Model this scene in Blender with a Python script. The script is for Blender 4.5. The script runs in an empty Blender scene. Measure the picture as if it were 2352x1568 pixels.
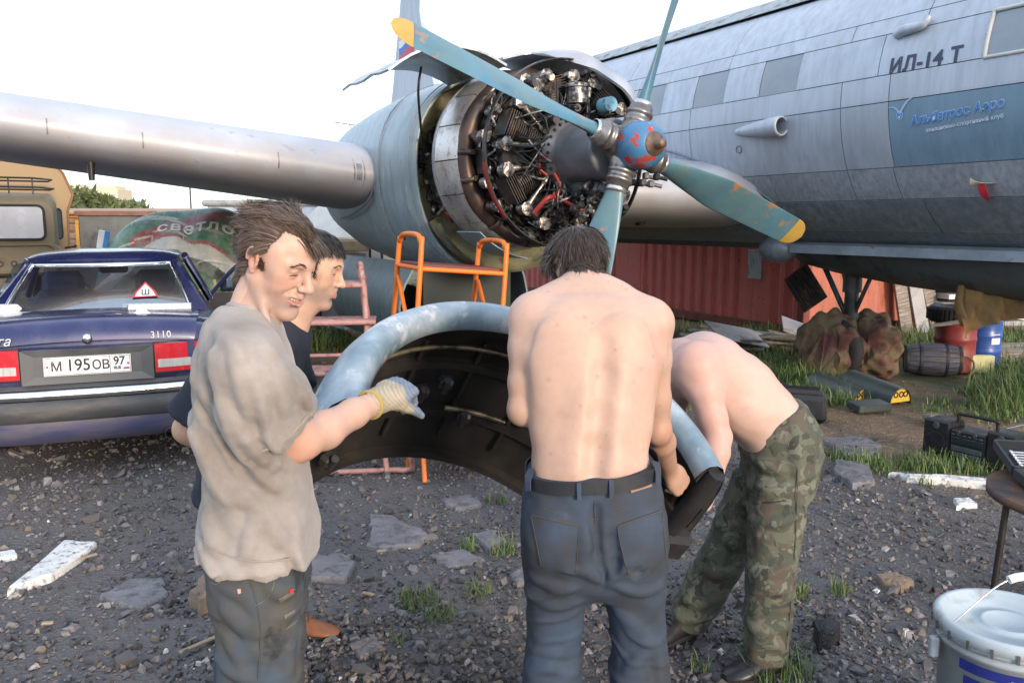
import bpy, bmesh, math, random
import numpy as np
from math import sin, cos, pi, radians, atan2, sqrt
from mathutils import Vector, Matrix
from mathutils.bvhtree import BVHTree

scene = bpy.context.scene
COL = scene.collection

# ---------------------------------------------------------------- camera
CAM_H = 1.72
PITCH = math.atan(276.0 / 1898.0)
cam_data = bpy.data.cameras.new('camera')
cam_data.sensor_width = 36.0
cam_data.lens = 36.0 * 1898.0 / 2352.0
cam_data.clip_start = 0.05
cam_data.clip_end = 3000.0
cam = bpy.data.objects.new('camera', cam_data)
COL.objects.link(cam)
cam.location = (0, 0, CAM_H)
cam.rotation_euler = (pi / 2 - PITCH, 0, 0)
scene.camera = cam

# ---------------------------------------------------------------- sky, sun, exposure
SUN_EL, SUN_AZ = radians(11.0), radians(150.0)     # azimuth measured clockwise from +Y
world = bpy.data.worlds.new('World')
scene.world = world
world.use_nodes = True
wn, wl = world.node_tree.nodes, world.node_tree.links
bg = wn['Background']
sky = wn.new('ShaderNodeTexSky')
sky.sky_type = 'NISHITA'
sky.sun_disc = False
sky.sun_elevation = SUN_EL
sky.sun_rotation = SUN_AZ
sky.altitude = 150
sky.air_density = 1.0
sky.dust_density = 1.0
sky.ozone_density = 1.5
veil = wn.new('ShaderNodeMix')                    # thin evening cloud veil: the same pale tone all round
veil.data_type = 'RGBA'
veil.inputs[0].default_value = 0.62
veil.inputs[7].default_value = (6.2, 6.9, 8.1, 1.0)
wl.new(sky.outputs['Color'], veil.inputs[6])
wl.new(veil.outputs[2], bg.inputs['Color'])
bg.inputs['Strength'].default_value = 0.12
sun_data = bpy.data.lights.new('sun', 'SUN')
sun_data.energy = 1.6
sun_data.angle = radians(11)
sun_data.color = (1.0, 0.80, 0.62)
sun = bpy.data.objects.new('sun', sun_data)
COL.objects.link(sun)
sdir = Vector((sin(SUN_AZ) * cos(SUN_EL), cos(SUN_AZ) * cos(SUN_EL), sin(SUN_EL)))
sun.rotation_euler = sdir.to_track_quat('Z', 'Y').to_euler()
scene.view_settings.view_transform = 'Standard'
scene.view_settings.look = 'None'
scene.view_settings.gamma = 1.0
scene.view_settings.exposure = 1.3
scene.view_settings.use_curve_mapping = False
scene.render.engine = 'CYCLES'
scene.cycles.max_bounces = 5
scene.cycles.transparent_max_bounces = 8
scene.cycles.use_denoising = True
scene.cycles.caustics_reflective = False
scene.cycles.caustics_refractive = False

# ---------------------------------------------------------------- layout rays (used to read positions off the ground plan)
def ray(u, v):
    a = (u - 1176.0) / 1898.0; b = -(v - 784.0) / 1898.0
    return np.array([a, cos(PITCH) + b * sin(PITCH), -sin(PITCH) + b * cos(PITCH)])
def at(u, v, Y):
    r = ray(u, v); return Vector(r * (Y / r[1])) + Vector((0, 0, CAM_H))
def gr(u, v, z=0.0):
    r = ray(u, v); return Vector(r * ((z - CAM_H) / r[2])) + Vector((0, 0, CAM_H))

# ---------------------------------------------------------------- object helpers
def tag(o, label=None, cat=None, group=None, kind=None):
    if label: o['label'] = label
    if cat: o['category'] = cat
    if group: o['group'] = group
    if kind: o['kind'] = kind
    return o
def thing(name, label, cat, loc=(0, 0, 0), rz=0.0, group=None, rot=None):
    o = bpy.data.objects.new(name, None)
    COL.objects.link(o)
    o.empty_display_size = 0.1
    o.location = loc
    o.rotation_euler = rot if rot is not None else (0, 0, rz)
    return tag(o, label, cat, group)
def link(name, me, mat, parent=None):
    o = bpy.data.objects.new(name, me)
    COL.objects.link(o)
    if mat is not None:
        if isinstance(mat, (list, tuple)):
            for m in mat: me.materials.append(m)
        elif len(me.materials) == 0:
            me.materials.append(mat)
    if parent is not None: o.parent = parent
    return o
def clone(o, parent=None):
    c = o.copy(); COL.objects.link(c)
    if parent is not None: c.parent = parent
    for ch in list(o.children): clone(ch, c)
    return c

class MB:
    """collects shapes into one mesh"""
    def __init__(s):
        s.v = []; s.f = []; s.sm = []; s.n = 0
    def add(s, verts, faces, smooth=False):
        b = s.n
        for p in verts: s.v.append((float(p[0]), float(p[1]), float(p[2])))
        s.n += len(verts)
        for f in faces: s.f.append(tuple(b + i for i in f)); s.sm.append(smooth)
        return s
    def box(s, c, size, rot=None, bevel=0.0, taper=1.0):
        hx, hy, hz = size[0] / 2, size[1] / 2, size[2] / 2
        R = rot if rot is not None else Matrix.Identity(3)
        c = Vector(c)
        if bevel <= 0:
            P = [Vector((x * (taper if z > 0 else 1), y * (taper if z > 0 else 1), z)) for z in (-hz, hz) for x, y in ((-hx, -hy), (hx, -hy), (hx, hy), (-hx, hy))]
            F = [(3, 2, 1, 0), (4, 5, 6, 7), (0, 1, 5, 4), (1, 2, 6, 5), (2, 3, 7, 6), (3, 0, 4, 7)]
            return s.add([c + R @ p for p in P], F)
        bv = min(bevel, hx * .99, hy * .99, hz * .99)
        ring = []
        for z, d in ((-hz, bv), (-hz + bv, 0), (hz - bv, 0), (hz, bv)):
            t = taper if z > 0 else 1
            x, y = (hx - d) * t, (hy - d) * t
            q = bv if d == 0 else 0.0
            pts = [(-x + q, -y), (x - q, -y), (x, -y + q), (x, y - q), (x - q, y), (-x + q, y), (-x, y - q), (-x, -y + q)]
            ring.append([c + R @ Vector((a, b, z)) for a, b in pts])
        return s.loft(ring, closed=True, caps=True, smooth=False)
    def loft(s, rings, closed=True, caps=False, smooth=True):
        n = len(rings[0]); V = [p for r in rings for p in r]; F = []
        for i in range(len(rings) - 1):
            for j in range(n if closed else n - 1):
                k = (j + 1) % n
                F.append((i * n + j, i * n + k, (i + 1) * n + k, (i + 1) * n + j))
        s.add(V, F, smooth)
        if caps:
            s.add(list(rings[0]), [tuple(reversed(range(n)))]); s.add(list(rings[-1]), [tuple(range(n))])
        return s
    def lathe(s, prof, c=(0, 0, 0), axis=(0, 0, 1), n=24, a0=0, a1=2 * pi, caps=False, smooth=True, up=None):
        """prof: list of (radius, height along axis)"""
        ax = Vector(axis).normalized(); R = frame(ax, up); c = Vector(c)
        full = abs(a1 - a0 - 2 * pi) < 1e-4; m = n if full else n + 1
        rings = [[c + R @ Vector((r * cos(a0 + (a1 - a0) * j / n), r * sin(a0 + (a1 - a0) * j / n), h)) for j in range(m)] for r, h in prof]
        return s.loft(rings, closed=full, caps=caps, smooth=smooth)
    def cyl(s, a, b, r, r2=None, n=12, caps=True, smooth=True):
        a, b = Vector(a), Vector(b); d = b - a
        return s.lathe([(r, 0), (r if r2 is None else r2, d.length)], a, d, n, caps=caps, smooth=smooth)
    def tube(s, pts, r, n=8, caps=True, smooth=True, flat=1.0, closed=False):
        """swept tube; r a number or one per point"""
        P = [Vector(p) for p in pts]; m = len(P); rings = []; prev = None
        for i, p in enumerate(P):
            if closed: t = P[(i + 1) % m] - P[i - 1]
            else: t = P[min(i + 1, m - 1)] - P[max(i - 1, 0)]
            t = t.normalized() if t.length > 1e-9 else Vector((0, 0, 1))
            if prev is None: R = frame(t); u = R @ Vector((1, 0, 0))
            else: u = (prev - t * prev.dot(t)); u = u.normalized() if u.length > 1e-6 else frame(t) @ Vector((1, 0, 0))
            prev = u; w = t.cross(u); rr = r[i] if hasattr(r, '__len__') else r
            rings.append([p + u * (rr * cos(2 * pi * k / n)) + w * (rr * flat * sin(2 * pi * k / n)) for k in range(n)])
        if closed: rings.append(rings[0]); caps = False
        return s.loft(rings, closed=True, caps=caps, smooth=smooth)
    def sphere(s, c, r, n=14, m=9, R=None):
        c = Vector(c); r = (r, r, r) if not hasattr(r, '__len__') else r; rings = []
        for i in range(m + 1):
            t = -pi / 2 + pi * i / m; q = max(cos(t), 1e-3)
            ring = [Vector((r[0] * q * cos(2 * pi * k / n), r[1] * q * sin(2 * pi * k / n), r[2] * sin(t))) for k in range(n)]
            rings.append([c + (R @ p if R is not None else p) for p in ring])
        return s.loft(rings, caps=True)
    def prism(s, poly, z0, z1, M=None, smooth=False):
        """poly in xy, extruded from z0 to z1, then placed by matrix M"""
        M = M or Matrix.Identity(4); n = len(poly)
        V = [M @ Vector((x, y, z0)) for x, y in poly] + [M @ Vector((x, y, z1)) for x, y in poly]
        F = [tuple(reversed(range(n))), tuple(range(n, 2 * n))]
        s.add(V, F, False)
        b = s.n - 2 * n
        for i in range(n):
            k = (i + 1) % n; s.f.append((b + i, b + k, b + n + k, b + n + i)); s.sm.append(smooth)
        return s
    def grid(s, P, smooth=True, thick=None):
        """P: 2-d list of points; thick: vector or number (offset along normal) for a closed sheet"""
        h, w = len(P), len(P[0])
        if thick is None:
            F = [(i * w + j, i * w + j + 1, (i + 1) * w + j + 1, (i + 1) * w + j) for i in range(h - 1) for j in range(w - 1)]
            return s.add([p for r in P for p in r], F, smooth)
        A = np.array([[tuple(p) for p in r] for r in P], float)
        du = np.gradient(A, axis=1); dv = np.gradient(A, axis=0)
        N = np.cross(du, dv); N /= np.linalg.norm(N, axis=2, keepdims=True) + 1e-12
        B = A - N * thick
        V = list(A.reshape(-1, 3)) + list(B.reshape(-1, 3)); o = h * w; F = []
        for i in range(h - 1):
            for j in range(w - 1):
                a, b, c, d = i * w + j, i * w + j + 1, (i + 1) * w + j + 1, (i + 1) * w + j
                F.append((a, b, c, d)); F.append((o + d, o + c, o + b, o + a))
        s.add(V, F, smooth); E = []
        for j in range(w - 1): E.append((j, j + 1)); E.append(((h - 1) * w + j + 1, (h - 1) * w + j))
        for i in range(h - 1): E.append(((i + 1) * w, i * w)); E.append((i * w + w - 1, (i + 1) * w + w - 1))
        for a, b in E: s.add([V[b], V[a], V[o + a], V[o + b]], [(0, 1, 2, 3)])
        return s
    def mesh(s, name='mesh', fixn=False):
        me = bpy.data.meshes.new(name)
        me.from_pydata(s.v, [], s.f)
        me.polygons.foreach_set('use_smooth', s.sm)
        me.update()
        return me
    def build(s, name, mat, parent=None, loc=None):
        o = link(name, s.mesh(name), mat, parent)
        if loc is not None: o.location = loc
        return o

def frame(t, up=None):
    t = Vector(t).normalized()
    a = Vector(up) if up is not None else (Vector((0, 0, 1)) if abs(t.z) < 0.9 else Vector((1, 0, 0)))
    if up is not None: x = (a - t * a.dot(t)).normalized(); y = t.cross(x)
    else: x = a.cross(t).normalized(); y = t.cross(x)
    return Matrix((x, y, t)).transposed()
def rotz(a): return Matrix.Rotation(a, 3, 'Z')
def rotx(a): return Matrix.Rotation(a, 3, 'X')
def roty(a): return Matrix.Rotation(a, 3, 'Y')
def lerp(a, b, t): return a + (b - a) * t
def smoothpath(pts, n=6):
    """Catmull-Rom through the points"""
    P = [Vector(p) for p in pts]; out = []
    for i in range(len(P) - 1):
        p0, p1, p2, p3 = P[max(i - 1, 0)], P[i], P[i + 1], P[min(i + 2, len(P) - 1)]
        for k in range(n):
            t = k / n
            out.append(0.5 * ((2 * p1) + (p2 - p0) * t + (2 * p0 - 5 * p1 + 4 * p2 - p3) * t * t + (3 * p1 - p0 - 3 * p2 + p3) * t ** 3))
    out.append(P[-1]); return out
def rrect(w, h, r, n=4):
    pts = []
    for cx, cy, a in ((w / 2 - r, h / 2 - r, 0), (-w / 2 + r, h / 2 - r, pi / 2), (-w / 2 + r, -h / 2 + r, pi), (w / 2 - r, -h / 2 + r, 1.5 * pi)):
        for k in range(n + 1): pts.append((cx + r * cos(a + pi / 2 * k / n), cy + r * sin(a + pi / 2 * k / n)))
    return pts
def text_mesh(txt, size, extrude=0.0, fn=None, bold=0.0, shear=0.0, sub=0, align='LEFT', spacing=1.0):
    """flat lettering as a mesh in the xy plane; fn maps each (x, y, z) to a place in the scene"""
    cu = bpy.data.curves.new('lettering', 'FONT'); cu.body = txt; cu.size = size; cu.extrude = extrude; cu.offset = bold; cu.shear = shear
    cu.align_x = align; cu.resolution_u = 4; cu.space_character = spacing
    o = bpy.data.objects.new('lettering', cu); COL.objects.link(o)
    dg = bpy.context.evaluated_depsgraph_get(); me = bpy.data.meshes.new_from_object(o.evaluated_get(dg))
    bpy.data.objects.remove(o)
    bm = bmesh.new(); bm.from_mesh(me)
    for _ in range(sub): bmesh.ops.subdivide_edges(bm, edges=[e for e in bm.edges if e.calc_length() > size * .25], cuts=1); bmesh.ops.triangulate(bm, faces=bm.faces)
    if fn:
        for v in bm.verts: v.co = Vector(fn(v.co.x, v.co.y, v.co.z))
    bm.to_mesh(me); bm.free(); me.materials.clear()
    return me

# ---------------------------------------------------------------- material helpers
MATS = {}
def sock(n, *names):
    for k in names:
        if k in n.inputs: return n.inputs[k]
def mat(name, col, rough=0.6, metal=0.0, var=0.12, scale=6.0, col2=None, amt2=0.4, scale2=3.0, edge2=0.06, bump=0.0, bscale=60.0, spec=0.5,
        coat=0.0, sss=0.0, trans=0.0, alpha=1.0, stretch=(1, 1, 1), col3=None, amt3=0.3, scale3=12.0, rvar=0.1, vcol=None, ior=1.45, sheen=0.0, stretch2=None, emit=0):
    m = bpy.data.materials.new(name); m.use_nodes = True
    N, L = m.node_tree.nodes, m.node_tree.links; b = N['Principled BSDF']
    tc = N.new('ShaderNodeTexCoord'); mp = N.new('ShaderNodeMapping'); mp.inputs['Scale'].default_value = stretch
    L.new(tc.outputs['Object'], mp.inputs['Vector'])
    def noise(sc, det=5, st=None):
        n = N.new('ShaderNodeTexNoise'); n.inputs['Scale'].default_value = sc; n.inputs['Detail'].default_value = det; n.inputs['Roughness'].default_value = .62
        if st is not None:
            q = N.new('ShaderNodeMapping'); q.inputs['Scale'].default_value = st; L.new(tc.outputs['Object'], q.inputs['Vector']); L.new(q.outputs[0], n.inputs['Vector'])
        else: L.new(mp.outputs['Vector'], n.inputs['Vector'])
        return n.outputs['Fac']
    def mix(fac, a, c, mode='MIX'):
        x = N.new('ShaderNodeMix'); x.data_type = 'RGBA'; x.blend_type = mode
        for k, s_ in ((0, fac), (6, a), (7, c)):
            if hasattr(s_, 'is_output'): L.new(s_, x.inputs[k])
            elif k == 0: x.inputs[k].default_value = s_
            else: x.inputs[k].default_value = (*s_[:3], 1)
        return x.outputs[2]
    def step(f, lo, hi):
        r = N.new('ShaderNodeMapRange'); r.inputs['From Min'].default_value = lo; r.inputs['From Max'].default_value = hi; L.new(f, r.inputs['Value']); return r.outputs[0]
    base = col
    if vcol:
        a = N.new('ShaderNodeAttribute'); a.attribute_name = vcol; base = a.outputs['Color']
    f1 = step(noise(scale), .3, .7)
    if vcol:
        lo = mix(1.0, base, (1 - var,) * 3, 'MULTIPLY'); hi = mix(1.0, base, (1 + var,) * 3, 'MULTIPLY')
    else:
        lo = tuple(c * (1 - var) for c in col); hi = tuple(min(1, c * (1 + var)) for c in col)
    c = mix(f1, lo, hi)
    if col2 is not None:
        t = .5 + (.5 - amt2) * .45
        c = mix(step(noise(scale2, 8, stretch2), t - edge2, t + edge2), c, col2)
    if col3 is not None:
        t = .5 + (.5 - amt3) * .45
        c = mix(step(noise(scale3, 8), t - .03, t + .03), c, col3)
    L.new(c, b.inputs['Base Color'])
    rr = N.new('ShaderNodeMapRange'); rr.inputs['To Min'].default_value = max(0, rough - rvar); rr.inputs['To Max'].default_value = min(1, rough + rvar)
    L.new(f1, rr.inputs['Value']); L.new(rr.outputs[0], b.inputs['Roughness'])
    b.inputs['Metallic'].default_value = metal
    sock(b, 'Specular IOR Level', 'Specular').default_value = spec
    b.inputs['IOR'].default_value = ior
    if coat: sock(b, 'Coat Weight', 'Clearcoat').default_value = coat; sock(b, 'Coat Roughness').default_value = .08
    if sss:
        sock(b, 'Subsurface Weight').default_value = sss; sock(b, 'Subsurface Radius').default_value = (1.0, .35, .2); sock(b, 'Subsurface Scale').default_value = .012
    if sheen: sock(b, 'Sheen Weight').default_value = sheen
    if trans: sock(b, 'Transmission Weight').default_value = trans
    if alpha < 1: b.inputs['Alpha'].default_value = alpha
    if bump:
        bn = N.new('ShaderNodeBump'); bn.inputs['Strength'].default_value = min(1, bump); bn.inputs['Distance'].default_value = .01 * max(1, bump)
        L.new(noise(bscale, 4), bn.inputs['Height']); L.new(bn.outputs['Normal'], b.inputs['Normal'])
    MATS[name] = m
    return m
def glass(name, tint=(.8, .85, .9), rough=.03, alpha=.35):
    """thin tinted pane: reflective, partly see-through"""
    m = bpy.data.materials.new(name); m.use_nodes = True; N, L = m.node_tree.nodes, m.node_tree.links
    out = N['Material Output']; N.remove(N['Principled BSDF'])
    tr = N.new('ShaderNodeBsdfTransparent'); tr.inputs['Color'].default_value = (*tint, 1)
    gl = N.new('ShaderNodeBsdfGlossy'); gl.inputs['Roughness'].default_value = rough; gl.inputs['Color'].default_value = (.9, .93, .96, 1)
    lw = N.new('ShaderNodeLayerWeight'); lw.inputs['Blend'].default_value = .25
    mr = N.new('ShaderNodeMapRange'); mr.inputs['To Min'].default_value = alpha * .6; mr.inputs['To Max'].default_value = 1.0; L.new(lw.outputs['Fresnel'], mr.inputs['Value'])
    mx = N.new('ShaderNodeMixShader'); L.new(mr.outputs[0], mx.inputs[0]); L.new(tr.outputs[0], mx.inputs[1]); L.new(gl.outputs[0], mx.inputs[2]); L.new(mx.outputs[0], out.inputs['Surface'])
    return m
def vcolors(me, cols, name='col'):
    """cols: per-vertex rgb array"""
    a = me.color_attributes.new(name, 'FLOAT_COLOR', 'POINT')
    c = np.ones((len(me.vertices), 4), np.float32); c[:, :3] = cols
    a.data.foreach_set('color', c.ravel())
rnd = random.Random(7)
rng = np.random.default_rng(7)
# ================================================================ ground
def ground_mat():
    m = bpy.data.materials.new('ground'); m.use_nodes = True; N, L = m.node_tree.nodes, m.node_tree.links; b = N['Principled BSDF']
    geo = N.new('ShaderNodeNewGeometry'); sep = N.new('ShaderNodeSeparateXYZ'); L.new(geo.outputs['Position'], sep.inputs[0])
    def nz(sc, det=6, ro=.6):
        n = N.new('ShaderNodeTexNoise'); n.inputs['Scale'].default_value = sc; n.inputs['Detail'].default_value = det; n.inputs['Roughness'].default_value = ro
        L.new(geo.outputs['Position'], n.inputs['Vector']); return n.outputs['Fac']
    def mth(op, a, c, d=None):
        x = N.new('ShaderNodeMath'); x.operation = op
        for k, s_ in enumerate((a, c, d)):
            if s_ is None: continue
            if hasattr(s_, 'is_output'): L.new(s_, x.inputs[k])
            else: x.inputs[k].default_value = s_
        return x.outputs[0]
    def rmp(f, lo, hi):
        r = N.new('ShaderNodeMapRange'); r.inputs['From Min'].default_value = lo; r.inputs['From Max'].default_value = hi; L.new(f, r.inputs['Value']); return r.outputs[0]
    def mix(fac, a, c):
        x = N.new('ShaderNodeMix'); x.data_type = 'RGBA'
        for k, s_ in ((0, fac), (6, a), (7, c)):
            if hasattr(s_, 'is_output'): L.new(s_, x.inputs[k])
            elif k == 0: x.inputs[k].default_value = s_
            else: x.inputs[k].default_value = (*s_, 1)
        return x.outputs[2]
    vor = N.new('ShaderNodeTexVoronoi'); vor.inputs['Scale'].default_value = 55; L.new(geo.outputs['Position'], vor.inputs['Vector'])
    asp = mix(rmp(nz(1.1), .35, .65), (.062, .056, .056), (.105, .096, .092))
    asp = mix(rmp(nz(.5, 3), .5, .62), asp, (.105, .088, .072))
    asp = mix(mth('MULTIPLY', rmp(vor.outputs['Distance'], .0, .5), .45), asp, (.14, .135, .14))
    soil = mix(rmp(nz(2.2), .35, .65), (.13, .085, .055), (.22, .155, .10))
    soil = mix(rmp(nz(18), .52, .62), soil, (.26, .20, .13))
    grassy = mix(rmp(nz(4), .4, .6), (.055, .075, .025), (.10, .10, .045))
    # soil takes over beyond a ragged line running from mid right to the back left
    s_ = mth('ADD', mth('MULTIPLY', sep.outputs['X'], .78), mth('MULTIPLY', sep.outputs['Y'], .62))
    left = mth('MULTIPLY', mth('MINIMUM', mth('ADD', sep.outputs['X'], 0.0), 0.0), -0.55)
    s_ = mth('ADD', mth('ADD', s_, left), mth('MULTIPLY', mth('SUBTRACT', nz(.9), .5), 2.2))
    c = mix(rmp(s_, 5.35, 5.75), asp, soil)
    gmask = mth('MULTIPLY', rmp(s_, 6.6, 8.2), rmp(nz(.8, 3), .42, .56))
    c = mix(gmask, c, grassy)
    L.new(c, b.inputs['Base Color']); b.inputs['Roughness'].default_value = .9
    bn = N.new('ShaderNodeBump'); bn.inputs['Strength'].default_value = .9; bn.inputs['Distance'].default_value = .012
    L.new(mth('ADD', vor.outputs['Distance'], mth('MULTIPLY', nz(25), .9)), bn.inputs['Height']); L.new(bn.outputs['Normal'], b.inputs['Normal'])
    return m
def hnoise(x, y):
    return .012 * np.sin(1.7 * x + .6 * np.sin(1.1 * y)) * np.sin(1.3 * y + .9) + .006 * np.sin(4.3 * x + 1.1) * np.sin(3.7 * y)
tt = np.linspace(-1, 1, 161)
gx = 900 * np.sinh(5.6 * tt) / np.sinh(5.6); gy = 6 + 900 * np.sinh(5.6 * tt) / np.sinh(5.6)
GX, GY = np.meshgrid(gx, gy); GZ = hnoise(GX, GY) * np.exp(-((GX ** 2 + (GY - 6) ** 2) / 400)) - .006
gverts = np.stack([GX, GY, GZ], -1).reshape(-1, 3)
mb = MB(); n_ = len(tt)
mb.add(gverts, [(i * n_ + j, i * n_ + j + 1, (i + 1) * n_ + j + 1, (i + 1) * n_ + j) for i in range(n_ - 1) for j in range(n_ - 1)], True)
ground = mb.build('ground', ground_mat()); tag(ground, 'dark asphalt gravel yard running into brown soil behind', 'ground', kind='structure')

# ---- loose gravel: tens of thousands of angular stones
def soil_side(x, y): return .78 * x + .62 * y + np.where(x < 0, -.55 * x, 0)
def scatter_gravel(n):
    Y = 2.0 + (11.5 - 2.0) * rng.random(n) ** 2.0
    X = (rng.random(n) - .5) * 1.42 * (Y + .5)
    s = soil_side(X, Y) + rng.normal(0, .35, n)
    keep = (s < 5.5) | (rng.random(n) < .05)
    # patchy: thinner in some places
    den = .5 + .5 * np.sin(2.1 * X + 1.3 * np.sin(1.7 * Y)) * np.sin(1.9 * Y + .7 * X)
    keep &= rng.random(n) < (.35 + .65 * den)
    X, Y = X[keep], Y[keep]; n = len(X)
    size = np.clip(rng.lognormal(math.log(.0058), .55, n), .003, .035) * np.where(rng.random(n) < .03, 1.7, 1.0)
    cube = np.array([(x, y, z) for z in (-1, 1) for x, y in ((-1, -1), (1, -1), (1, 1), (-1, 1))], float)
    V = np.repeat(cube[None], n, 0) * (1 + .45 * rng.normal(size=(n, 8, 3)).clip(-1, 1))
    V[:, 4:, :2] *= rng.uniform(.45, .9, (n, 1, 1))
    V *= (size[:, None] * rng.uniform(.6, 1.3, (n, 3)) * np.array([1, 1, .62]))[:, None, :]
    a = rng.random(n) * 2 * pi; ca, sa = np.cos(a)[:, None], np.sin(a)[:, None]
    x, y = V[..., 0] * ca - V[..., 1] * sa, V[..., 0] * sa + V[..., 1] * ca
    tl = rng.normal(0, .35, (n, 1)); z = V[..., 2] + x * tl
    P = np.stack([x + X[:, None], y + Y[:, None], z + (hnoise(X, Y) + size * .22)[:, None]], -1).reshape(-1, 3)
    F = np.array([(3, 2, 1, 0), (4, 5, 6, 7), (0, 1, 5, 4), (1, 2, 6, 5), (2, 3, 7, 6), (3, 0, 4, 7)])
    F = (F[None] + (np.arange(n) * 8)[:, None, None]).reshape(-1, 4)
    me = bpy.data.meshes.new('gravel'); me.from_pydata(P.tolist(), [], F.tolist())
    base = np.array([(.10, .098, .108), (.16, .155, .165), (.075, .072, .078), (.17, .145, .115), (.24, .235, .24), (.6, .6, .58)])
    k = rng.choice(6, n, p=[.38, .25, .225, .09, .05, .005])
    c = base[k] * np.array([1.05, 1.0, .93]) * rng.uniform(.65, 1.2, (n, 1))
    vcolors(me, np.repeat(c, 8, 0))
    return link('gravel', me, mat('gravel', (.1, .1, .1), .62, vcol='col', var=.15, scale=40, spec=.6))
gravel = scatter_gravel(78000); tag(gravel, 'loose angular dark gravel strewn over the yard', 'gravel', kind='stuff')

# ---- broken asphalt and concrete slabs lying in the gravel
M_slab = mat('asphalt_slab', (.175, .17, .18), .85, var=.25, scale=9, bump=.8, bscale=90, col2=(.10, .095, .10), amt2=.35, scale2=16)
M_white = mat('chipped_white_paint', (.62, .62, .60), .7, var=.1, scale=12, col2=(.16, .15, .15), amt2=.3, scale2=26, bump=.4, bscale=60)
M_brownst = mat('brown_stone', (.20, .15, .11), .9, var=.25, scale=14, bump=.7, bscale=50)
def slab(name, pts, h, m, seed, jag=.06):
    """pts: outline on the ground (world xy)"""
    r = random.Random(seed); P = []
    for i in range(len(pts)):
        a, b = Vector(pts[i]), Vector(pts[(i + 1) % len(pts)])
        for k in range(4):
            q = a.lerp(b, k / 4); P.append(q + Vector((r.uniform(-1, 1), r.uniform(-1, 1))) * (b - a).length * jag)
    c = sum(P, Vector((0, 0))) / len(P); s = MB(); rings = []
    for sc, z in ((1.03, -.02), (1.0, h * .6), (.95, h), (.6, h * 1.08), (.02, h * 1.1)):
        rings.append([(c.x + (p.x - c.x) * sc, c.y + (p.y - c.y) * sc, z + (r.uniform(-.15, .15) * h if sc > .1 else 0)) for p in P])
    s.loft(rings, smooth=False)
    return s.build(name, m, ground)
def G(*uv): return [tuple(gr(u, v)[:2]) for u, v in uv]
slab('asphalt_slab', G((232, 1375), (300, 1335), (375, 1335), (385, 1375), (330, 1402), (285, 1398)), .022, M_slab, 1)
slab('asphalt_slab', G((845, 1185), (900, 1188), (985, 1235), (960, 1258), (840, 1260), (850, 1220)), .02, M_slab, 2)
slab('asphalt_slab', G((712, 1290), (790, 1280), (815, 1300), (795, 1338), (715, 1340)), .03, M_slab, 3)
slab('asphalt_slab', G((1085, 1235), (1130, 1225), (1160, 1250), (1120, 1272)), .03, M_slab, 4)
slab('asphalt_slab', G((985, 1280), (1060, 1265), (1120, 1290), (1030, 1305)), .015, M_slab, 5)
slab('asphalt_slab', G((1010, 1150), (1080, 1140), (1110, 1160), (1050, 1172)), .015, M_slab, 6)
slab('asphalt_slab', G((1920, 1060), (2000, 1070), (2010, 1110), (1960, 1120), (1915, 1090)), .03, M_slab, 7)
slab('asphalt_slab', G((1890, 1015), (1975, 1005), (2030, 1030), (2000, 1055), (1930, 1050)), .035, M_slab, 8)
slab('asphalt_slab', G((2010, 1330), (2060, 1325), (2100, 1345), (2070, 1360), (2030, 1350)), .03, M_brownst, 9)
slab('asphalt_slab', G((1170, 1330), (1200, 1310), (1215, 1345), (1185, 1352)), .03, M_slab, 10)
slab('asphalt_slab', G((800, 1490), (860, 1470), (880, 1500), (830, 1520)), .03, M_slab, 11)
slab('asphalt_slab', G((2290, 1100), (2352, 1090), (2365, 1125), (2310, 1135)), .04, M_slab, 12)
slab('asphalt_slab', G((1600, 1330), (1680, 1325), (1700, 1350), (1640, 1365)), .02, M_slab, 13)
slab('brown_stone', G((440, 1395), (480, 1345), (500, 1400), (465, 1415)), .08, M_brownst, 14)
slab('oily_lump', G((1860, 1450), (1900, 1430), (1925, 1470), (1880, 1490)), .07, mat('oily_lump', (.02, .02, .02), .35, var=.4, scale=30, bump=1, bscale=60), 15, .12)
o = slab('white_slab', G((20, 1362), (150, 1250), (222, 1253), (205, 1275), (120, 1330)), .03, M_white, 16, .02)
slab('white_slab', G((-15, 1275), (35, 1268), (38, 1283), (-10, 1290)), .02, M_white, 17)
slab('white_slab', G((2080, 1096), (2200, 1100), (2305, 1112), (2290, 1122), (2180, 1110), (2085, 1104)), .03, M_white, 18, .02)
slab('white_slab', G((2190, 1150), (2225, 1148), (2245, 1160), (2200, 1168)), .02, M_white, 19)
slab('white_slab', G((2105, 1105), (2040, 1092), (2050, 1088), (2110, 1098)), .02, M_white, 20)
M_chip = mat('pale_wood_chip', (.30, .23, .16), .8, var=.2, scale=20)
for u, v, a, l in ((876, 1273, .3, .06), (846, 1372, -.4, .08), (205, 1285, .8, .1), (520, 1490, 1.1, .14), (455, 1490, .9, .2), (2085, 1410, .7, .05), (110, 1440, .2, .06), (560, 1330, .5, .06)):
    p = gr(u, v); s = MB(); s.box((p.x, p.y, .02), (l * .8, .018, .010), rotz(a) @ rotx(.15), .003); s.build('wood_chip', M_chip, ground)

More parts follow.
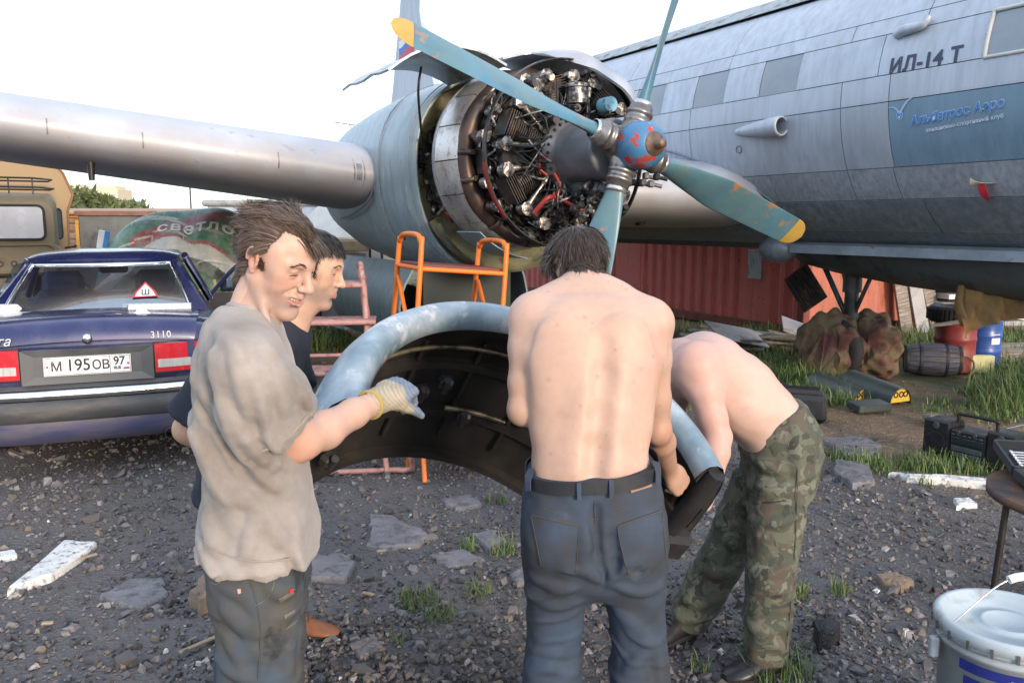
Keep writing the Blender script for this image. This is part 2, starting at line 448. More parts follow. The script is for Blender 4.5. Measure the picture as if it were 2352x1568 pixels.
# ================================================================ grass and weeds
def blades(name, spots, mat_, label, width=.006, seed=1):
    """spots: arrays of x, y, height; every blade a bent strip of 3 segments"""
    r = np.random.default_rng(seed); X, Y, Hh = spots; n = len(X)
    a = r.random(n) * 2 * pi; lean = r.uniform(.1, .75, n); w = width * r.uniform(.6, 1.5, n)
    dx, dy = np.cos(a), np.sin(a); V = []
    for t in (0, .4, .75, 1.0):
        out = lean * Hh * t ** 1.8; z = Hh * (t - .25 * lean * t * t)
        ww = w * (1 - .75 * t)
        for sgn in (-1, 1): V.append(np.stack([X + dx * out - dy * ww * sgn, Y + dy * out + dx * ww * sgn, z - .01], -1))
    V = np.stack(V, 1).reshape(-1, 3)
    F = np.array([(0, 1, 3, 2), (2, 3, 5, 4), (4, 5, 7, 6)]); F = (F[None] + (np.arange(n) * 8)[:, None, None]).reshape(-1, 4)
    me = bpy.data.meshes.new(name); me.from_pydata(V.tolist(), [], F.tolist())
    g = np.array([(.09, .15, .04), (.13, .19, .058), (.06, .11, .034), (.20, .19, .09)])
    c = g[r.choice(4, n, p=[.38, .32, .2, .10])] * r.uniform(.75, 1.3, (n, 1)); vcolors(me, np.repeat(c, 8, 0))
    return tag(link(name, me, mat_), label, 'grass', kind='stuff')
M_grass = mat('grass_blade', (.08, .14, .03), .55, vcol='col', var=.1, scale=3)
def tufts(list_, r):
    X, Y, Hh = [], [], []
    for x, y, rad, h, n in list_:
        d = rad * np.sqrt(r.random(n)); a = r.random(n) * 2 * pi
        X.append(x + d * np.cos(a)); Y.append(y + d * np.sin(a)); Hh.append(h * r.uniform(.4, 1.15, n))
    return np.concatenate(X), np.concatenate(Y), np.concatenate(Hh)
r1 = np.random.default_rng(3)
L_ = []
# small tufts in the gravel
for u, v, rad, h, n in ((960, 1385, .10, .09, 160), (1010, 1420, .07, .08, 90), (1100, 1365, .06, .10, 60), (1075, 1262, .05, .10, 50), (1155, 1270, .06, .12, 70), (1140, 1150, .07, .07, 80), (1690, 1290, .07, .09, 70), (1650, 1360, .05, .12, 50),
                        (1830, 1365, .06, .10, 50), (1780, 1545, .14, .13, 190), (1930, 1360, .05, .11, 40), (2160, 980, .12, .12, 140), (1790, 1300, .04, .06, 30), (920, 1480, .03, .08, 20), (2125, 1110, .05, .1, 30), (1600, 1530, .05, .06, 30)):
    p = gr(u, v); L_.append((p.x, p.y, rad, h, n))
blades('grass', tufts(L_, r1), M_grass, 'small tufts of grass growing through the gravel', .0028, 4)
# verge at the edge of the yard
L_ = []
for i in range(520):
    u, v = r1.uniform(1860, 2420), r1.uniform(885, 1085); p = gr(u, v)
    q = sin(1.9 * p.x + 2.2 * sin(1.3 * p.y)) + sin(2.3 * p.y + .7 * p.x) + .25 * sin(7 * p.x) * sin(6 * p.y)
    if q > 1.0 or (v < 905 and q > .1): L_.append((p.x, p.y, r1.uniform(.04, .16), r1.uniform(.03, .12), int(r1.uniform(12, 45))))
for i in range(60):
    u, v = r1.uniform(2260, 2420), r1.uniform(850, 950); p = gr(u, v); L_.append((p.x, p.y, .2, r1.uniform(.1, .3), 60))
blades('grass', tufts(L_, r1), M_grass, 'patchy green grass on the brown soil beside the yard', .0042, 5)
# tall grass round the nose wheels and in front of the container
L_ = []
for i in range(230):
    u, v = r1.uniform(1560, 1960), r1.uniform(800, 935); p = gr(u, v)
    L_.append((p.x, p.y, r1.uniform(.08, .3), r1.uniform(.06, .30) * (.45 + .45 * sin(3 * p.x + 2 * sin(2 * p.y)) ** 2), int(r1.uniform(20, 90))))
for i in range(90):
    u, v = r1.uniform(1540, 2060), r1.uniform(765, 815); p = gr(u, v); L_.append((p.x, p.y, .35, r1.uniform(.08, .32), 45))
for i in range(70):
    u, v = r1.uniform(1980, 2420), r1.uniform(772, 835); p = gr(u, v); L_.append((p.x, p.y, .4, r1.uniform(.1, .3), 55))
blades('grass', tufts(L_, r1), M_grass, 'tall green grass round the wrapped nose wheels', .006, 6)
L_ = []
for i in range(300):
    u, v = r1.uniform(640, 1240), r1.uniform(655, 800); p = gr(u, v); L_.append((p.x, p.y, .5 + p.y * .012, r1.uniform(.08, .26), 85))
blades('grass', tufts(L_, r1), M_grass, 'lush grass growing behind the pink step ladder', .008, 7)
# ================================================================ things behind the yard
# ---- red shipping container
M_cont = mat('container_red', (.58, .14, .115), .62, var=.14, scale=2.2, col2=(.34, .08, .065), amt2=.20, scale2=3.5, stretch2=(3, 3, .5), col3=(.09, .035, .02), amt3=.12, scale3=18, bump=.2, bscale=20)
M_contdk = mat('container_frame', (.20, .05, .04), .65, var=.2, scale=4, col2=(.07, .03, .02), amt2=.3)
C0 = Vector((4.30, 12.1, 0)); cd = Vector((-.45, .893, 0)).normalized(); ce = Vector((cd.y, -cd.x, 0))
cont = thing('shipping_container', 'rust red corrugated shipping container standing behind the aircraft nose gear', 'container', C0)
def corrug(a, d, length, h, nrm, pitch=.278, dep=.036, z0=.16):
    """one corrugated sheet from point a along d"""
    xs, off = [], []; x = 0.0
    while x < length:
        for fx, o_ in ((0, 0), (.072, 0), (.140, 1), (.212, 1)):
            if x + fx < length: xs.append(x + fx); off.append(o_)
        x += pitch
    xs.append(length); off.append(0)
    rows = []
    for z in (z0, h): rows.append([a + d * x + nrm * (dep * (o_ - 1)) + Vector((0, 0, z)) for x, o_ in zip(xs, off)])
    return rows
s = MB(); s.grid(corrug(Vector((0, 0, 0)), cd, 4.15, 2.5, Vector((-ce.x, -ce.y, 0))), smooth=False); s.build('side_panel', M_cont, cont)
s = MB(); s.grid(corrug(cd * 4.95, cd, 7.0, 2.5, Vector((-ce.x, -ce.y, 0))), smooth=False); s.build('side_panel', M_cont, cont)
Rc = Matrix((cd, ce, Vector((0, 0, 1)))).transposed()
s = MB(); s.box(cd * 4.55 + Vector((0, 0, 1.33)) + ce * .035, (.84, .05, 2.36), Rc, .006); dr = s.build('door', M_cont, cont)
s = MB(); s.box(Vector((0, 0, 0)), (.30, .02, .45), None, .004)
o = s.build('window_panel', mat('whitewashed_pane', (.42, .45, .50), .5, var=.25, scale=3, stretch=(18, 18, 1), col2=(.12, .12, .13), amt2=.3, scale2=5, stretch2=(10, 10, 1)), dr)
def W_(p): return p
# the whitewashed pane sits on the flat part near the front corner of the long side
pw = cd * 1.05 + Vector((0, 0, 1.05)) - ce * .012
o.matrix_local = Matrix.Translation(pw) @ Rc.to_4x4()
s = MB(); s.box(cd * 1.05 + Vector((0, 0, 1.2)) + ce * .012, (.66, .03, 2.1), Rc, .004); s.build('flat_panel', M_cont, cont)
M_contsun = mat('container_red_sunlit', (.42, .135, .09), .55, var=.14, scale=2.2, col2=(.26, .07, .04), amt2=.25, scale2=3.5, stretch2=(3, 3, .5), col3=(.10, .035, .02), amt3=.15, scale3=18, bump=.2, bscale=20)  # end face of the same red container, low sun warmed into its colour
s = MB(); s.grid(corrug(Vector((0, 0, 0)), ce, 2.44, 2.5, -cd), smooth=False); s.build('end_panel', M_contsun, cont)
s = MB()
for z in (.09, 2.52): s.box(cd * 6 + Vector((0, 0, z)) + ce * .03, (12.1, .11, .15), Rc, .008); s.box(ce * 1.22 + Vector((0, 0, z)) - cd * -.02, (.11, 2.44, .15), Rc, .008)
for q in (Vector((0, 0, 0)), ce * 2.44): s.box(q + Vector((0, 0, 1.3)) + cd * .01, (.13, .13, 2.6), Rc, .01)
s.build('corner_frame', M_contdk, cont)
s = MB(); s.box(cd * 6 + ce * 1.22 + Vector((0, 0, 2.55)), (12, 2.4, .05), Rc); s.box(cd * 6 + ce * 2.4 + Vector((0, 0, 1.3)), (12, .05, 2.4), Rc); s.build('roof', M_contdk, cont)

# ---- scrap planks in front of the container
M_old = mat('weathered_plank', (.20, .165, .13), .85, var=.35, scale=5, stretch=(1, 14, 14), col2=(.34, .33, .33), amt2=.35, scale2=4, bump=.4, bscale=30)
M_old2 = mat('grey_board', (.36, .36, .37), .8, var=.2, scale=4, col2=(.2, .17, .14), amt2=.3, bump=.3)
rp = random.Random(11)
for i in range(17):
    u, v = rp.uniform(1640, 1850), rp.uniform(783, 812); p = gr(u, v)
    s = MB(); s.box((0, 0, 0), (rp.uniform(.9, 2.0), rp.uniform(.1, .2), .03), None, .004)
    o = s.build('scrap_plank', M_old2 if i % 4 == 0 else M_old); o.location = (p.x, p.y, rp.uniform(.06, .22)); o.rotation_euler = (rp.uniform(-.15, .15), rp.uniform(-.14, .14), rp.uniform(-.9, .9))
    tag(o, 'weathered scrap plank on the heap before the red container', 'plank', 'scrap planks by the container')
for i, (u, v) in enumerate(((1690, 812), (1835, 800))):
    p = gr(u, v); s = MB(); s.box((0, 0, 0), (.75, .5, .02), None, .004); o = s.build('metal_sheet', M_old2); o.location = (p.x, p.y, .26); o.rotation_euler = (.35, .2 - .35 * i, .3 + i)
    tag(o, ('bent grey metal sheet at the back man side of the plank heap', 'flat grey metal sheet lying beside the nose wheel end of the heap')[i], 'metal sheet')
# ---- leaning boards and sheet stack at the end of the container
for i, (x, w_, tl, m) in enumerate(((6.15, .22, .16, M_old), (6.45, .24, .20, M_old2), (6.72, .22, .24, M_old))):
    s = MB(); s.box((0, 0, .9), (w_, .05, 1.8), None, .005); o = s.build('leaning_board', m); o.location = (x, 12.75 + .1 * i, -.03); o.rotation_euler = (-.1, -tl, .3)
    tag(o, ('narrow brown board leaning nearest the container end', 'pale peeling board leaning between two brown boards', 'wide brown board leaning beside the sheet stack')[i], 'board')
st = thing('sheet_stack', 'stack of pale roofing sheets on pallets behind the nose wheels', 'stack', (7.35, 13.4, 0), .18)
rs = random.Random(5)
for i in range(9):
    s = MB(); s.box((rs.uniform(-.08, .08), 0, .12 + .11 * i), (1.5 + rs.uniform(-.15, .1), 1.1, .035 if i % 2 else .075), rotz(rs.uniform(-.04, .04)), .006)
    s.build('sheet', (M_old2, mat('pale_sheet', (.55, .55, .56), .7, var=.15, scale=3) if 'pale_sheet' not in MATS else MATS['pale_sheet'], M_old)[i % 3], st)
cr = thing('plastic_crate', 'dark green ribbed crate on top of the sheet stack', 'crate', (7.15, 13.3, 1.14), .18)
M_dkgreen = mat('dark_green_plastic', (.03, .06, .045), .5, var=.2, scale=4)
s = MB(); s.box((0, 0, .13), (1.15, .7, .26), None, .01); s.build('body', M_dkgreen, cr)
s = MB()
for i in range(14): s.box((-.54 + i * .083, -.36, .13), (.03, .02, .27))
s.build('ribs', M_dkgreen, cr); s = MB(); s.box((0, 0, .275), (1.2, .75, .03), None, .01); s.build('rim', M_dkgreen, cr)
# ---- green sheet fence
M_green = mat('green_fence', (.025, .22, .12), .5, var=.15, scale=1.5, col2=(.02, .15, .09), amt2=.3)
fe = thing('sheet_fence', 'bright green corrugated metal fence at the back of the yard', 'fence', (8.2, 20, 0), -.12)
for i in range(9):
    a = Vector((i * 1.62, 0, 0)); s = MB(); s.grid(corrug(a, Vector((1, 0, 0)), 1.6, 1.9, Vector((0, -1, 0)), .2, .03, .05), smooth=False); s.build('fence_panel', M_green, fe)
for i in range(10): s = MB(); s.box((i * 1.62, .06, .95), (.06, .06, 1.95)); s.build('post', M_green, fe)
# ---- drums
def drum(name, label, x, y, r, h, m, rz=0):
    t = thing(name, label, 'drum', (x, y, 0), rz); s = MB()
    prof = [(0.01, .02), (r * .96, .02), (r, .0), (r * 1.02, .02), (r, .04)]
    for k in (1 / 3, 2 / 3):
        z = h * k; prof += [(r, z - .03), (r * 1.035, z - .012), (r * 1.035, z + .012), (r, z + .03)]
    prof += [(r, h - .03), (r * 1.025, h - .015), (r * 1.02, h), (r * .97, h)]
    s.lathe(prof, n=36); s.build('shell', m, t)
    s = MB(); s.lathe([(.001, h - .02), (r * .97, h - .02)], n=36); s.build('lid', m, t)
    s = MB(); s.cyl((r * .6, 0, h - .02), (r * .6, 0, h), .035); s.build('bung', m, t)
    return t
M_drumred = mat('drum_red', (.21, .030, .030), .5, var=.15, scale=3, col2=(.10, .025, .02), amt2=.25, scale2=6, col3=(.35, .2, .18), amt3=.06, scale3=25)
M_drumblue = mat('drum_blue', (.028, .085, .33), .4, var=.12, scale=3, col2=(.02, .05, .2), amt2=.2)
drum('oil_drum', 'dark red steel drum with a tyre on top', 5.12, 9.45, .215, .58, M_drumred)
db = drum('oil_drum', 'blue steel drum with a white paper label', 5.66, 9.85, .205, .56, M_drumblue)
s = MB(); P = [[(.209 * sin(a), -.209 * cos(a), z) for a in np.linspace(-.02, .55, 6)] for z in (.28, .40)]; s.grid(P, thick=.002); s.build('label', mat('drum_label', (.75, .74, .74), .6, col2=(.5, .1, .1), amt2=.12, scale2=14), db)
s = MB()
for z in (.24, .27, .30, .45, .48): s.lathe([(.206, z - .006), (.210, z), (.206, z + .006)], n=36)
s.build('beads', M_drumblue, db)
# tyre lying on the red drum
M_rubber = mat('rubber', (.018, .018, .02), .75, var=.3, scale=12, bump=.3, bscale=50)
ty = thing('tyre', 'black tyre lying flat on top of the red drum', 'tyre', (5.10, 9.45, .58)); s = MB()
s.lathe([(.16, .02), (.19, .0), (.26, .0), (.29, .04), (.30, .09), (.29, .15), (.26, .18), (.19, .18), (.16, .16), (.15, .09), (.16, .02)], n=40); s.build('carcass', M_rubber, ty)
s = MB()
for i in range(40): a = 2 * pi * i / 40; s.box((.297 * cos(a), .297 * sin(a), .09), (.010, .025, .12), rotz(a))
s.build('tread', M_rubber, ty)
# lying wooden barrel with hose
bl = thing('barrel', 'dark stained barrel lying on its side in front of the red drum', 'barrel', (4.72, 9.15, .185), -.32)
bl.scale = (.72, .72, .72)
M_stave = mat('barrel_stave', (.055, .045, .045), .6, var=.3, scale=4, stretch=(1, 10, 10), col2=(.07, .085, .13), amt2=.45, scale2=3)
for i in range(20):
    a0, a1 = 2 * pi * (i + .04) / 20, 2 * pi * (i + .96) / 20; rows = []
    for q in np.linspace(-1, 1, 7):
        rr = .262 - .055 * q * q; rows.append([(q * .40, rr * cos(a0 + (a1 - a0) * k / 2), rr * sin(a0 + (a1 - a0) * k / 2)) for k in range(3)])
    s = MB(); s.grid(rows, thick=.02); s.build('stave', M_stave, bl)
M_hoop = mat('barrel_hoop', (.05, .055, .07), .5, metal=.6, var=.3, scale=6, col2=(.12, .06, .03), amt2=.3)
for q in (-.92, -.45, .45, .92):
    rr = .268 - .055 * q * q; s = MB(); s.lathe([(rr - .012, -.018), (rr + .003, -.018), (rr + .003, .018), (rr - .012, .018)], (q * .40, 0, 0), (1, 0, 0), 40, smooth=False); s.build('hoop', M_hoop, bl)
for q in (-.385, .385): s = MB(); s.lathe([(.001, 0), (.2, 0)], (q, 0, 0), (1, 0, 0), 30); s.build('barrel_head', MATS.get('barrel_head') or mat('barrel_head', (.22, .16, .11), .7, var=.3, scale=5), bl)
s = MB(); s.tube(smoothpath([(.38, 0, .06), (.48, 0, .06), (.56, -.03, 0), (.57, -.05, -.12), (.50, -.1, -.22), (.42, -.13, -.24)]), .016, 8); s.build('hose', mat('hose', (.12, .09, .06), .6), bl)
s = MB(); s.box((5.35, 9.30, .11), (.26, .1, .2), rotz(-.1), .01); tag(s.build('plastic_jug', mat('yellowish_plastic', (.5, .5, .25), .5)), 'pale yellow box beside the lying barrel', 'box')
s = MB(); s.box((4.35, 10.3, .16), (.38, .22, .3), rotz(.1), .01); s.box((4.6, 10.2, .2), (.05, .05, .4), None, .005); tag(s.build('metal_box', mat('rusty_box', (.04, .035, .03), .7, col2=(.12, .06, .03), amt2=.3)), 'small rusty dark box behind the lying barrel', 'box')
# junk under sheeting at the far right
M_sheet = mat('plastic_sheeting', (.5, .53, .56), .35, var=.2, scale=4, bump=.5, bscale=8)
rj = random.Random(2)
for i, (x, y, w_, d_, h_, m, lb) in enumerate(((8.6, 14.2, 1.1, .8, .7, M_sheet, 'pale plastic sheeting draped over junk beyond the blue drum'), (8.0, 14.6, .7, .6, .9, M_dkgreen, 'dark box of junk beyond the blue drum'), (9.6, 14.0, 1.2, .9, .8, M_old2, 'grey crate at the far edge beyond the sheeting'))):
    rows = []
    for a in np.linspace(0, 1, 9):
        rows.append([(x + w_ * (b - .5), y + d_ * (a - .5), h_ * (1 - abs(2 * a - 1) ** 4) * (1 - abs(2 * b - 1) ** 4) ** .5 * (.85 + .3 * rj.random())) for b in np.linspace(0, 1, 11)])
    s = MB(); s.grid(rows); tag(s.build('junk_heap', m), lb, 'junk')
# weathered sleepers in the grass on the right
for i in range(3):
    s = MB(); s.box((0, 0, .08), (2.4, .22, .14), None, .01); o = s.build('timber_sleeper', M_old); o.location = (6.6 + i * .5, 10.6 - .45 * i, 0); o.rotation_euler = (0, 0, .15 - .1 * i)
    tag(o, ('grey timber sleeper lying right behind the blue drum', 'grey timber sleeper in grass between the other two sleepers', 'grey timber sleeper nearest the boombox beyond the drums')[i], 'sleeper', 'sleepers by the drums')
# cut metal fairings with yellow ends lying in the grass
M_fair = mat('grey_green_metal', (.075, .095, .095), .45, metal=.5, var=.2, scale=4); M_yel = mat('yellow_primer', (.50, .33, .04), .55, var=.2, scale=6, col2=(.2, .13, .03), amt2=.2)
def fairing(label, x, y, rz, L, R_, tilt):
    t = thing('metal_fairing', label, 'fairing', (x, y, R_ * .6), rz, rot=(0, tilt, rz)); s = MB(); rows = []
    for a in np.linspace(-.2, pi + .2, 15): rows.append([(q * L, R_ * cos(a) * (1 - .25 * q), R_ * sin(a) * (1 - .25 * q) - .05) for q in np.linspace(0, 1, 7)])
    s.grid(rows, thick=.006); s.build('skin', M_fair, t)
    s = MB(); poly = [(R_ * .96 * cos(a), R_ * .96 * sin(a)) for a in np.linspace(0, pi, 13)]
    M_ = Matrix.Translation((L * .96, 0, -.05)) @ Matrix.Rotation(pi / 2, 4, 'Z') @ Matrix.Rotation(pi / 2, 4, 'X'); k = .78
    s.prism([(x_ * k, y_ * k) for x_, y_ in poly], -.006, .006, M_); rb = s.build('end_rib', M_yel, t)
    for j in (-.4, .1, .5):
        s = MB(); s.lathe([(R_ * .10, .009), (R_ * .15, .014), (R_ * .17, .007)], (L * .96 + .0, j * R_ * k, R_ * .3 - .03), (1, 0, 0), 14); s.build('lightening_hole', mat('hole_dark', (.01, .01, .01), .9) if 'hole_dark' not in MATS else MATS['hole_dark'], rb)
    return t
fairing('grey metal fairing with a yellow end nearest the bending man', 3.10, 8.30, -1.0, .55, .16, .1)
fairing('grey metal fairing with a long yellow rib lying in tall grass', 3.42, 8.2, -1.15, .62, .18, .05)
s = MB(); s.box((3.25, 7.35, .06), (.34, .18, .07), rotz(.25) @ rotx(.1), .01); tag(s.build('metal_tray', M_fair), 'shallow grey tray on the grass behind the bending man', 'tray')
s = MB(); s.box((2.52, 7.1, .12), (.46, .30, .24), rotz(-.35), .04); s.box((2.52, 7.1, .25), (.38, .22, .06), rotz(-.35), .025); tag(s.build('black_case', mat('black_vinyl', (.022, .022, .024), .5, var=.2, scale=5)), 'black case on the ground behind the bending man hips', 'case')
s = MB(); s.box((3.62, 6.95, .04), (.14, .1, .08), rotz(.3), .01); tag(s.build('wood_block', M_old), 'small dark wood block on the soil', 'block')
# ================================================================ aircraft (local frame: x forward from the propeller hub, y to port, z up)
AE, AR, AZC, AHZ = 4.0, 1.4, 2.78, 2.243
ac = thing('aircraft', 'weathered blue grey twin engine propeller aircraft with one engine uncovered', 'aircraft', (4.335, 7.977, 0), -radians(61))
M_skin = mat('aircraft_skin', (.42, .47, .545), .42, metal=.12, var=.10, scale=1.6, stretch=(1, 1, .6), col2=(.33, .37, .42), amt2=.36, scale2=2.6, edge2=.16, stretch2=(5, 5, .45), bump=.05, bscale=5, rvar=.08)
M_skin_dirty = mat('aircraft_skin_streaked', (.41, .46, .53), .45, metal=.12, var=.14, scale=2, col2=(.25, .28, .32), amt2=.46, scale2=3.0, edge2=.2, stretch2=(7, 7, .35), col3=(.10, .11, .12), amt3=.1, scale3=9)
M_skin_low = mat('aircraft_belly_shade_grime', (.29, .34, .40), .42, metal=.15, var=.2, scale=2, col2=(.17, .20, .235), amt2=.5, scale2=2.6, edge2=.2, stretch2=(6, 6, .5))  # lower rows darkened in colour for shade as well as grime
M_panel_blue = mat('repainted_panel', (.16, .265, .36), .5, metal=.1, var=.12, scale=1.2, stretch=(4, 4, 1), col2=(.22, .31, .38), amt2=.4, scale2=2.5, edge2=.2, stretch2=(8, 8, .6))
M_roof = mat('aircraft_roof_strip', (.30, .34, .36), .6, metal=.1, var=.18, scale=5, col2=(.10, .10, .09), amt2=.32, scale2=7, col3=(.5, .52, .52), amt3=.18, scale3=9)
M_core = mat('aircraft_seam', (.12, .135, .155), .7)
M_glassdk = mat('aircraft_glass', (.22, .26, .30), .12, var=.1, scale=3, spec=.8)
def fus(x):
    if x > 1.6: q = (x - 1.6) / 2.6; r = AR * sqrt(max(0.02, 1 - q * q)); return r, AZC - .25 * q * q
    if x > -6: return AR, AZC
    q = (-6 - x) / 10.0
    return AR * (1 - .62 * q ** 1.4), AZC + .55 * q ** 1.5
def fp(x, th, off=0.0):
    r, zc = fus(x); t = radians(th); return Vector((x, -(r + off) * cos(t), zc + (r + off) * sin(t)))
s = MB(); s.loft([[fp(x, 360 * k / 48, -.010) for k in range(48)] for x in (-15.8, -14, -12, -10, -8, -7, -6, -4, -2, 0, 1.6, 2.2, 2.8, 3.4, 3.8, 4.1, 4.19)], caps=True)
fz = s.build('fuselage', M_core, ac)
def fpanel(name, x0, x1, t0, t1, m, off=0.0, gap=.004, parent=None, thick=.006):
    ga = math.degrees(gap / AR); nx = max(2, int((x1 - x0) / .35) + 1); nt = max(2, int((t1 - t0) / 6) + 2)
    P = [[fp(x, th, off) for x in np.linspace(x0 + gap, x1 - gap, nx)] for th in np.linspace(t0 + ga, t1 - ga, nt)]
    s = MB(); s.grid(P, thick=thick); return s.build(name, m, parent or fz)
ROWS = [(51, 118, M_roof, .035, [-11, -8, -5.6, -3.4, -1.2, 1.0, 1.6]),
        (28, 51, M_skin, 0, [-11, -8.5, -6, -3.7, -1.9, .35, 1.6]),
        (21.4, 28, M_skin, 0, [-11, -8.5, -6, -4.2, -1.9, -.36, .35, 1.6]),
        (6.6, 21.4, M_skin, 0, [-11, -8.5, -6, -3.42, ('w', -2.89), -2.35, ('w', -1.87), -1.37, ('w', -.89), .0, .93, ('w', 1.45), 1.6]),
        (-2.6, 6.6, M_skin, 0, [-11, -8.5, -6, -3.42, -2.37, -.36, .13, 1.6]),
        (-25.5, -2.6, M_skin, 0, [-11, -8.5, -6, -4, -2.37, -.36, .13, ('b', 1.6)]),
        (-38.5, -25.5, M_skin_dirty, 0, [-11, -8.5, -6, -4, -1.3, -.36, .11, 1.6]),
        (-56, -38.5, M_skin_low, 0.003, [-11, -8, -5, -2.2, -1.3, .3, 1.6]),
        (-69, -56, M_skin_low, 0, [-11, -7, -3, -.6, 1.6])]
rivs = []
def rivet_line(x0, t0, x1, t1, step=.05, off=.0025):
    a, b = fp(x0, t0), fp(x1, t1); n = max(2, int((b - a).length / step))
    for k in range(n + 1): rivs.append((lerp(x0, x1, k / n), lerp(t0, t1, k / n), off))
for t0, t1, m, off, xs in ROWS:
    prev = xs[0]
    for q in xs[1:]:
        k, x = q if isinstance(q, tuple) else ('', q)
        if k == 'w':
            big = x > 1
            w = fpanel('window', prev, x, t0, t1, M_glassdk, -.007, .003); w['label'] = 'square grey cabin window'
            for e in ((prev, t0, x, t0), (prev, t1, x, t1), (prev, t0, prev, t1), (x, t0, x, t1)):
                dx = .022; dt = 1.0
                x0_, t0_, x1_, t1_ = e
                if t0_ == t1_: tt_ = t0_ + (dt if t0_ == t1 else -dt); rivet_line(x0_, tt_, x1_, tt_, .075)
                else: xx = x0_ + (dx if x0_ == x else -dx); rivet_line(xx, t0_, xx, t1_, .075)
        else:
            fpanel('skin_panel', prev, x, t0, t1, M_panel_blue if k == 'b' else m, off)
            if prev > -6:
                if t0 < 20: rivet_line(prev + .02, t0 + .8, x - .02, t0 + .8, .055, off + .002)
                rivet_line(x - .022, t0 + 1, x - .022, t1 - 1, .055, off + .002)
        prev = x
# rubber frame of the forward window
s = MB()
for a, b in (((.93, 6.6), (.93, 21.4)), ((.93, 21.4), (1.45, 21.4)), ((.93, 6.6), (1.45, 6.6))): s.tube([fp(lerp(a[0], b[0], k / 6), lerp(a[1], b[1], k / 6), .0) for k in range(7)], .016, 6)
s.build('window_frame', mat('pale_window_frame', (.5, .5, .48), .6), fz)
s = MB()
for x, th, off in rivs:
    c = fp(x, th, off - .0015); n = (fp(x, th, 1) - fp(x, th)).normalized(); R_ = frame(n); r_ = .0045
    ring = [c + R_ @ Vector((r_ * cos(2 * pi * k / 5), r_ * sin(2 * pi * k / 5), 0)) for k in range(5)]
    s.add(ring + [c + n * .003], [(k, (k + 1) % 5, 5) for k in range(5)])
rv = s.build('rivets', M_skin_dirty, fz); rv['kind'] = 'stuff'
# wing root fairing edge: a rivetted strip curving over the side
M_strip = mat('fairing_strip', (.20, .22, .25), .5, metal=.3, var=.2, scale=8)
arc = [(-3.3, -8.5), (-2.9, -9.8), (-2.55, -13), (-2.15, -19), (-1.75, -25.5), (-1.52, -32), (-1.38, -39), (-1.32, -48), (-1.38, -58), (-1.5, -66)]
s = MB(); P1 = smoothpath([fp(x, t, .006) for x, t in arc], 5); s.tube(P1, .010, 6); s.build('root_fairing_edge', M_strip, fz)
# lettering
def on_fus(x0, t0, off, slope=0.0): return lambda a, b, c: fp(x0 + a, t0 + math.degrees(b / AR) + slope * a, off + c)
M_ink = mat('navy_lettering', (.035, .045, .085), .5, var=.1); M_lblue = mat('blue_lettering', (.07, .27, .66), .5, var=.1); M_lwhite = mat('white_lettering', (.62, .70, .80), .5, var=.1)
me = text_mesh('ИЛ-14 Т', .165, .001, on_fus(.105, 6.9, .004), bold=.0048, sub=2, spacing=1.06); link('type_lettering', me, M_ink, fz)
me = text_mesh('Альбатрос Аэро', .103, .0005, on_fus(.33, -11.6, .0035, 3.3), bold=.0034, shear=.16, sub=2, spacing=.95); link('club_name_outline', me, M_lwhite, fz)
me = text_mesh('Альбатрос Аэро', .103, .001, on_fus(.33, -11.6, .006, 3.3), bold=.0006, shear=.16, sub=2, spacing=.95); link('club_name', me, M_lblue, fz)
me = text_mesh('авиационно-спортивный клуб', .042, .001, on_fus(.47, -14.2, .0045, 3.3), bold=.0006, sub=0, spacing=1.05); link('club_subtitle', me, M_lwhite, fz)
def wing_shape(pts_up, pts_dn, off, name, m):
    s = MB(); P = [[fp(x, t, off) for x, t in pts_up], [fp(x, t, off) for x, t in pts_dn]]; s.grid(P, thick=.002); return s.build(name, m, fz)
M_lpale = mat('pale_blue_lettering', (.36, .50, .68), .5)
wing_shape([(.135, -4.6), (.18, -4.5), (.215, -5.3), (.238, -6.6)], [(.135, -4.9), (.18, -4.95), (.21, -5.9), (.234, -7.3)], .004, 'bird_wing', M_lpale)
wing_shape([(.238, -6.6), (.268, -4.6), (.31, -2.9), (.36, -2.0)], [(.243, -7.4), (.278, -5.4), (.315, -3.5), (.36, -2.3)], .004, 'bird_wing', M_lpale)
s = MB(); c_ = [(.238 + .030 * cos(a), -7.6 + 1.5 * sin(a)) for a in np.linspace(0, 2 * pi, 20, endpoint=False)]
s.add([fp(x, t, .0035) for x, t in c_], [tuple(range(20))]); s.build('bird_badge', M_lwhite, fz)
s = MB(); s.add([fp(.238 + (x - .238) * .84, -7.6 + (t + 7.6) * .84, .0055) for x, t in c_], [tuple(range(20))]); s.build('bird_badge', M_lblue, fz)
s = MB(); s.add([fp(.222, -7.6, .0075), fp(.232, -8.2, .0075), fp(.256, -7.3, .0075), fp(.242, -8.5, .0075), fp(.230, -8.6, .0075)], [(0, 1, 4), (1, 2, 3), (1, 3, 4)]); s.build('bird_badge', M_lwhite, fz)
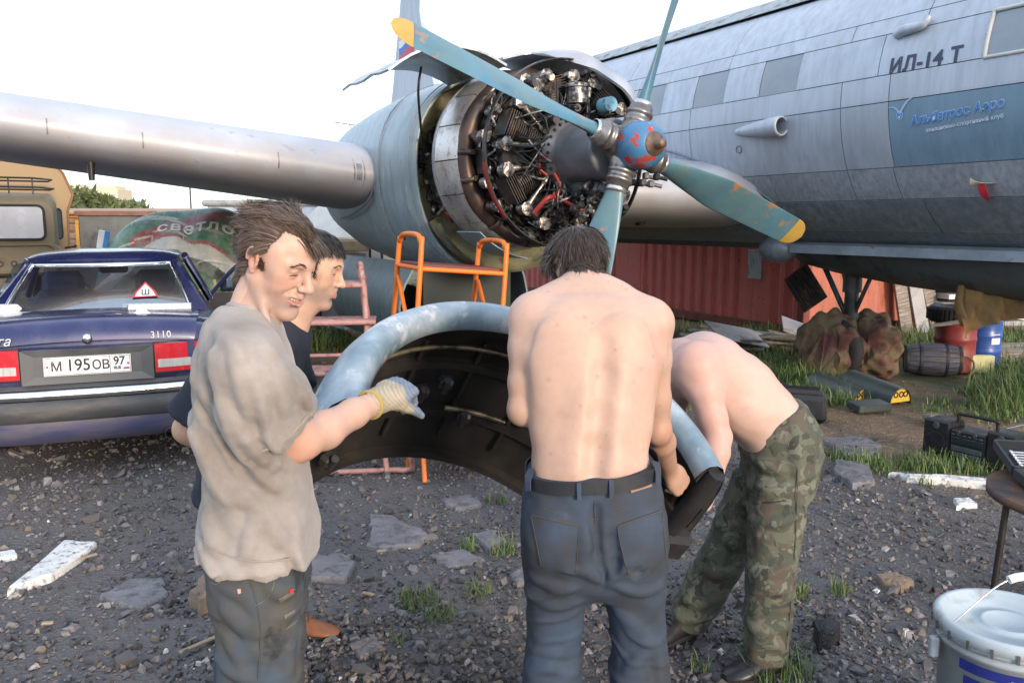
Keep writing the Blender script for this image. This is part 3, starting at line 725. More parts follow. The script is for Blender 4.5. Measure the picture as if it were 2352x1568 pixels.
# air scoops
def scoop(name, x0, x1, th, r0, r1, rise):
    s = MB(); rings = []; n = 20
    for q in (0, .08, .25, .5, .75, .92, .97, 1.0, 1.0, .96, .8):
        inner = len(rings) >= 8; x = lerp(x0, x1, q); r = lerp(r0, r1, min(1, q * 1.25) ** .7) * (1.07 if .9 < q < 1 and not inner else 1); r = r * .86 if inner else r
        c = fp(x, th, rise * min(1, q * 1.3) ** .8 - .01); out = (fp(x, th, 1) - fp(x, th)); tan = Vector((1, 0, 0)).cross(out).normalized()
        rings.append([c + out * (r * sin(2 * pi * k / n)) + tan * (r * cos(2 * pi * k / n)) for k in range(n)])
    s.loft(rings); o = s.build(name, M_skin, fz)
    s = MB(); s.add(rings[-1], [tuple(range(n))]); s.build('scoop_hole', mat('hole_black', (.01, .01, .012), .9) if 'hole_black' not in MATS else MATS['hole_black'], fz)
scoop('air_scoop', -1.66, -.98, -6.2, .03, .092, .075)
s = MB(); s.tube(smoothpath([fp(.12, 20.4, .01), fp(.2, 20.6, .035), fp(.33, 20.8, .04), fp(.38, 21.6, .045), fp(.40, 23.5, .05)]), [.05, .05, .05, .05, .046, .046, .044, .044, .043, .042, .041, .040, .038, .036, .035, .034, .033, .032, .03, .03, .03, .03, .03, .03, .03][:25], 12)
s.build('drain_pipe', M_skin, fz)
s = MB(); s.lathe([(.03, .004), (.036, .008), (.042, .004)], fp(-1.64, -13.5, 0), fp(-1.64, -13.5, 1) - fp(-1.64, -13.5), 18); s.build('filler_ring', M_strip, fz)
# rag and red streamer in the static port
s = MB(); P = [[fp(.80 + .16 * a + .02 * b, -30.2 - 2.0 * a * a - 2.2 * b, .03 + .05 * sin(3 * a + 2 * b)) for a in np.linspace(0, 1, 6)] for b in np.linspace(0, 1, 4)]; s.grid(P, thick=.004)
s.build('rag', mat('beige_rag', (.50, .43, .32), .9, var=.2, scale=14), fz)
s = MB(); P = [[fp(.895 + w_ * (.035 * sin(pi * min(1, .25 + .8 * q))) + .01 * q, -32 - 7 * q, .06 + .015 * sin(4 * q)) for w_ in (-1, -.3, .4, 1)] for q in np.linspace(0, 1, 8)]; s.grid(P, thick=.003)
s.build('red_streamer', mat('red_cloth', (.62, .04, .06), .7, var=.15, scale=6), fz)
# rail, belly pan, nose gear
s = MB(); s.grid([[(x, -.66 + dy, z) for x in np.linspace(-1.5, 3, 10)] for dy, z in ((.0, 1.385), (-.05, 1.385), (-.05, 1.475), (.0, 1.475), (.06, 1.5))], smooth=False); s.build('belly_rail', mat('rail_paint', (.27, .32, .37), .5, metal=.2, var=.2, scale=4, col2=(.22, .09, .09), amt2=.12, scale2=5, edge2=.04), ac)
s = MB(); rings = []
for x, w_, zb in ((-2.1, .10, 1.40), (-1.8, .34, 1.22), (-1.3, .5, 1.14), (-.5, .56, 1.06), (.5, .58, 1.0), (2, .58, .98), (3.2, .4, 1.2)):
    rings.append([(x, w_ * cos(a), 1.45 + (1.45 - zb) * sin(a)) for a in np.linspace(pi, 2 * pi, 17)])
s.loft(rings, closed=False); s.build('belly_pan', mat('belly_dark', (.10, .115, .13), .5, metal=.2, var=.25, scale=3, col2=(.06, .068, .075), amt2=.4), ac)
s = MB(); s.sphere((-1.75, -.60, 1.42), (.24, .2, .16)); s.build('landing_light_bulge', M_skin_low, ac)
M_oildark = mat('oily_dark_metal', (.035, .035, .036), .4, metal=.5, var=.3, scale=9, col2=(.09, .07, .05), amt2=.25)
s = MB(); s.box((0, 0, 0), (.36, .02, .46), None, .005); gd = s.build('nose_gear_door', mat('rusty_door', (.03, .026, .024), .5, var=.3, scale=5, col2=(.20, .08, .03), amt2=.3, scale2=6), ac)
gd.location = (-1.78, -.12, .96); gd.rotation_euler = (.1, -.62, .1)
s = MB()
for i in range(4): s.box((-.12 + .08 * i, -.025, .02), (.03, .03, .36), None, .004)
s.build('door_stiffener', M_oildark, gd)
M_strut = mat('gear_strut', (.085, .10, .10), .45, metal=.4, var=.2, scale=8, col2=(.04, .04, .04), amt2=.4)
s = MB(); s.cyl((-1.24, 0, 1.25), (-1.24, 0, .95), .10); s.cyl((-1.24, 0, .98), (-1.24, 0, .62), .075); s.cyl((-1.24, 0, .66), (-1.24, 0, .40), .055); s.cyl((-1.24, 0, .72), (-1.24, 0, .66), .088)
ng = s.build('nose_gear_strut', M_strut, ac)
s = MB(); s.cyl((-1.62, 0, 1.2), (-1.28, 0, .66), .03); s.build('drag_brace', M_strut, ng)
s = MB(); s.cyl((-1.42, .06, 1.2), (-1.27, .04, .74), .026); s.build('drag_brace', M_strut, ng)
s = MB(); s.cyl((-.98, 0, 1.2), (-1.2, 0, .7), .022); s.build('drag_brace', M_strut, ng)
s = MB(); s.cyl((-1.24, -.24, .36), (-1.24, .24, .36), .045); s.build('axle', M_strut, ng)
s = MB(); s.cyl((-1.24, -.07, .60), (-1.05, -.2, .58), .018); s.cyl((-1.06, -.2, .58), (-1.02, -.2, .58), .03); s.build('torque_link', M_strut, ng)
for sy in (-1, 1):
    s = MB(); s.lathe([(.001, -.075), (.14, -.08), (.17, -.06), (.25, -.075), (.31, -.06), (.335, -.02), (.335, .02), (.31, .06), (.25, .075), (.17, .06), (.14, .08), (.001, .075)], (-1.24, sy * .2, .33), (0, 1, 0), 32); s.build('nose_wheel', M_rubber, ng)
# ---- canvas covers tied round the nose wheels (things of their own)
M_canvas = mat('canvas_cover', (.135, .095, .055), .75, var=.35, scale=7, col2=(.085, .032, .028), amt2=.40, scale2=3.0, edge2=.05, bump=.8, bscale=14)
def wheel_cover(label, cx, cy, seed, w=.17, rz=0):
    r = np.random.default_rng(seed); n, m = 88, 25; rows = []; ph = r.random(8) * 6.28
    for j in range(m):
        q = -1 + 2 * j / (m - 1); row = []
        for k in range(n):
            a = 2 * pi * k / n; rr = .375 * (1 - .30 * abs(q) ** 3.2)
            crease = .030 * sin(5 * a + ph[0] + 2.6 * q) + .022 * sin(9 * a + ph[1] - 4 * q) + .014 * sin(15 * a + ph[2] + 6 * q) + .012 * sin(11 * q + ph[3] + 3 * a)
            rr += crease * (1 - .2 * abs(q)); z = rr * sin(a)
            z = max(z, -.335); flare = .05 * max(0, -sin(a)) ** 3
            row.append(((rr + flare) * cos(a), q * w * (1 + .35 * max(0, -sin(a))) + .012 * sin(7 * a + ph[4]), z))
        rows.append(row)
    s = MB(); s.loft(rows, caps=True); o = s.build('wheel_cover', M_canvas)
    Mx = Matrix.Translation((4.335, 7.977, 0)) @ Matrix.Rotation(-radians(61), 4, 'Z')
    o.location = Mx @ Vector((cx, cy, .345)); o.rotation_euler = (0, 0, -radians(61) + rz)
    return tag(o, label, 'wheel cover', 'canvas covers on the nose wheels')
wheel_cover('brown canvas cover over the nose wheel nearer the plank heap', -1.34, -.19, 3, .17, .12)
wheel_cover('crumpled brown and red canvas cover over the nose wheel nearer the barrel', -1.16, .22, 5, .19, -.15)

# ---- wing
def airfoil(chord, th, n=18):
    up, dn = [], []
    for i in range(n + 1):
        x = .5 * (1 - cos(pi * i / n)); y = 5 * th * (.2969 * sqrt(x) - .126 * x - .3516 * x * x + .2843 * x ** 3 - .1036 * x ** 4)
        up.append((x, y + .02 * sin(pi * x))); dn.append((x, -y * .9 + .02 * sin(pi * x)))
    return [(-x * chord, z * chord) for x, z in reversed(up)] + [(-x * chord, z * chord) for x, z in dn[1:]]
def wing_sec(y, le, chord, th, z, inc=.035):
    return [(le + x * cos(inc) + zz * sin(inc) * 0, y, z + zz + x * sin(inc)) for x, zz in airfoil(chord, th)]
M_wing = mat('wing_skin', (.40, .425, .47), .46, metal=.05, var=.16, scale=1.5, col2=(.38, .345, .33), amt2=.36, scale2=1.6, edge2=.2, col3=(.3, .33, .37), amt3=.14, scale3=6)
def wing_z(y): return 2.16 + (-4.72 - y) * .114
s = MB(); s.loft([wing_sec(y, -3.0 - (-4.72 - y) * .035, 4.0 - (-4.72 - y) * .16, .182 - (-4.72 - y) * .002, wing_z(y)) for y in (-4.4, -4.72, -5.2, -5.9, -7, -8.4, -10, -13, -15.6)], caps=True)
wg = s.build('wing', M_wing, ac)
s = MB(); s.loft([wing_sec(y, le, 4.1 + (le + 2.95), th, zc_) for y, le, th, zc_ in ((-3.4, -2.62, .17, 2.06), (-2.8, -2.45, .168, 2.04), (-2.2, -2.22, .165, 2.02), (-1.7, -1.92, .162, 2.01), (-1.35, -1.62, .158, 2.0), (-1.05, -1.40, .155, 2.0), (0, -1.35, .15, 2.0))], caps=True); wc = s.build('wing_centre_section', M_wing, ac)
# joint bands and seams, rivets in rows across the leading edge
def wing_band(y, w_, off, name, m):
    a = wing_sec(y, -3.0 - (-4.72 - y) * .035, 4.0 - (-4.72 - y) * .16, .182 - (-4.72 - y) * .002, wing_z(y)); n = len(a); rows = []
    cx, cz = a[n // 2][0] - .9, a[n // 2][2]
    for dy in (-w_ / 2, w_ / 2):
        b = wing_sec(y + dy, -3.0 - (-4.72 - y - dy) * .035, 4.0 - (-4.72 - y - dy) * .16, .165 - (-4.72 - y - dy) * .003, wing_z(y + dy))
        row = []
        for p in b:
            d = Vector((p[0] - cx, 0, (p[2] - cz) * 3)).normalized(); row.append(Vector(p) + Vector((d.x, 0, d.z)) * off)
        rows.append(row)
    s = MB(); s.grid(rows); return s.build(name, m, wg)
wing_band(-4.98, .055, .004, 'joint_band', M_strip)
for y in (-5.75, -6.9, -7.62): wing_band(y, .012, .003, 'skin_seam', M_strip)
s = MB()
for yy in (-4.93, -5.03):
    a = wing_sec(yy, -3.0 - (-4.72 - yy) * .035, 4.0 - (-4.72 - yy) * .16, .165, wing_z(yy)); P = smoothpath(a[8:-8], 4)
    for p in P[::1]: s.sphere(p, .008, 6, 4)
o = s.build('rivets', M_strip, wg); o['kind'] = 'stuff'
s = MB(); s.cyl((-3.5, -7.3, 2.25), (-3.5, -7.3, 2.08), .035, .025); s.build('tie_down_lug', M_oildark, wg)
for k in range(7):
    s = MB(); s.box((-2.75 - .25 * (k % 2), -3.2 + .36 * k, 1.70), (.10, .08, .06), None, .008); s.build('drain_fitting', M_oildark, wc)
# ---- fin
s = MB(); prof = [(-15.6, 3.2), (-15.15, 4.2), (-14.85, 4.9), (-14.3, 6.6), (-14.0, 7.7), (-13.3, 7.75), (-13.0, 7.2), (-13.1, 6.35), (-12.75, 5.4), (-12.3, 4.6), (-11.6, 4.25), (-10.2, 4.1), (-10.5, 3.4)]
s.prism([(a, b) for a, b in prof], -.07, .07, Matrix.Rotation(pi / 2, 4, 'X')); fin = s.build('tail_fin', M_skin, ac)
for k, c_ in enumerate(((.75, .75, .76), (.06, .16, .5), (.55, .06, .07))):
    s = MB(); P = [[(x, -.078, 5.98 - .17 * k - dz * .17 + .04 * sin(7 * (x + 14)) + .06 * (x + 14.3)) for x in np.linspace(-14.35, -13.45, 9)] for dz in (0, 1)]; s.grid(P, thick=.004); s.build('flag_stripe', mat('flag_%d' % k, c_, .5), fin)

# ---- engine nacelle
M_nac = mat('nacelle_paint', (.30, .37, .40), .42, metal=.2, var=.14, scale=1.5, stretch=(3, 3, .7), col2=(.20, .265, .29), amt2=.42, scale2=2.3, edge2=.2, stretch2=(4, 4, .6), col3=(.38, .43, .46), amt3=.22, scale3=5)
def nsec(x, w_, t, b, n=40, c=0):
    out = []
    for k in range(n):
        a = 2 * pi * k / n; ca, sa = cos(a), sin(a); e = .9
        out.append((x, -AE + w_ * math.copysign(abs(ca) ** e, ca), AHZ + (t if sa > 0 else b) * math.copysign(abs(sa) ** e, sa)))
    return out
s = MB(); s.loft([nsec(-2.12, .745, .76, .98), nsec(-2.10, .765, .78, 1.0), nsec(-2.13, .78, .795, 1.015), nsec(-2.5, .81, .82, 1.03), nsec(-3.1, .83, .82, 1.04), nsec(-3.9, .80, .78, 1.0), nsec(-4.8, .72, .70, .9), nsec(-5.8, .55, .55, .7), nsec(-6.8, .28, .36, .4), nsec(-7.2, .05, .2, .1)])
nac = s.build('engine_nacelle', M_nac, ac)
s = MB(); s.loft([nsec(-2.12, .745, .76, .98), nsec(-2.34, .72, .73, .95)]); s.build('nacelle_lip', mat('olive_primer', (.23, .215, .12), .6, var=.2, scale=8, col2=(.06, .055, .04), amt2=.35), nac)
s = MB(); r0, r1_ = nsec(-2.34, .72, .73, .95), nsec(-2.36, .05, .05, .05); s.loft([r0, r1_], smooth=False); fw = s.build('firewall', MATS['olive_primer'], nac)
for y_, w_ in ((-4.0, 1.0),):
    s = MB(); s.tube([Vector(p) * 1.0 for p in nsec(-2.9, .835, .832, 1.05)], .006, 6, closed=True); s.build('skin_seam', M_strip, nac)
s = MB(); s.tube([Vector(p) for p in nsec(-2.2, .803, .815, 1.035)], .005, 6, closed=True); s.build('skin_seam', M_strip, nac)
s = MB(); s.tube(smoothpath([(-3.05, -4.80, 2.12), (-3.2, -4.83, 2.33), (-3.6, -4.84, 2.48), (-4.2, -4.80, 2.53)]), .012, 6); s.tube(smoothpath([(-3.05, -4.80, 2.12), (-3.2, -4.84, 1.92), (-3.7, -4.83, 1.80), (-4.4, -4.75, 1.75)]), .012, 6); s.build('wing_root_edge', M_strip, nac)
# small vent on nacelle, gear doors below
s = MB(); s.box((-2.55, -4.74, 1.57), (.09, .05, .06), None, .01); s.build('vent', MATS['hole_black'], nac)
M_gdoor = mat('gear_door_paint', (.20, .26, .28), .45, metal=.2, var=.15, scale=2, col2=(.12, .16, .17), amt2=.4, scale2=2.5, edge2=.2, stretch2=(5, 5, .6))
s = MB(); P = [[(x, -4.62 - .16 * sin(pi * q) - .05 * q, 1.32 - .82 * q) for x in np.linspace(-4.6, -2.45, 9)] for q in np.linspace(0, 1, 9)]; s.grid(P, thick=.02); s.build('gear_door', M_gdoor, ac)
s = MB(); P = [[(x, -3.42 + .1 * sin(pi * q), 1.32 - .8 * q) for x in np.linspace(-4.6, -2.6, 5)] for q in np.linspace(0, 1, 6)]; s.grid(P, thick=.02); s.build('gear_door', M_gdoor, ac)
s = MB(); s.box((-2.62, -4.02, 1.0), (.04, .98, .62), None, .005); s.build('gear_bay_shield', mat('shield_dark', (.03, .04, .04), .6), ac)
s = MB(); s.cyl((-3.6, -4.0, 1.5), (-3.6, -4.0, .45), .09); mg = s.build('main_gear_strut', M_strut, ac)
for sy in (-1, 1):
    s = MB(); s.lathe([(.001, -.14), (.2, -.15), (.26, -.12), (.40, -.14), (.50, -.10), (.525, 0), (.50, .10), (.40, .14), (.26, .12), (.2, .15), (.001, .14)], (-3.6, -4.0 + sy * .3, .52), (0, 1, 0), 36); s.build('main_wheel', M_rubber, mg)
s = MB(); s.cyl((-3.6, -4.4, .52), (-3.6, -3.6, .52), .05); s.build('axle', M_strut, mg)
# open outboard cowl door with its stay, top cowl hood
def ep(x, r, ph): return Vector((x, -AE + r * cos(radians(ph)), AHZ + r * sin(radians(ph))))
s = MB(); hinge = ep(-1.7, .80, 122); rows = []
for q in np.linspace(0, 1, 12):
    ang = radians(152 + 60 * q - 30); yy = hinge.y - .98 * q ; zz = hinge.z + .20 * sin(pi * (q * .78 + .12)) - .07 - .10 * q * q
    rows.append([(x, yy, zz + .012 * sin(23 * x + 9 * q) * q) for x in np.linspace(-2.14, -1.05, 7)])
s.grid(rows, thick=.018); s.build('cowl_door', mat('cowl_door_metal', (.36, .40, .43), .4, metal=.4, var=.15, scale=4, col2=(.1, .1, .1), amt2=.25, scale2=5), ac)
s = MB(); a_ = Vector((-1.7, hinge.y - .45, hinge.z + .06)); s.tube(smoothpath([a_, a_ + Vector((.0, -.03, -.22)), ep(-2.05, .74, 168)]), .011, 6); s.build('door_stay', M_oildark, ac)
M_hood = mat('cowl_hood_metal', (.50, .52, .56), .33, metal=.55, var=.12, scale=3, col2=(.40, .36, .34), amt2=.3, scale2=2.2, edge2=.2)
s = MB(); rows = []
for ph in np.linspace(26, 114, 26):
    row = []; w_ = min(1, max(0, (ph - 80) / 18)); w_ = w_ * w_ * (3 - 2 * w_); xf = lerp(-.64, -1.25, w_); dr = lerp(.21, .0, w_)
    for q in np.linspace(0, 1, 16):
        x = lerp(-2.02, xf, q); r_ = .865 - .015 * q - dr * (1 - sqrt(max(0, 1 - max(0, (q - .55) / .45) ** 2.2))) + .010 * sin(radians(ph * 9 + 40 * q))
        row.append(ep(x, r_, ph))
    rows.append(row)
s.grid(rows, thick=.02); s.build('cowl_hood', M_hood, ac)
# ================================================================ engine and propeller (parts of the aircraft)
M_eng = mat('engine_dark', (.045, .046, .05), .5, metal=.4, var=.3, scale=9, col2=(.10, .085, .07), amt2=.3, scale2=12)
M_fin = mat('cylinder_fins', (.055, .05, .047), .5, metal=.5, var=.3, scale=14, col2=(.16, .10, .06), amt2=.25, scale2=9)
M_alu = mat('bare_aluminium', (.36, .35, .34), .38, metal=.7, var=.25, scale=20, col2=(.06, .052, .045), amt2=.50, scale2=22, edge2=.08, bump=.3, bscale=50)
M_band = mat('silver_band', (.58, .56, .54), .34, metal=.7, var=.15, scale=5, col2=(.20, .15, .12), amt2=.22, scale2=9, edge2=.10, col3=(.07, .06, .05), amt3=.10, scale3=30)
M_exh = mat('exhaust_steel', (.070, .058, .055), .42, metal=.6, var=.25, scale=5, col2=(.13, .075, .05), amt2=.35, scale2=4, edge2=.2)
M_case = mat('nose_case', (.20, .215, .235), .42, metal=.3, var=.12, scale=5, col2=(.12, .125, .135), amt2=.4, scale2=4, edge2=.2)
M_hub = mat('hub_steel', (.26, .25, .245), .36, metal=.75, var=.15, scale=8, col2=(.14, .11, .09), amt2=.3, scale2=9, edge2=.12)
M_hose = mat('black_hose', (.02, .02, .021), .45); M_red = mat('red_hose', (.24, .025, .022), .4, var=.15, scale=9)
s = MB(); AX = (1, 0, 0)
s.lathe([(.10, -1.9), (.34, -1.9), (.36, -1.6), (.33, -1.35), (.33, -.98), (.31, -.86), (.27, -.78)], (0, -AE, AHZ), AX, 32)
eng = s.build('engine', M_eng, ac)
s = MB(); s.lathe([(.27, -.80), (.285, -.78), (.285, -.70), (.25, -.69), (.232, -.66), (.228, -.655), (.226, -.50), (.224, -.40), (.222, -.20), (.2215, -.185), (.214, -.172), (.20, -.168), (.15, -.165), (.10, -.15)], (0, -AE, AHZ), AX, 40); s.build('nose_case', M_case, eng)
for k in range(26):
    s = MB(); a = 360 * k / 26; s.sphere(ep(-.685, .262, a), .013, 8, 5); s.build('flange_bolt', M_oildark, eng)
# pushrod base ring: chunky fittings
def finned(mb, x, ph, r0, r1, rad, n=12):
    """finned barrel standing radially"""
    a, b = ep(x, r0, ph), ep(x, r1, ph); d = (b - a).length; prof = []
    for k in range(n):
        h = d * k / n; prof += [(rad, h), (rad, h + d / n * .45), (rad * .82, h + d / n * .55), (rad * .82, h + d / n * .98)]
    mb.lathe(prof, a, b - a, 18, smooth=False)
def rocker(mb, x, ph, r, sz=1.0, seed=0):
    """lumpy rocker cover with scalloped rim"""
    c = ep(x, r, ph); out = (ep(x, 1, ph) - ep(x, 0, ph)).normalized(); R_ = frame(Vector((1, 0, 0)), out)
    rr = random.Random(seed); rings = []
    for q, sc in ((-.075, .75), (-.05, 1.0), (.0, 1.05), (.035, 1.0), (.052, 1.16), (.062, 1.16), (.064, .8), (.07, .0)):
        ring = []
        for k in range(16):
            a = 2 * pi * k / 16; rad = (.046 + (.006 if k % 2 and q > .05 else 0)) * sc * sz * rr.uniform(.97, 1.03)
            ring.append(c + R_ @ Vector((rad * cos(a) * .85, rad * sin(a), q * sz)))
        rings.append(ring)
    mb.loft(rings, smooth=False)
for row, (x0, phs, rr0, hr) in enumerate(((-.86, 158, .30, .60), (-1.13, 158 + 25.7, .33, .645))):
    for k in range(7):
        ph = phs + 360 / 7 * k
        s = MB(); finned(s, x0, ph, rr0, .53, .105); cy = s.build('cylinder', M_fin, eng)
        s = MB(); R_ = frame((ep(0, 1, ph) - ep(0, 0, ph)), AX)
        s.box(ep(x0, .555, ph), (.15, .20, .09), R_, .02)
        for j in range(5): s.box(ep(x0, .525 + .02 * j, ph), (.19, .215, .006), R_)
        s.build('cylinder_head', M_fin, eng)
        for d in (-16.5, 16.5):
            s = MB(); rocker(s, x0 + .075, ph + d, hr, 1.0, int(ph * 7 + d) % 97); s.build('rocker_box', M_alu, eng)
            if row == 0:
                s = MB(); a, b = ep(-.735, .285, ph + d * .55), ep(x0 + .09, hr - .05, ph + d); s.tube([a, a.lerp(b, .5), b], [.014, .013, .019], 8)
                s.lathe([(.018, 0), (.024, .02), (.024, .05), (.016, .06)], a.lerp(b, .06), b - a, 10); s.lathe([(.016, 0), (.03, .10), (.034, .14)], a.lerp(b, .66), b - a, 10)
                s.build('pushrod_tube', M_alu, eng)
                s = MB(); a2 = a + Vector((.03, 0, 0)); b2 = ep(x0 + .11, hr - .10, ph + d * 1.35); m_ = a2.lerp(b2, .5) + Vector((.05, 0, -.02)); s.tube(smoothpath([a2, m_, b2], 5), .0085, 6); s.build('ignition_lead', M_hose, eng)
        if row == 0:
            s = MB(); s.box(ep(x0 - .02, .47, ph + 25.7), (.10, .16, .2), frame((ep(0, 1, ph + 25.7) - ep(0, 0, ph + 25.7)), AX), .015); s.build('air_baffle', M_eng, eng)
            s = MB(); s.tube(smoothpath([ep(x0 - .05, .52, ph + 8), ep(x0 - .16, .56, ph + 9), ep(x0 - .28, .62, ph + 12)], 5), .042, 12); s.build('exhaust_stack', M_exh, eng)
        else:
            s = MB(); s.tube(smoothpath([ep(x0 + .02, .54, ph - 9), ep(x0 - .0, .62, ph - 13), ep(x0 - .06, .66, ph - 18)], 5), .042, 12); s.build('exhaust_stack', M_exh, eng)
# collector ring, silver flap band, hoop
s = MB(); P = [ep(-1.30, .67, a) for a in np.linspace(-60, 285, 72)]; s.tube(P, [.074 + .006 * sin(a * 7) for a in np.linspace(0, 6, 72)], 14); s.build('exhaust_collector', M_exh, eng)
for a in (128, 178, 196, 232, 262):
    s = MB(); c = ep(-1.26, .665, a); t = (ep(-1.26, .665, a + 1) - c); s.lathe([(.080, -.02), (.087, -.018), (.087, .018), (.080, .02)], c, t, 16); s.box(c + Vector((.085, 0, 0)), (.03, .03, .04)); s.build('collector_clamp', M_exh, eng)
for i in range(7):
    a0, a1 = 118 + i * 21.5, 118 + (i + 1) * 21.5 - .7
    s = MB(); s.grid([[ep(x, r_, a) for a in np.linspace(a0, a1, 6)] for x, r_ in ((-1.30, .735), (-1.33, .752), (-1.66, .772), (-1.70, .765))], thick=.008); s.build('cowl_flap', M_band, eng)
s = MB(); s.lathe([(.765, -1.72), (.785, -1.715), (.785, -1.68), (.768, -1.675)], (0, -AE, AHZ), AX, 48, smooth=False); s.build('flap_ring', M_strip, eng)
s = MB(); s.lathe([(.735, -.80), (.745, -.80), (.748, -.845), (.735, -.845), (.735, -.80)], (0, -AE, AHZ), AX, 64, smooth=False); s.build('cowl_support_hoop', M_oildark, eng)
s = MB(); s.grid([[ep(x, .750, a) for a in np.linspace(186, 222, 10)] for x in (-.798, -.847)], thick=.003); s.build('red_hoop_paint', M_red, eng)
# inner cylinder baffle shroud that keeps the middle dark
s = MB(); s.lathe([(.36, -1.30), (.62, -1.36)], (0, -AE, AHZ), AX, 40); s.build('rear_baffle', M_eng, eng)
# pipes, hoses and brackets
def pipe(name, pts, r, m, n=5): s = MB(); s.tube(smoothpath(pts, n), r, 8); return s.build(name, m, eng)
pipe('red_hose', [ep(-.66, .27, 215), ep(-.64, .30, 232), ep(-.62, .40, 236), ep(-.60, .47, 228), ep(-.68, .60, 230)], .020, M_red)
pipe('red_hose', [ep(-.66, .28, 185), ep(-.69, .33, 190), ep(-.68, .36, 200), ep(-.66, .33, 212)], .013, M_red)
pipe('red_hose', [ep(-.6, .40, 240), ep(-.55, .42, 255), ep(-.52, .45, 266)], .018, M_red)
pipe('red_hose', [ep(-2.05, .62, 214), ep(-1.95, .70, 216), ep(-1.9, .72, 222), ep(-2.0, .70, 228)], .02, M_red)
rh = random.Random(21)
for i in range(70):
    a = rh.uniform(60, 330); b = a + rh.uniform(-40, 40); r0_, r1b = rh.uniform(.27, .36), rh.uniform(.40, .62); x = rh.uniform(-.85, -.58)
    pipe('fuel_pipe', [ep(x, r0_, a), ep(x + rh.uniform(.0, .08), (r0_ + r1b) / 2, (a + b) / 2 + rh.uniform(-8, 8)), ep(x - .1, r1b, b)], rh.choice([.006, .008, .011]), rh.choice([M_hose, M_hose, M_eng, M_alu]), 4)
for i in range(30):
    a = rh.uniform(35, 135); r_ = rh.uniform(.32, .66); x = rh.uniform(-1.15, -.68); sc = rh.uniform(.6, 1.5)
    s = MB(); s.box(ep(x, r_, a), (.07 * sc, .05 * sc, .06 * sc), frame(ep(0, 1, a) - ep(0, 0, a), AX), .01 * sc); s.cyl(ep(x + .03, r_, a), ep(x + .09 * sc, r_, a + 3), .02 * sc); s.build('accessory', rh.choice([M_eng, M_alu, M_oildark, M_eng]), eng)
for i in range(16):
    a = rh.uniform(240, 300); r_ = rh.uniform(.28, .6); x = rh.uniform(-.8, -.3)
    s = MB(); s.box(ep(x, r_, a), (.08, .05, .05), frame(ep(0, 1, a) - ep(0, 0, a), AX), .01); s.cyl(ep(x, r_, a), ep(x + .08, r_ - .03, a), .022); s.build('accessory', rh.choice([M_eng, M_oildark, M_alu]), eng)
for i in range(46):                                                     # harness and small lines between the rows, outboard side
    a = rh.uniform(115, 270); r_ = rh.uniform(.50, .70); x = rh.uniform(-1.2, -.92)
    pipe('oil_line', [ep(x, r_, a), ep(x + rh.uniform(-.03, .1), r_ + rh.uniform(-.06, .05), a + rh.uniform(3, 9)), ep(x + rh.uniform(-.05, .1), r_ + rh.uniform(-.1, .06), a + rh.uniform(9, 20))], rh.choice([.007, .010, .014]), rh.choice([M_hose, M_oildark, M_eng, M_alu]), 4)
for i in range(26):
    a = rh.uniform(118, 275); r_ = rh.uniform(.46, .66); x = rh.uniform(-1.18, -.9); sc = rh.uniform(.5, 1.1)
    s = MB(); s.box(ep(x, r_, a), (.06 * sc, .05 * sc, .06 * sc), frame(ep(0, 1, a) - ep(0, 0, a), AX), .01 * sc); s.cyl(ep(x + .02, r_, a), ep(x + .07 * sc, r_ + .02, a + 2), .018 * sc); s.build('bracket', rh.choice([M_eng, M_alu, M_oildark]), eng)
# magneto (pale blue cap) and governor on top, oil sump below
s = MB(); s.cyl(ep(-.62, .42, 62), ep(-.50, .42, 62), .058, n=24); s.build('magneto_cap', mat('magneto_blue', (.20, .42, .52), .45, var=.1, scale=9, col2=(.03, .05, .06), amt2=.3, scale2=14), eng)
s = MB(); s.cyl(ep(-.72, .42, 62), ep(-.6, .42, 62), .045); s.build('magneto', M_eng, eng)
s = MB(); s.cyl(ep(-.66, .38, 92), ep(-.66, .50, 92), .085, .075, n=24); s.lathe([(.09, 0), (.095, .02), (.08, .03), (.0, .035)], ep(-.66, .50, 92), ep(0, 1, 92) - ep(0, 0, 92), 24); s.build('oil_filter_housing', M_alu, eng)
s = MB(); s.box(ep(-.55, .27, 268), (.42, .10, .09), None, .02); s.cyl(ep(-.75, .27, 268), ep(-.9, .27, 268), .04); s.cyl(ep(-.34, .27, 268), ep(-.2, .3, 262), .03); s.build('oil_pump', M_case, eng)
# bits in the gap behind the flap band: brackets, conduits on the firewall
for i in range(10):
    a = 140 + i * 11 + rh.uniform(-3, 3); r_ = rh.uniform(.55, .68)
    s = MB(); s.box(ep(-2.28, r_, a), (.06, .05, rh.uniform(.05, .16)), None, .008); s.cyl(ep(-2.25, r_ - .04, a), ep(-2.12, r_, a + 2), .018); s.build('firewall_fitting', rh.choice([M_alu, M_oildark, MATS['olive_primer']]), eng)
for i in range(5):
    a = 150 + i * 16; pipe('conduit', [ep(-2.25, .60, a), ep(-2.2, .66, a + 6), ep(-2.1, .66, a + 14), ep(-1.8, .62, a + 20)], .014, rh.choice([M_hose, M_oildark]), 5)
s = MB(); s.tube([ep(-2.3, .62, 214), ep(-1.75, .72, 226)], .022, 8); s.tube([ep(-2.2, .78, 222), ep(-1.72, .70, 210)], .018, 8); s.sphere(ep(-2.2, .70, 217), .04); s.build('engine_mount', M_alu, eng)
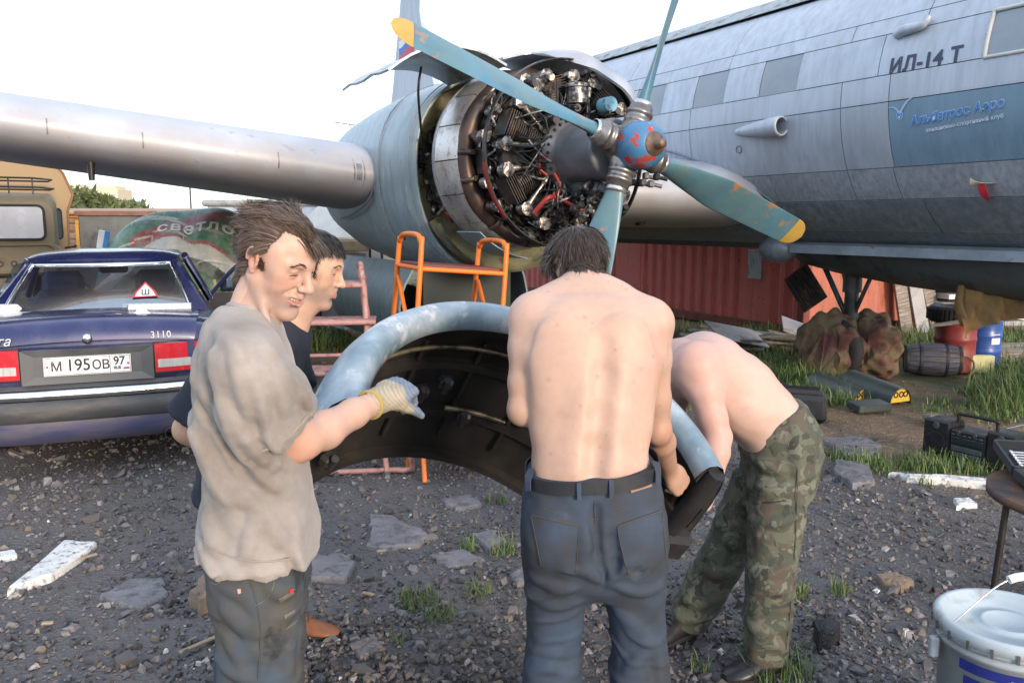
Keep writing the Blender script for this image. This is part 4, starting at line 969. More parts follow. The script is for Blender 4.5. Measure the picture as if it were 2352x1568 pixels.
# lower cowl scoop plate and sump tray
s = MB(); s.grid([[ep(x, .80, a) + Vector((0, 0, -.05)) for a in np.linspace(225, 262, 6)] for x in (-1.70, -1.25)], thick=.01); s.build('lower_fairing', M_nac, eng)
s = MB(); s.lathe([(.5, -2.1), (.78, -2.0), (.80, -1.7)], (0, -AE, AHZ - .18), AX, 20, pi * 1.15, pi * 1.85, up=(0, 1, 0)); s.build('sump_tray', MATS['olive_primer'], eng)

# ---- propeller
PX = 0.0
s = MB(); s.lathe([(.10, -.17), (.125, -.12), (.15, -.06), (.155, .06), (.14, .10)], (0, -AE, AHZ), AX, 28)
for k in range(4):
    ph = 160 + 90 * k; d = ep(0, 1, ph) - ep(0, 0, ph)
    s.lathe([(.115, .05), (.105, .14), (.092, .17), (.098, .175), (.098, .20), (.09, .203), (.09, .235), (.097, .238), (.097, .262), (.085, .265), (.084, .30), (.072, .305)], ep(0, 0, ph), d, 24)
prop = s.build('propeller', M_hub, ac)
M_spin = mat('spinner_paint', (.055, .18, .33), .42, metal=.1, var=.15, scale=7, col2=(.40, .055, .04), amt2=.36, scale2=9, edge2=.02, col3=(.55, .52, .5), amt3=.08, scale3=22)
s = MB(); s.lathe([(.16, .07), (.168, .09), (.168, .15), (.16, .20), (.14, .245), (.105, .28), (.085, .29)], (0, -AE, AHZ), AX, 36); s.build('spinner_dome', M_spin, prop)
s = MB(); s.lathe([(.085, .29), (.075, .305), (.045, .31), (.04, .325), (.033, .33), (.033, .375), (.02, .385), (.0, .385)], (0, -AE, AHZ), AX, 24); s.build('dome_cap', mat('dome_cap', (.16, .11, .085), .5, metal=.5, var=.3, scale=20), prop)
def blade_mat():
    m = mat('blade_paint', (.055, .165, .25), .36, var=.3, scale=3.5, col2=(.115, .19, .185), amt2=.45, scale2=3.0, edge2=.2, col3=(.30, .17, .09), amt3=.22, scale3=5.5)
    return m
M_blade = blade_mat(); M_tip = mat('blade_tip_yellow', (.42, .27, .06), .45, var=.15, scale=6, col2=(.42, .27, .07), amt2=.3)
M_cuff = mat('blade_cuff', (.55, .56, .57), .3, metal=.8)
def blade_rings(ph, ra, rb, n=18, grow=0.0):
    R0 = ep(0, 0, ph); u = (ep(0, 1, ph) - R0).normalized(); t = Vector((0, -sin(radians(ph)), cos(radians(ph)))); rings = []
    for r in np.linspace(ra, rb, n):
        q = (r - .30) / 1.6; be = radians(56 - 20 * min(1, max(0, q)))
        chord = lerp(.12, .30, min(1, max(0, q) / .38) ** .8) if q < .38 else lerp(.30, .235, (q - .38) / .62)
        if q > .9: chord *= sqrt(max(.0004, 1 - ((q - .9) / .1) ** 2.4))
        thk = lerp(.105, .016, min(1, max(0, q) / .5) ** .55)
        if q > .9: thk *= .5 + .5 * (chord / .24)
        c_ = Vector((sin(be), 0, 0)) + t * cos(be); nn = Vector((cos(be), 0, 0)) - t * sin(be); ring = []
        for k in range(20):
            a = 2 * pi * k / 20; e = 1 + .6 * min(1, max(0, q) * 2.5)
            ring.append(R0 + u * r + c_ * ((chord / 2 + grow) * cos(a)) + nn * ((thk / 2 + grow) * math.copysign(abs(sin(a)) ** e, sin(a))))
        rings.append(ring)
    return rings
for k in range(4):
    ph = 160 + 90 * k
    s = MB(); s.loft(blade_rings(ph, .30, 1.745, 26), caps=True); bl_ = s.build('blade', M_blade, prop)
    s = MB(); s.loft(blade_rings(ph, 1.747, 1.8995, 14), caps=True); s.build('blade_tip', M_tip, prop)
    s = MB(); d = ep(0, 1, ph) - ep(0, 0, ph); s.lathe([(.068, .300), (.074, .302), (.071, .335), (.066, .337)], ep(0, 0, ph), d, 24); s.build('blade_cuff', M_cuff, prop)
# clutter under the hub
for i in range(7):
    s = MB(); p = ep(-.12 + .05 * i, .24 + .02 * (i % 3), 285 + 6 * (i % 4)); s.box(p, (.05, .04, .05), None, .01); s.cyl(p, p + Vector((.05, .06, -.02)), .014); s.build('governor_fitting', rh.choice([M_oildark, M_hub]), eng)
# ================================================================ dark blue saloon car (local frame: x right, y forward from the rear bumper, z up)
car = thing('saloon_car', 'dark blue saloon car seen from behind with its front door open', 'car', (-2.79, 5.36, 0), radians(22))
M_paint = mat('car_paint', (.014, .020, .092), .30, metal=.15, var=.15, scale=3, coat=.6, col2=(.06, .06, .12), amt2=.18, scale2=3, edge2=.2)
M_chrome = mat('chrome', (.75, .76, .78), .16, metal=1.0, var=.06, scale=10); M_blk = mat('black_plastic', (.035, .036, .038), .55, var=.2, scale=6)
M_bump = mat('bumper_grey', (.055, .058, .062), .5, var=.25, scale=3, stretch=(1, 4, 4), col2=(.12, .11, .10), amt2=.2, scale2=4, edge2=.15)
M_val = mat('valance_dusty', (.055, .058, .13), .45, var=.2, scale=2, stretch=(1, 5, 5), col2=(.12, .11, .12), amt2=.35, scale2=2.5, edge2=.2)
M_trim = mat('plate_surround', (.085, .09, .095), .5, var=.2, scale=5)
def csec(y, w, zb, zt, crown=.03):
    half = [(0, zb), (w * .82, zb), (w * .96, zb + .07), (w, zb + .2), (w, .80), (w * .985, .93), (w * .955, zt - .055), (w * .90, zt - .012), (w * .80, zt + .004), (w * .4, zt + crown * .8), (0, zt + crown)]
    return [(x, y, z) for x, z in half] + [(-x, y, z) for x, z in reversed(half[1:-1])]
s = MB(); s.loft([csec(.10, .60, .50, .93, .02), csec(.11, .74, .44, 1.02, .02), csec(.16, .80, .42, 1.075, .02), csec(.26, .835, .40, 1.09), csec(.6, .865, .36, 1.085), csec(1.1, .885, .33, 1.08), csec(2, .90, .30, 1.06, .0), csec(3.3, .90, .30, 1.04, .0), csec(4.2, .87, .32, .98), csec(4.7, .80, .36, .92), csec(4.82, .68, .42, .86)], caps=True)
body = s.build('body', M_paint, car)
# trunk lid: raised panel with shut line, roof, pillars
s = MB(); P = [[(x * w_, y, z + .026 * (1 - x * x)) for x in np.linspace(-1, 1, 13)] for y, z, w_ in ((.085, .985, .66), (.09, 1.03, .675), (.12, 1.075, .68), (.17, 1.098, .685), (.3, 1.108, .70), (.6, 1.105, .71), (.92, 1.095, .70))]
s.grid(P, thick=-.012); lid = s.build('trunk_lid', M_paint, car)
s = MB(); P = [[(x * w_, .072 + .02 * x * x, z) for x in np.linspace(-1, 1, 9)] for z, w_ in ((.875, .655), (.93, .66), (.985, .66))]; s.grid(P, thick=-.01); s.build('rear_panel', M_paint, car)
# greenhouse
def gl_pt(q, x): return Vector((x * lerp(.655, .53, q), lerp(1.00, 1.66, q) + (.14 * x * x), lerp(1.10, 1.395, q ** .92)))
M_cglass = glass('car_glass', (.72, .78, .86), .02, .5)
s = MB(); s.grid([[gl_pt(q, x * .985) for x in np.linspace(-1, 1, 13)] for q in np.linspace(.02, .98, 7)]); s.build('rear_window', M_cglass, car)
s = MB(); ed = [gl_pt(q, -1) for q in np.linspace(0, 1, 6)] + [gl_pt(1, x) for x in np.linspace(-.9, .9, 13)] + [gl_pt(q, 1) for q in np.linspace(1, 0, 6)]; s.tube(ed, .016, 8)
s.tube([gl_pt(0, x) for x in np.linspace(1, -1, 13)], .013, 8); s.build('rear_window_trim', M_chrome, car)
s = MB(); rows = []
for y, w_, z in ((1.70, .53, 1.40), (1.78, .55, 1.425), (1.95, .58, 1.445), (2.3, .60, 1.455), (2.8, .60, 1.45), (3.05, .59, 1.43), (3.15, .58, 1.41)):
    rows.append([(x * w_, y + .14 * x * x * (1 if y < 1.8 else .3), z + .012 - .045 * abs(x) ** 4) for x in np.linspace(-1, 1, 15)])
s.grid(rows, thick=-.03); s.build('roof', M_paint, car)
for sx in (-1, 1):
    s = MB()
    C = [[(sx * .665, 1.10, 1.07), (sx * .80, 1.15, 1.06), (sx * .82, 1.75, 1.05), (sx * .72, 1.75, 1.05)], [(sx * .54, 1.78, 1.39), (sx * .575, 1.81, 1.39), (sx * .61, 2.02, 1.40), (sx * .55, 2.02, 1.40)]]
    s.loft([[Vector(p) for p in r] for r in C], smooth=False); s.build('rear_pillar', M_paint, car)
    for (y0, y1, nm) in ((2.52, 2.50, 'centre_pillar'), (3.75, 3.12, 'front_pillar')):
        s = MB(); s.tube([(sx * .86, y0, 1.04), (sx * .655, y1, 1.41)], .035, 6); s.build(nm, M_paint, car)
s = MB(); s.grid([[(x * lerp(.76, .60, q), lerp(3.78, 3.16, q) + .0, lerp(1.06, 1.40, q)) for x in np.linspace(-1, 1, 7)] for q in (0, .5, 1)]); s.build('windscreen', M_cglass, car)
s = MB(); s.grid([[(-lerp(.86, .66, q), y, lerp(1.06, 1.40, q)) for y in (1.8, 2.5, 3.3)] for q in (0, 1)]); s.build('side_window', M_cglass, car)
s = MB(); s.grid([[(lerp(.86, .66, q), y, lerp(1.06, 1.40, q)) for y in (1.8, 2.48)] for q in (0, 1)]); s.build('side_window', M_cglass, car)
# interior
M_seat = mat('seat_cloth_hazed', (.20, .22, .30), .8, var=.2, scale=9); M_cream = mat('door_trim_tan', (.35, .25, .18), .7)  # seat blue-grey is lightened to carry haze reflected in the rear glass
for x in (-.38, .38):
    s = MB(); s.box((x, 2.45, .85), (.52, .16, .62), rotx(-.15), .06); s.box((x, 2.40, 1.22), (.34, .12, .20), rotx(-.1), .05); s.build('front_seat', M_seat, car)
s = MB(); s.box((0, 1.55, .78), (1.3, .2, .62), rotx(-.2), .07); s.build('rear_seat', M_seat, car)
s = MB(); s.box((0, 1.22, 1.06), (1.2, .5, .03), None, .008); s.build('parcel_shelf', mat('parcel_shelf', (.16, .14, .13), .8), car)
s = MB(); s.box((0, 3.45, .98), (1.4, .35, .2), None, .05); s.build('dashboard', M_blk, car)
s = MB(); s.tube([(-.38 + .19 * cos(a), 3.05, 1.02 + .19 * sin(a)) for a in np.linspace(0, 2 * pi, 24, endpoint=False)], .014, 6, closed=True); s.box((-.38, 3.06, 1.02), (.36, .02, .05), None, .008); s.build('steering_wheel', M_blk, car)
s = MB(); s.box((0, 2.95, 1.31), (.26, .04, .085), None, .02); s.cyl((0, 2.97, 1.34), (0, 3.0, 1.41), .008); s.build('rear_view_mirror', M_blk, car)
s = MB(); s.tube(smoothpath([(.16, 1.30, 1.085), (.34, 1.28, 1.09), (.42, 1.28, 1.09)], 4), .045, 12); s.build('paper_roll', mat('white_paper', (.72, .72, .74), .7), car)
s = MB(); s.box((-.62, 1.2, 1.11), (.16, .2, .09), rotz(.3), .03); s.build('white_speaker', MATS['white_paper'], car)
# lamps, plate, badges
M_lred = mat('lamp_red', (.55, .02, .035), .2, var=.08, scale=20, coat=.5, spec=.7); M_lclr = mat('lamp_clear', (.42, .43, .42), .2, var=.25, scale=60, stretch=(3, 1, .1), coat=.5)
for sx in (-1, 1):
    def lp(x, z, off=0): return Vector((sx * (.405 + .285 * x), .050 + .055 * x * x - off, z))
    s = MB(); s.grid([[lp(x, z) for x in (np.linspace(0, 1, 7) if sx > 0 else np.linspace(1, 0, 7))] for z in (.800, .815, .965, .975)], thick=.03); tl_ = s.build('tail_lamp', M_lred, car)
    s = MB(); s.grid([[lp(x, z, .004) for x in (np.linspace(.06, .97, 6) if sx > 0 else np.linspace(.97, .06, 6))] for z in (.828, .878)], thick=.01); s.build('reverse_lens', M_lclr, tl_)
    s = MB(); s.tube([lp(x, z, -.002) for x, z in ((-.01, .793), (1.0, .793), (1.0, .982), (-.01, .982))], .006, 5, closed=True); s.build('lamp_gasket', M_blk, tl_)
s = MB(); s.box((0, .085, .868), (.79, .06, .205), None, .01); s.build('plate_surround', M_trim, car)
s = MB(); P = [(-.395, .97), (.395, .97), (.31, .935), (-.31, .935)]
for poly in ([(-.395, .97), (.395, .97), (.32, .93), (-.32, .93)], [(-.395, .765), (-.32, .81), (.32, .81), (.395, .765)], [(-.395, .97), (-.32, .93), (-.32, .81), (-.395, .765)], [(.395, .765), (.32, .81), (.32, .93), (.395, .97)]):
    s.add([(x, .040 if abs(x) > .35 else .054, z) for x, z in poly], [(0, 1, 2, 3)])
s.build('plate_recess', M_trim, car)
M_plate = mat('plate_white', (.78, .79, .8), .4, var=.05, scale=9, col2=(.55, .55, .54), amt2=.2, scale2=8, edge2=.2); M_pink = mat('plate_ink', (.015, .015, .02), .5)
pl = MB(); pl.box((-.005, .044, .868), (.52, .006, .112), None, .002); plate = pl.build('number_plate', M_plate, car)
def rear(x0, z0, y): return lambda a, b, c: Vector((x0 + a, y - c, z0 + b))
for txt, x0, z0, sz in (('М', -.225, .842, .078), ('195', -.135, .840, .100), ('ОВ', .018, .842, .078), ('97', .148, .862, .072), ('RUS', .150, .836, .024)):
    link('plate_lettering', text_mesh(txt, sz, .0006, rear(x0, z0, .0405), bold=.0012, spacing=.98), M_pink, plate)
s = MB()
for x in (.128,): s.box((x, .0405, .868), (.003, .002, .105))
for z in (.818, .918): s.box((-.005, .0405, z), (.505, .002, .002))
for x in (-.258, .249): s.box((x, .0405, .868), (.002, .002, .1))
s.build('plate_border', M_pink, plate)
for k, c_ in enumerate(((.8, .8, .8), (.05, .1, .5), (.6, .05, .05))): s = MB(); s.box((.225, .0400, .848 - .006 * k), (.036, .002, .006)); s.build('plate_flag', mat('plate_flag_%d' % k, c_, .5), plate)
for x in (-.243, .237): s = MB(); s.cyl((x, .043, .868), (x, .037, .868), .007, n=10); s.build('plate_bolt', mat('red_bolt', (.4, .06, .04), .4) if 'red_bolt' not in MATS else MATS['red_bolt'], plate)
s = MB(); s.lathe([(.028, 0), (.03, .006), (.018, .010), (.012, .012), (.0, .012)], (0, .060, 1.025), (0, -1, 0), 18); s.build('trunk_lock', M_chrome, car)
M_badge = mat('badge_metal', (.62, .63, .65), .5, metal=.2)
link('badge', text_mesh('3110', .058, .002, rear(.385, 1.012, .053), bold=.0006, spacing=1.15), M_badge, car)
link('badge', text_mesh('Волга', .075, .002, rear(-.66, 1.005, .053), bold=.0, shear=.35, spacing=1.05), M_badge, car)
# bumper: chrome strip over dark rubber, dusty valance below
def barc(z, y0, w_, n=17): return [(x * w_, y0 + .12 * abs(x) ** 5 + .02 * x * x, z) for x in np.linspace(-1, 1, n)]
s = MB(); s.grid([barc(.735, .03, .80), barc(.725, -.005, .81), barc(.685, -.012, .815), barc(.675, .01, .81)], thick=-.01); s.build('bumper_chrome', M_chrome, car)
s = MB(); s.grid([barc(.674, .0, .81), barc(.66, -.02, .82), barc(.56, -.02, .82), barc(.545, .0, .81)], thick=-.02); s.build('bumper', M_bump, car)
s = MB(); s.grid([barc(.76, .055, .79), barc(.735, .035, .80)], thick=-.01); s.build('bumper_gap', M_bump, car)
s = MB(); s.grid([barc(.545, .01, .80), barc(.50, .0, .80), barc(.43, .03, .79), barc(.40, .08, .77)], thick=-.02); s.build('valance', M_val, car)
s = MB(); s.lathe([(.028, 0), (.034, 0), (.034, .3), (.028, .28), (.026, .0)], (.47, .02, .415), (0, 1, 0), 16); s.build('exhaust_pipe', mat('exhaust_tip', (.05, .045, .04), .5, metal=.6), car)
# wheels
def wheel(x, y, r=.325):
    s = MB(); sg = 1 if x > 0 else -1; s.lathe([(.19, -.10), (.27, -.105), (r - .02, -.085), (r, -.05), (r, .05), (r - .02, .085), (.27, .105), (.19, .10)], (x, y, r), (1, 0, 0), 36); w_ = s.build('wheel', M_rubber, car)
    s = MB(); s.lathe([(.0, .03), (.06, .04), (.14, .05), (.185, .08), (.195, .095)], (x, y, r), (sg, 0, 0), 28); s.build('hub_cap', M_chrome, w_)
for x in (-.74, .74):
    for y in (1.15, 3.95): wheel(x, y)
s = MB(); s.box((0, 2.5, .34), (1.5, 4.3, .12), None, .02); s.cyl((-.7, 1.15, .33), (.7, 1.15, .33), .06); s.build('underbody', mat('underbody', (.015, .015, .015), .9), car)
# open front right door, hinged at its front edge
hx, hy = .89, 3.42; da = radians(118); dd = Vector((sin(da), cos(da), 0)); dn = Vector((dd.y, -dd.x, 0))
def dp(u, z, o=0): return Vector((hx, hy, z)) + dd * u + dn * o - Vector((.0, 0, 0))
s = MB(); P = [[dp(u, z, .03 * sin(pi * (z - .32) / .75)) for u in np.linspace(0, 1.08, 6)] for z in (.34, .45, .7, .95, 1.04)]; s.grid(P, thick=.06); dr_ = s.build('front_door', mat('door_inner_trim', (.05, .05, .055), .6, var=.2, scale=5), car)
s = MB(); s.tube(smoothpath([dp(.02, 1.03), dp(.28, 1.27), dp(.48, 1.375), dp(.62, 1.395), dp(1.0, 1.39), dp(1.06, 1.36), dp(1.08, 1.05)], 5), .021, 8); s.build('door_frame', M_paint, dr_)
s = MB(); s.add([dp(.05, 1.05), dp(.3, 1.26), dp(.5, 1.37), dp(1.05, 1.37), dp(1.06, 1.05)], [(0, 1, 2, 3, 4)]); s.build('door_window', M_cglass, dr_)
s = MB(); s.box(dp(.16, 1.10, -.10), (.17, .06, .12), rotz(.25), .02); mr = s.build('wing_mirror', M_blk, dr_)
s = MB(); s.box(dp(.16, 1.10, -.10) + Vector((.0, -.032, 0)), (.145, .004, .098), rotz(.25), .001); s.build('mirror_glass', mat('mirror_glass', (.05, .09, .12), .05, metal=.6), dr_)
# warning triangle sticker behind the rear window
tri = thing('triangle_sticker', 'white triangle sticker with red border and a letter on the rear window', 'sticker', (0, 0, 0)); tri.parent = car
tri.parent = None; tri.matrix_world = car.matrix_basis
car_m = Matrix.Translation((-2.79, 5.36, 0)) @ Matrix.Rotation(radians(22), 4, 'Z'); tri.location = (-2.79, 5.36, 0); tri.rotation_euler = (0, 0, radians(22))
def on_win(x0, q0): 
    def f(a, b, c):
        x = (x0 + a); q = q0 + b / .44
        p = gl_pt(q, x / lerp(.655, .53, q)); return p + Vector((0, -.008 - c, .006))
    return f
fw_ = on_win(.33, .20)
for sc, off, m in ((.82, 0, mat('sticker_red', (.55, .05, .06), .5)), (.65, .002, MATS['plate_white'])):
    s = MB(); c0 = Vector((0, .075)); s.add([fw_(x * sc, .055 + (y - .055) * sc, off) for x, y in ((-.115, 0), (.115, 0), (.09, .06), (0, .175), (-.09, .06))], [(0, 1, 2, 3, 4)])
    s.build('sticker_face' if sc < .7 else 'sticker_border', m, tri)
fs = on_win(.297, .27); link('letter', text_mesh('Ш', .07, .0004, lambda a, b, c: fs(a, b, .004 + c), bold=.001), M_pink, tri)
# roll of foil and rag on the trunk
def on_car(o): o.location = (-2.79, 5.36, 0); o.rotation_euler = (0, 0, radians(22)); return o
fr = on_car(thing('foil_roll', 'roll of silver foil lying on the car trunk', 'foil roll'))
s = MB(); s.cyl((.24, .55, 1.153), (.66, .50, 1.150), .034, n=20); s.build('foil', mat('foil', (.68, .69, .72), .3, metal=.7, var=.1, scale=20), fr)
s = MB(); s.lathe([(.020, -.012), (.024, -.012), (.024, .01), (.020, .01)], (.24, .55, 1.153), (-.42, .05, .003), 16); s.build('cardboard_core', mat('cardboard', (.25, .15, .08), .8), fr)
def rag(name, label, c, sx, sy, h, m, seed):
    r = np.random.default_rng(seed); n = 15; rows = []; ph = r.random(6) * 6
    for i in range(n):
        row = []
        for j in range(n):
            a, b = 2 * i / (n - 1) - 1, 2 * j / (n - 1) - 1; d = max(abs(a), abs(b))
            k = 1 - .12 * sin(9 * math.atan2(b, a) + ph[3])
            z = h * max(0, 1 - d * d) * (.75 + .35 * sin(5 * a + ph[0]) * sin(6 * b + ph[1])) + .004
            row.append((c[0] + a * sx * k, c[1] + b * sy * k, c[2] + z))
        rows.append(row)
    s = MB(); s.grid(rows); o = s.build(name, m); on_car(o); return tag(o, label, 'rag')
rag('white_rag', 'crumpled white rag lying on the trunk beside the foil roll', (.33, .36, 1.112), .06, .05, .07, MATS['white_paper'], 1)
rag('dirty_rag', 'flat dirty grey rag under the white rag on the trunk', (.34, .30, 1.108), .13, .07, .02, mat('grey_rag', (.14, .14, .14), .9, var=.4, scale=30), 2)

# the car stands a little lower than first laid out: squash everything but the wheels
def drop(o):
    for ch in o.children_recursive:
        if ch.type == 'MESH' and not ch.name.startswith(('wheel', 'hub_cap', 'underbody')) and not ch.data.get('dropped'):
            ch.data['dropped'] = 1
            for v in ch.data.vertices: v.co.z = 1.107 * v.co.z - .184
for o in (car, tri, fr): drop(o)
for o in list(COL.objects):
    if o.name in ('white_rag', 'dirty_rag'):
        for v in o.data.vertices: v.co.z = 1.107 * v.co.z - .184
# ================================================================ things behind the car
# ---- khaki cab-over truck with a tan box body
tr = thing('army_truck', 'khaki cab over truck with a rusty tan box body behind the car', 'truck', (-8.02, 12.64, 0), radians(33))
M_khaki = mat('khaki_paint', (.12, .10, .06), .5, var=.15, scale=3, col2=(.09, .05, .03), amt2=.18, scale2=5); M_tan = mat('tan_box', (.29, .20, .105), .6, var=.12, scale=1.2, col2=(.26, .11, .05), amt2=.25, scale2=2.2, edge2=.12, stretch2=(1, 1, .6))
s = MB()
def rb(y, w_, zb, zt, r=.16): return [(x, y, (zb + zt) / 2 + z) for x, z in rrect(w_, zt - zb, r)]
s.loft([rb(.0, 1.9, .9, 2.02), rb(.06, 2.02, .86, 2.10), rb(.3, 2.06, .85, 2.16), rb(1.4, 2.06, .85, 2.16)], caps=True); s.build('cab', M_khaki, tr)
s = MB(); s.loft([rb(-.10, 1.84, .95, 1.33, .12), rb(-.16, 1.98, .93, 1.36, .14), rb(.1, 2.09, .9, 1.38, .14)], caps=True); fp_ = s.build('front_panel', M_khaki, tr)
for i in range(9): s = MB(); s.lathe([(.028, 0), (.036, -.006), (.046, 0)], (-.72 + .18 * i, -.165, 1.08), (0, 1, 0), 16); s.build('vent_ring', M_oildark, tr)
M_dull = mat('dusty_windscreen', (.34, .37, .42), .25, var=.12, scale=2.5)
s = MB(); s.prism(rrect(1.62, .50, .08), 0, .02, Matrix.Translation((0, -.02, 1.70)) @ Matrix.Rotation(pi / 2, 4, 'X')); s.build('windscreen', M_dull, tr)
s = MB(); s.tube([(x, -.035, 1.70 + z) for x, z in rrect(1.64, .52, .09)], .022, 6, closed=True); s.build('windscreen_seal', M_rubber, tr)
s = MB(); s.prism(rrect(.13, .46, .06), 0, .02, Matrix.Translation((1.02, .16, 1.68)) @ Matrix.Rotation(radians(50), 4, 'Z') @ Matrix.Rotation(pi / 2, 4, 'X')); s.build('quarter_light', mat('quarter_glass', (.05, .065, .075), .15), tr)
s = MB(); s.tube([Matrix.Rotation(radians(50), 3, 'Z') @ Vector((x, -.02, z)) + Vector((1.02, .16, 1.68)) for x, z in rrect(.14, .47, .06)], .014, 6, closed=True); s.build('quarter_light_seal', M_rubber, tr)
s = MB(); z0 = 2.22
s.tube([(x, y, z0 + .02) for x, y in ((-.95, 0), (.78, 0), (1.02, .45), (1.02, 1.2), (-.95, 1.2))], .016, 6, closed=True); s.tube([(x, y, z0 + .16) for x, y in ((-.95, 0), (.70, 0), (1.0, .45), (1.0, 1.2), (-.95, 1.2))], .016, 6, closed=True)
s.build('roof_rack', M_oildark, tr)
for i in range(6):
    s = MB(); x = -.9 + .32 * i; s.cyl((x, 0, 2.14), (x, 0, z0 + .17), .011); s.build('rack_post', M_oildark, tr)
s = MB(); s.tube([(-.5 + .10 * cos(a), -.02, 2.36 + .12 * sin(a)) for a in np.linspace(0, pi, 9)], .012, 6); s.build('rack_hoop', M_oildark, tr)
prof = [(-1.15, .95), (1.15, .95), (1.18, 1.9), (1.28, 2.18), (1.15, 2.55), (.9, 2.86), (-.9, 2.86), (-1.15, 2.55), (-1.28, 2.18), (-1.18, 1.9)]
Mx_ = Matrix.Translation((.16, 0, 0))
s = MB(); s.loft([[(x + .12, y, z) for x, z in prof] for y in (1.6, 4.9)], caps=True, smooth=False); bx_ = s.build('box_body', M_tan, tr)
for y in (1.59, 4.91): s = MB(); s.tube([(x + .12, y, z) for x, z in prof], .022, 5, closed=True); s.build('box_edging', MATS.get('rust_edge') or mat('rust_edge', (.25, .12, .06), .8), tr)
for x in (-.9, .9):
    for y in (.6, 3.6): s = MB(); s.lathe([(.001, -.1), (.3, -.12), (.46, -.12), (.5, 0), (.46, .12), (.3, .12), (.001, .1)], (x, y, .5), (1, 0, 0), 24); s.build('wheel', M_rubber, tr)
s = MB(); s.box((0, 2.4, .75), (.9, 5, .25), None, .02); s.build('chassis', M_oildark, tr)
s = MB(); s.tube([(1.08, .0, 1.30), (1.2, -.06, 1.32), (1.24, -.08, 1.34)], .018, 6); s.build('mirror_bracket', M_oildark, tr)
# ---- log shed with a three pane window
sh = thing('wooden_shed', 'low plank shed with a yellow framed three pane window', 'shed', (-11.55, 21.5, 0), radians(3))
M_log = mat('old_log', (.20, .135, .085), .85, var=.3, scale=3, stretch=(1, 12, 12), col2=(.28, .25, .22), amt2=.35, scale2=4, bump=.4, bscale=12); M_frame = mat('yellow_frame', (.50, .24, .05), .6, var=.15, scale=6)
for i in range(9):
    s = MB(); s.box((0, 0, .12 + .205 * i), (6.0, .14, .195), None, .03); s.build('plank', M_log, sh)
s = MB(); s.box((0, .9, 1.98), (6.4, 2.4, .10), rotx(.04), .03); s.build('roof', mat('shed_roof', (.33, .22, .14), .85, var=.25, scale=5), sh)
s = MB(); s.box((0, -.09, 1.86), (6.2, .05, .10), None, .01); s.build('fascia', M_frame, sh)
wx, wz = .93, 1.37
w_ = None
s = MB()
for z in (-.33, .33): s.box((wx, -.10, wz + z), (1.18, .06, .10), None, .01)
s.build('window_frame', M_frame, sh); s = MB()
for x in (-.55, -.185, .185, .55): s = MB(); s.box((wx + x, -.102, wz), (.09, .06, .56), None, .01); s.build('window_frame', M_frame, sh)
for x in (-.37, 0, .37): s = MB(); s.box((wx + x, -.085, wz), (.27, .02, .55)); s.build('pane', mat('shed_pane', (.03, .035, .04), .1) if 'shed_pane' not in MATS else MATS['shed_pane'], sh)
# ---- grey container with rusty roof edge
gc = thing('grey_container', 'grey metal container with a rusty roof edge behind the green tarpaulin', 'container', (-8.15, 17.2, 0), radians(6))
M_gc = mat('grey_container', (.14, .155, .16), .6, var=.2, scale=2, col2=(.08, .08, .08), amt2=.3)
s = MB(); s.box((0, 1, .95), (1.5, 2, 1.86), None, .02); s.build('body', M_gc, gc)
s = MB(); s.box((0, 0, 1.88), (1.6, .12, .10), None, .01); s.build('roof_edge', mat('rust_roof', (.22, .12, .09), .8, var=.3, scale=5), gc)
# ---- white box trailer and tent behind the man's head
wt = thing('box_trailer', 'white box trailer with a rolled roof edge behind the smiling man', 'trailer', (-4.2, 14.4, 0), radians(-6))
M_wt = mat('trailer_white', (.55, .62, .70), .5, var=.08, scale=2, col2=(.42, .47, .50), amt2=.25, scale2=3, stretch2=(3, 3, .4), edge2=.2)
s = MB(); s.box((.2, 1, 1.15), (2.6, 2, 1.75), None, .03); s.build('body', M_wt, wt)
s = MB(); s.tube([(-1.12, -.02, 2.03), (1.5, -.02, 2.03)], .06, 10); s.tube([(-1.12, -.02, 2.03), (-1.12, 2, 2.03)], .06, 10); s.build('roof_roll', mat('mossy_roll', (.33, .35, .33), .8, var=.35, scale=9), wt)
s = MB(); s.box((0, 1, .3), (1.2, 1.6, .3)); s.build('chassis', M_oildark, wt)
tn = thing('tent', 'pale pointed tent roof beside the white trailer', 'tent', (-2.95, 13.6, 0))
s = MB(); s.add([(-.7, -.5, 1.42), (.75, -.5, 1.42), (.75, .8, 1.42), (-.7, .8, 1.42), (.0, .1, 2.15)], [(0, 1, 4), (1, 2, 4), (2, 3, 4), (3, 0, 4)]); s.build('canopy', mat('tent_cloth', (.62, .60, .55), .7), tn)
for x, y in ((-.65, -.45), (.7, -.45), (.7, .75), (-.65, .75)): s = MB(); s.cyl((x, y, 0), (x, y, 1.42), .02); s.build('pole', M_oildark, tn)
# ---- plywood hut
ph = thing('plywood_hut', 'small hut of raw plywood and a grey board behind the pink ladder', 'hut', (-2.95, 13.0, 0), radians(-4))
M_ply = mat('raw_plywood', (.40, .30, .19), .8, var=.2, scale=3, col2=(.27, .2, .13), amt2=.3, scale2=7)
s = MB(); s.box((.42, 0, .62), (.5, .05, 1.2), None, .005); s.build('plywood_panel', M_ply, ph)
s = MB(); s.box((.06, -.01, .6), (.22, .06, 1.2), None, .005); s.build('grey_board', mat('blue_grey_board', (.17, .19, .22), .7, var=.2, scale=5), ph)
s = MB(); s.box((.40, -.02, 1.34), (.62, .18, .16), None, .01); s.build('lintel', M_ply, ph); s = MB(); s.box((.3, .4, 1.46), (.8, .9, .06), rotx(.1), .01); s.build('roof', M_ply, ph)
s = MB(); s.box((-.5, .1, .5), (.8, .06, .95), None, .01); s.build('brown_board', mat('brown_board', (.10, .05, .04), .8), ph)
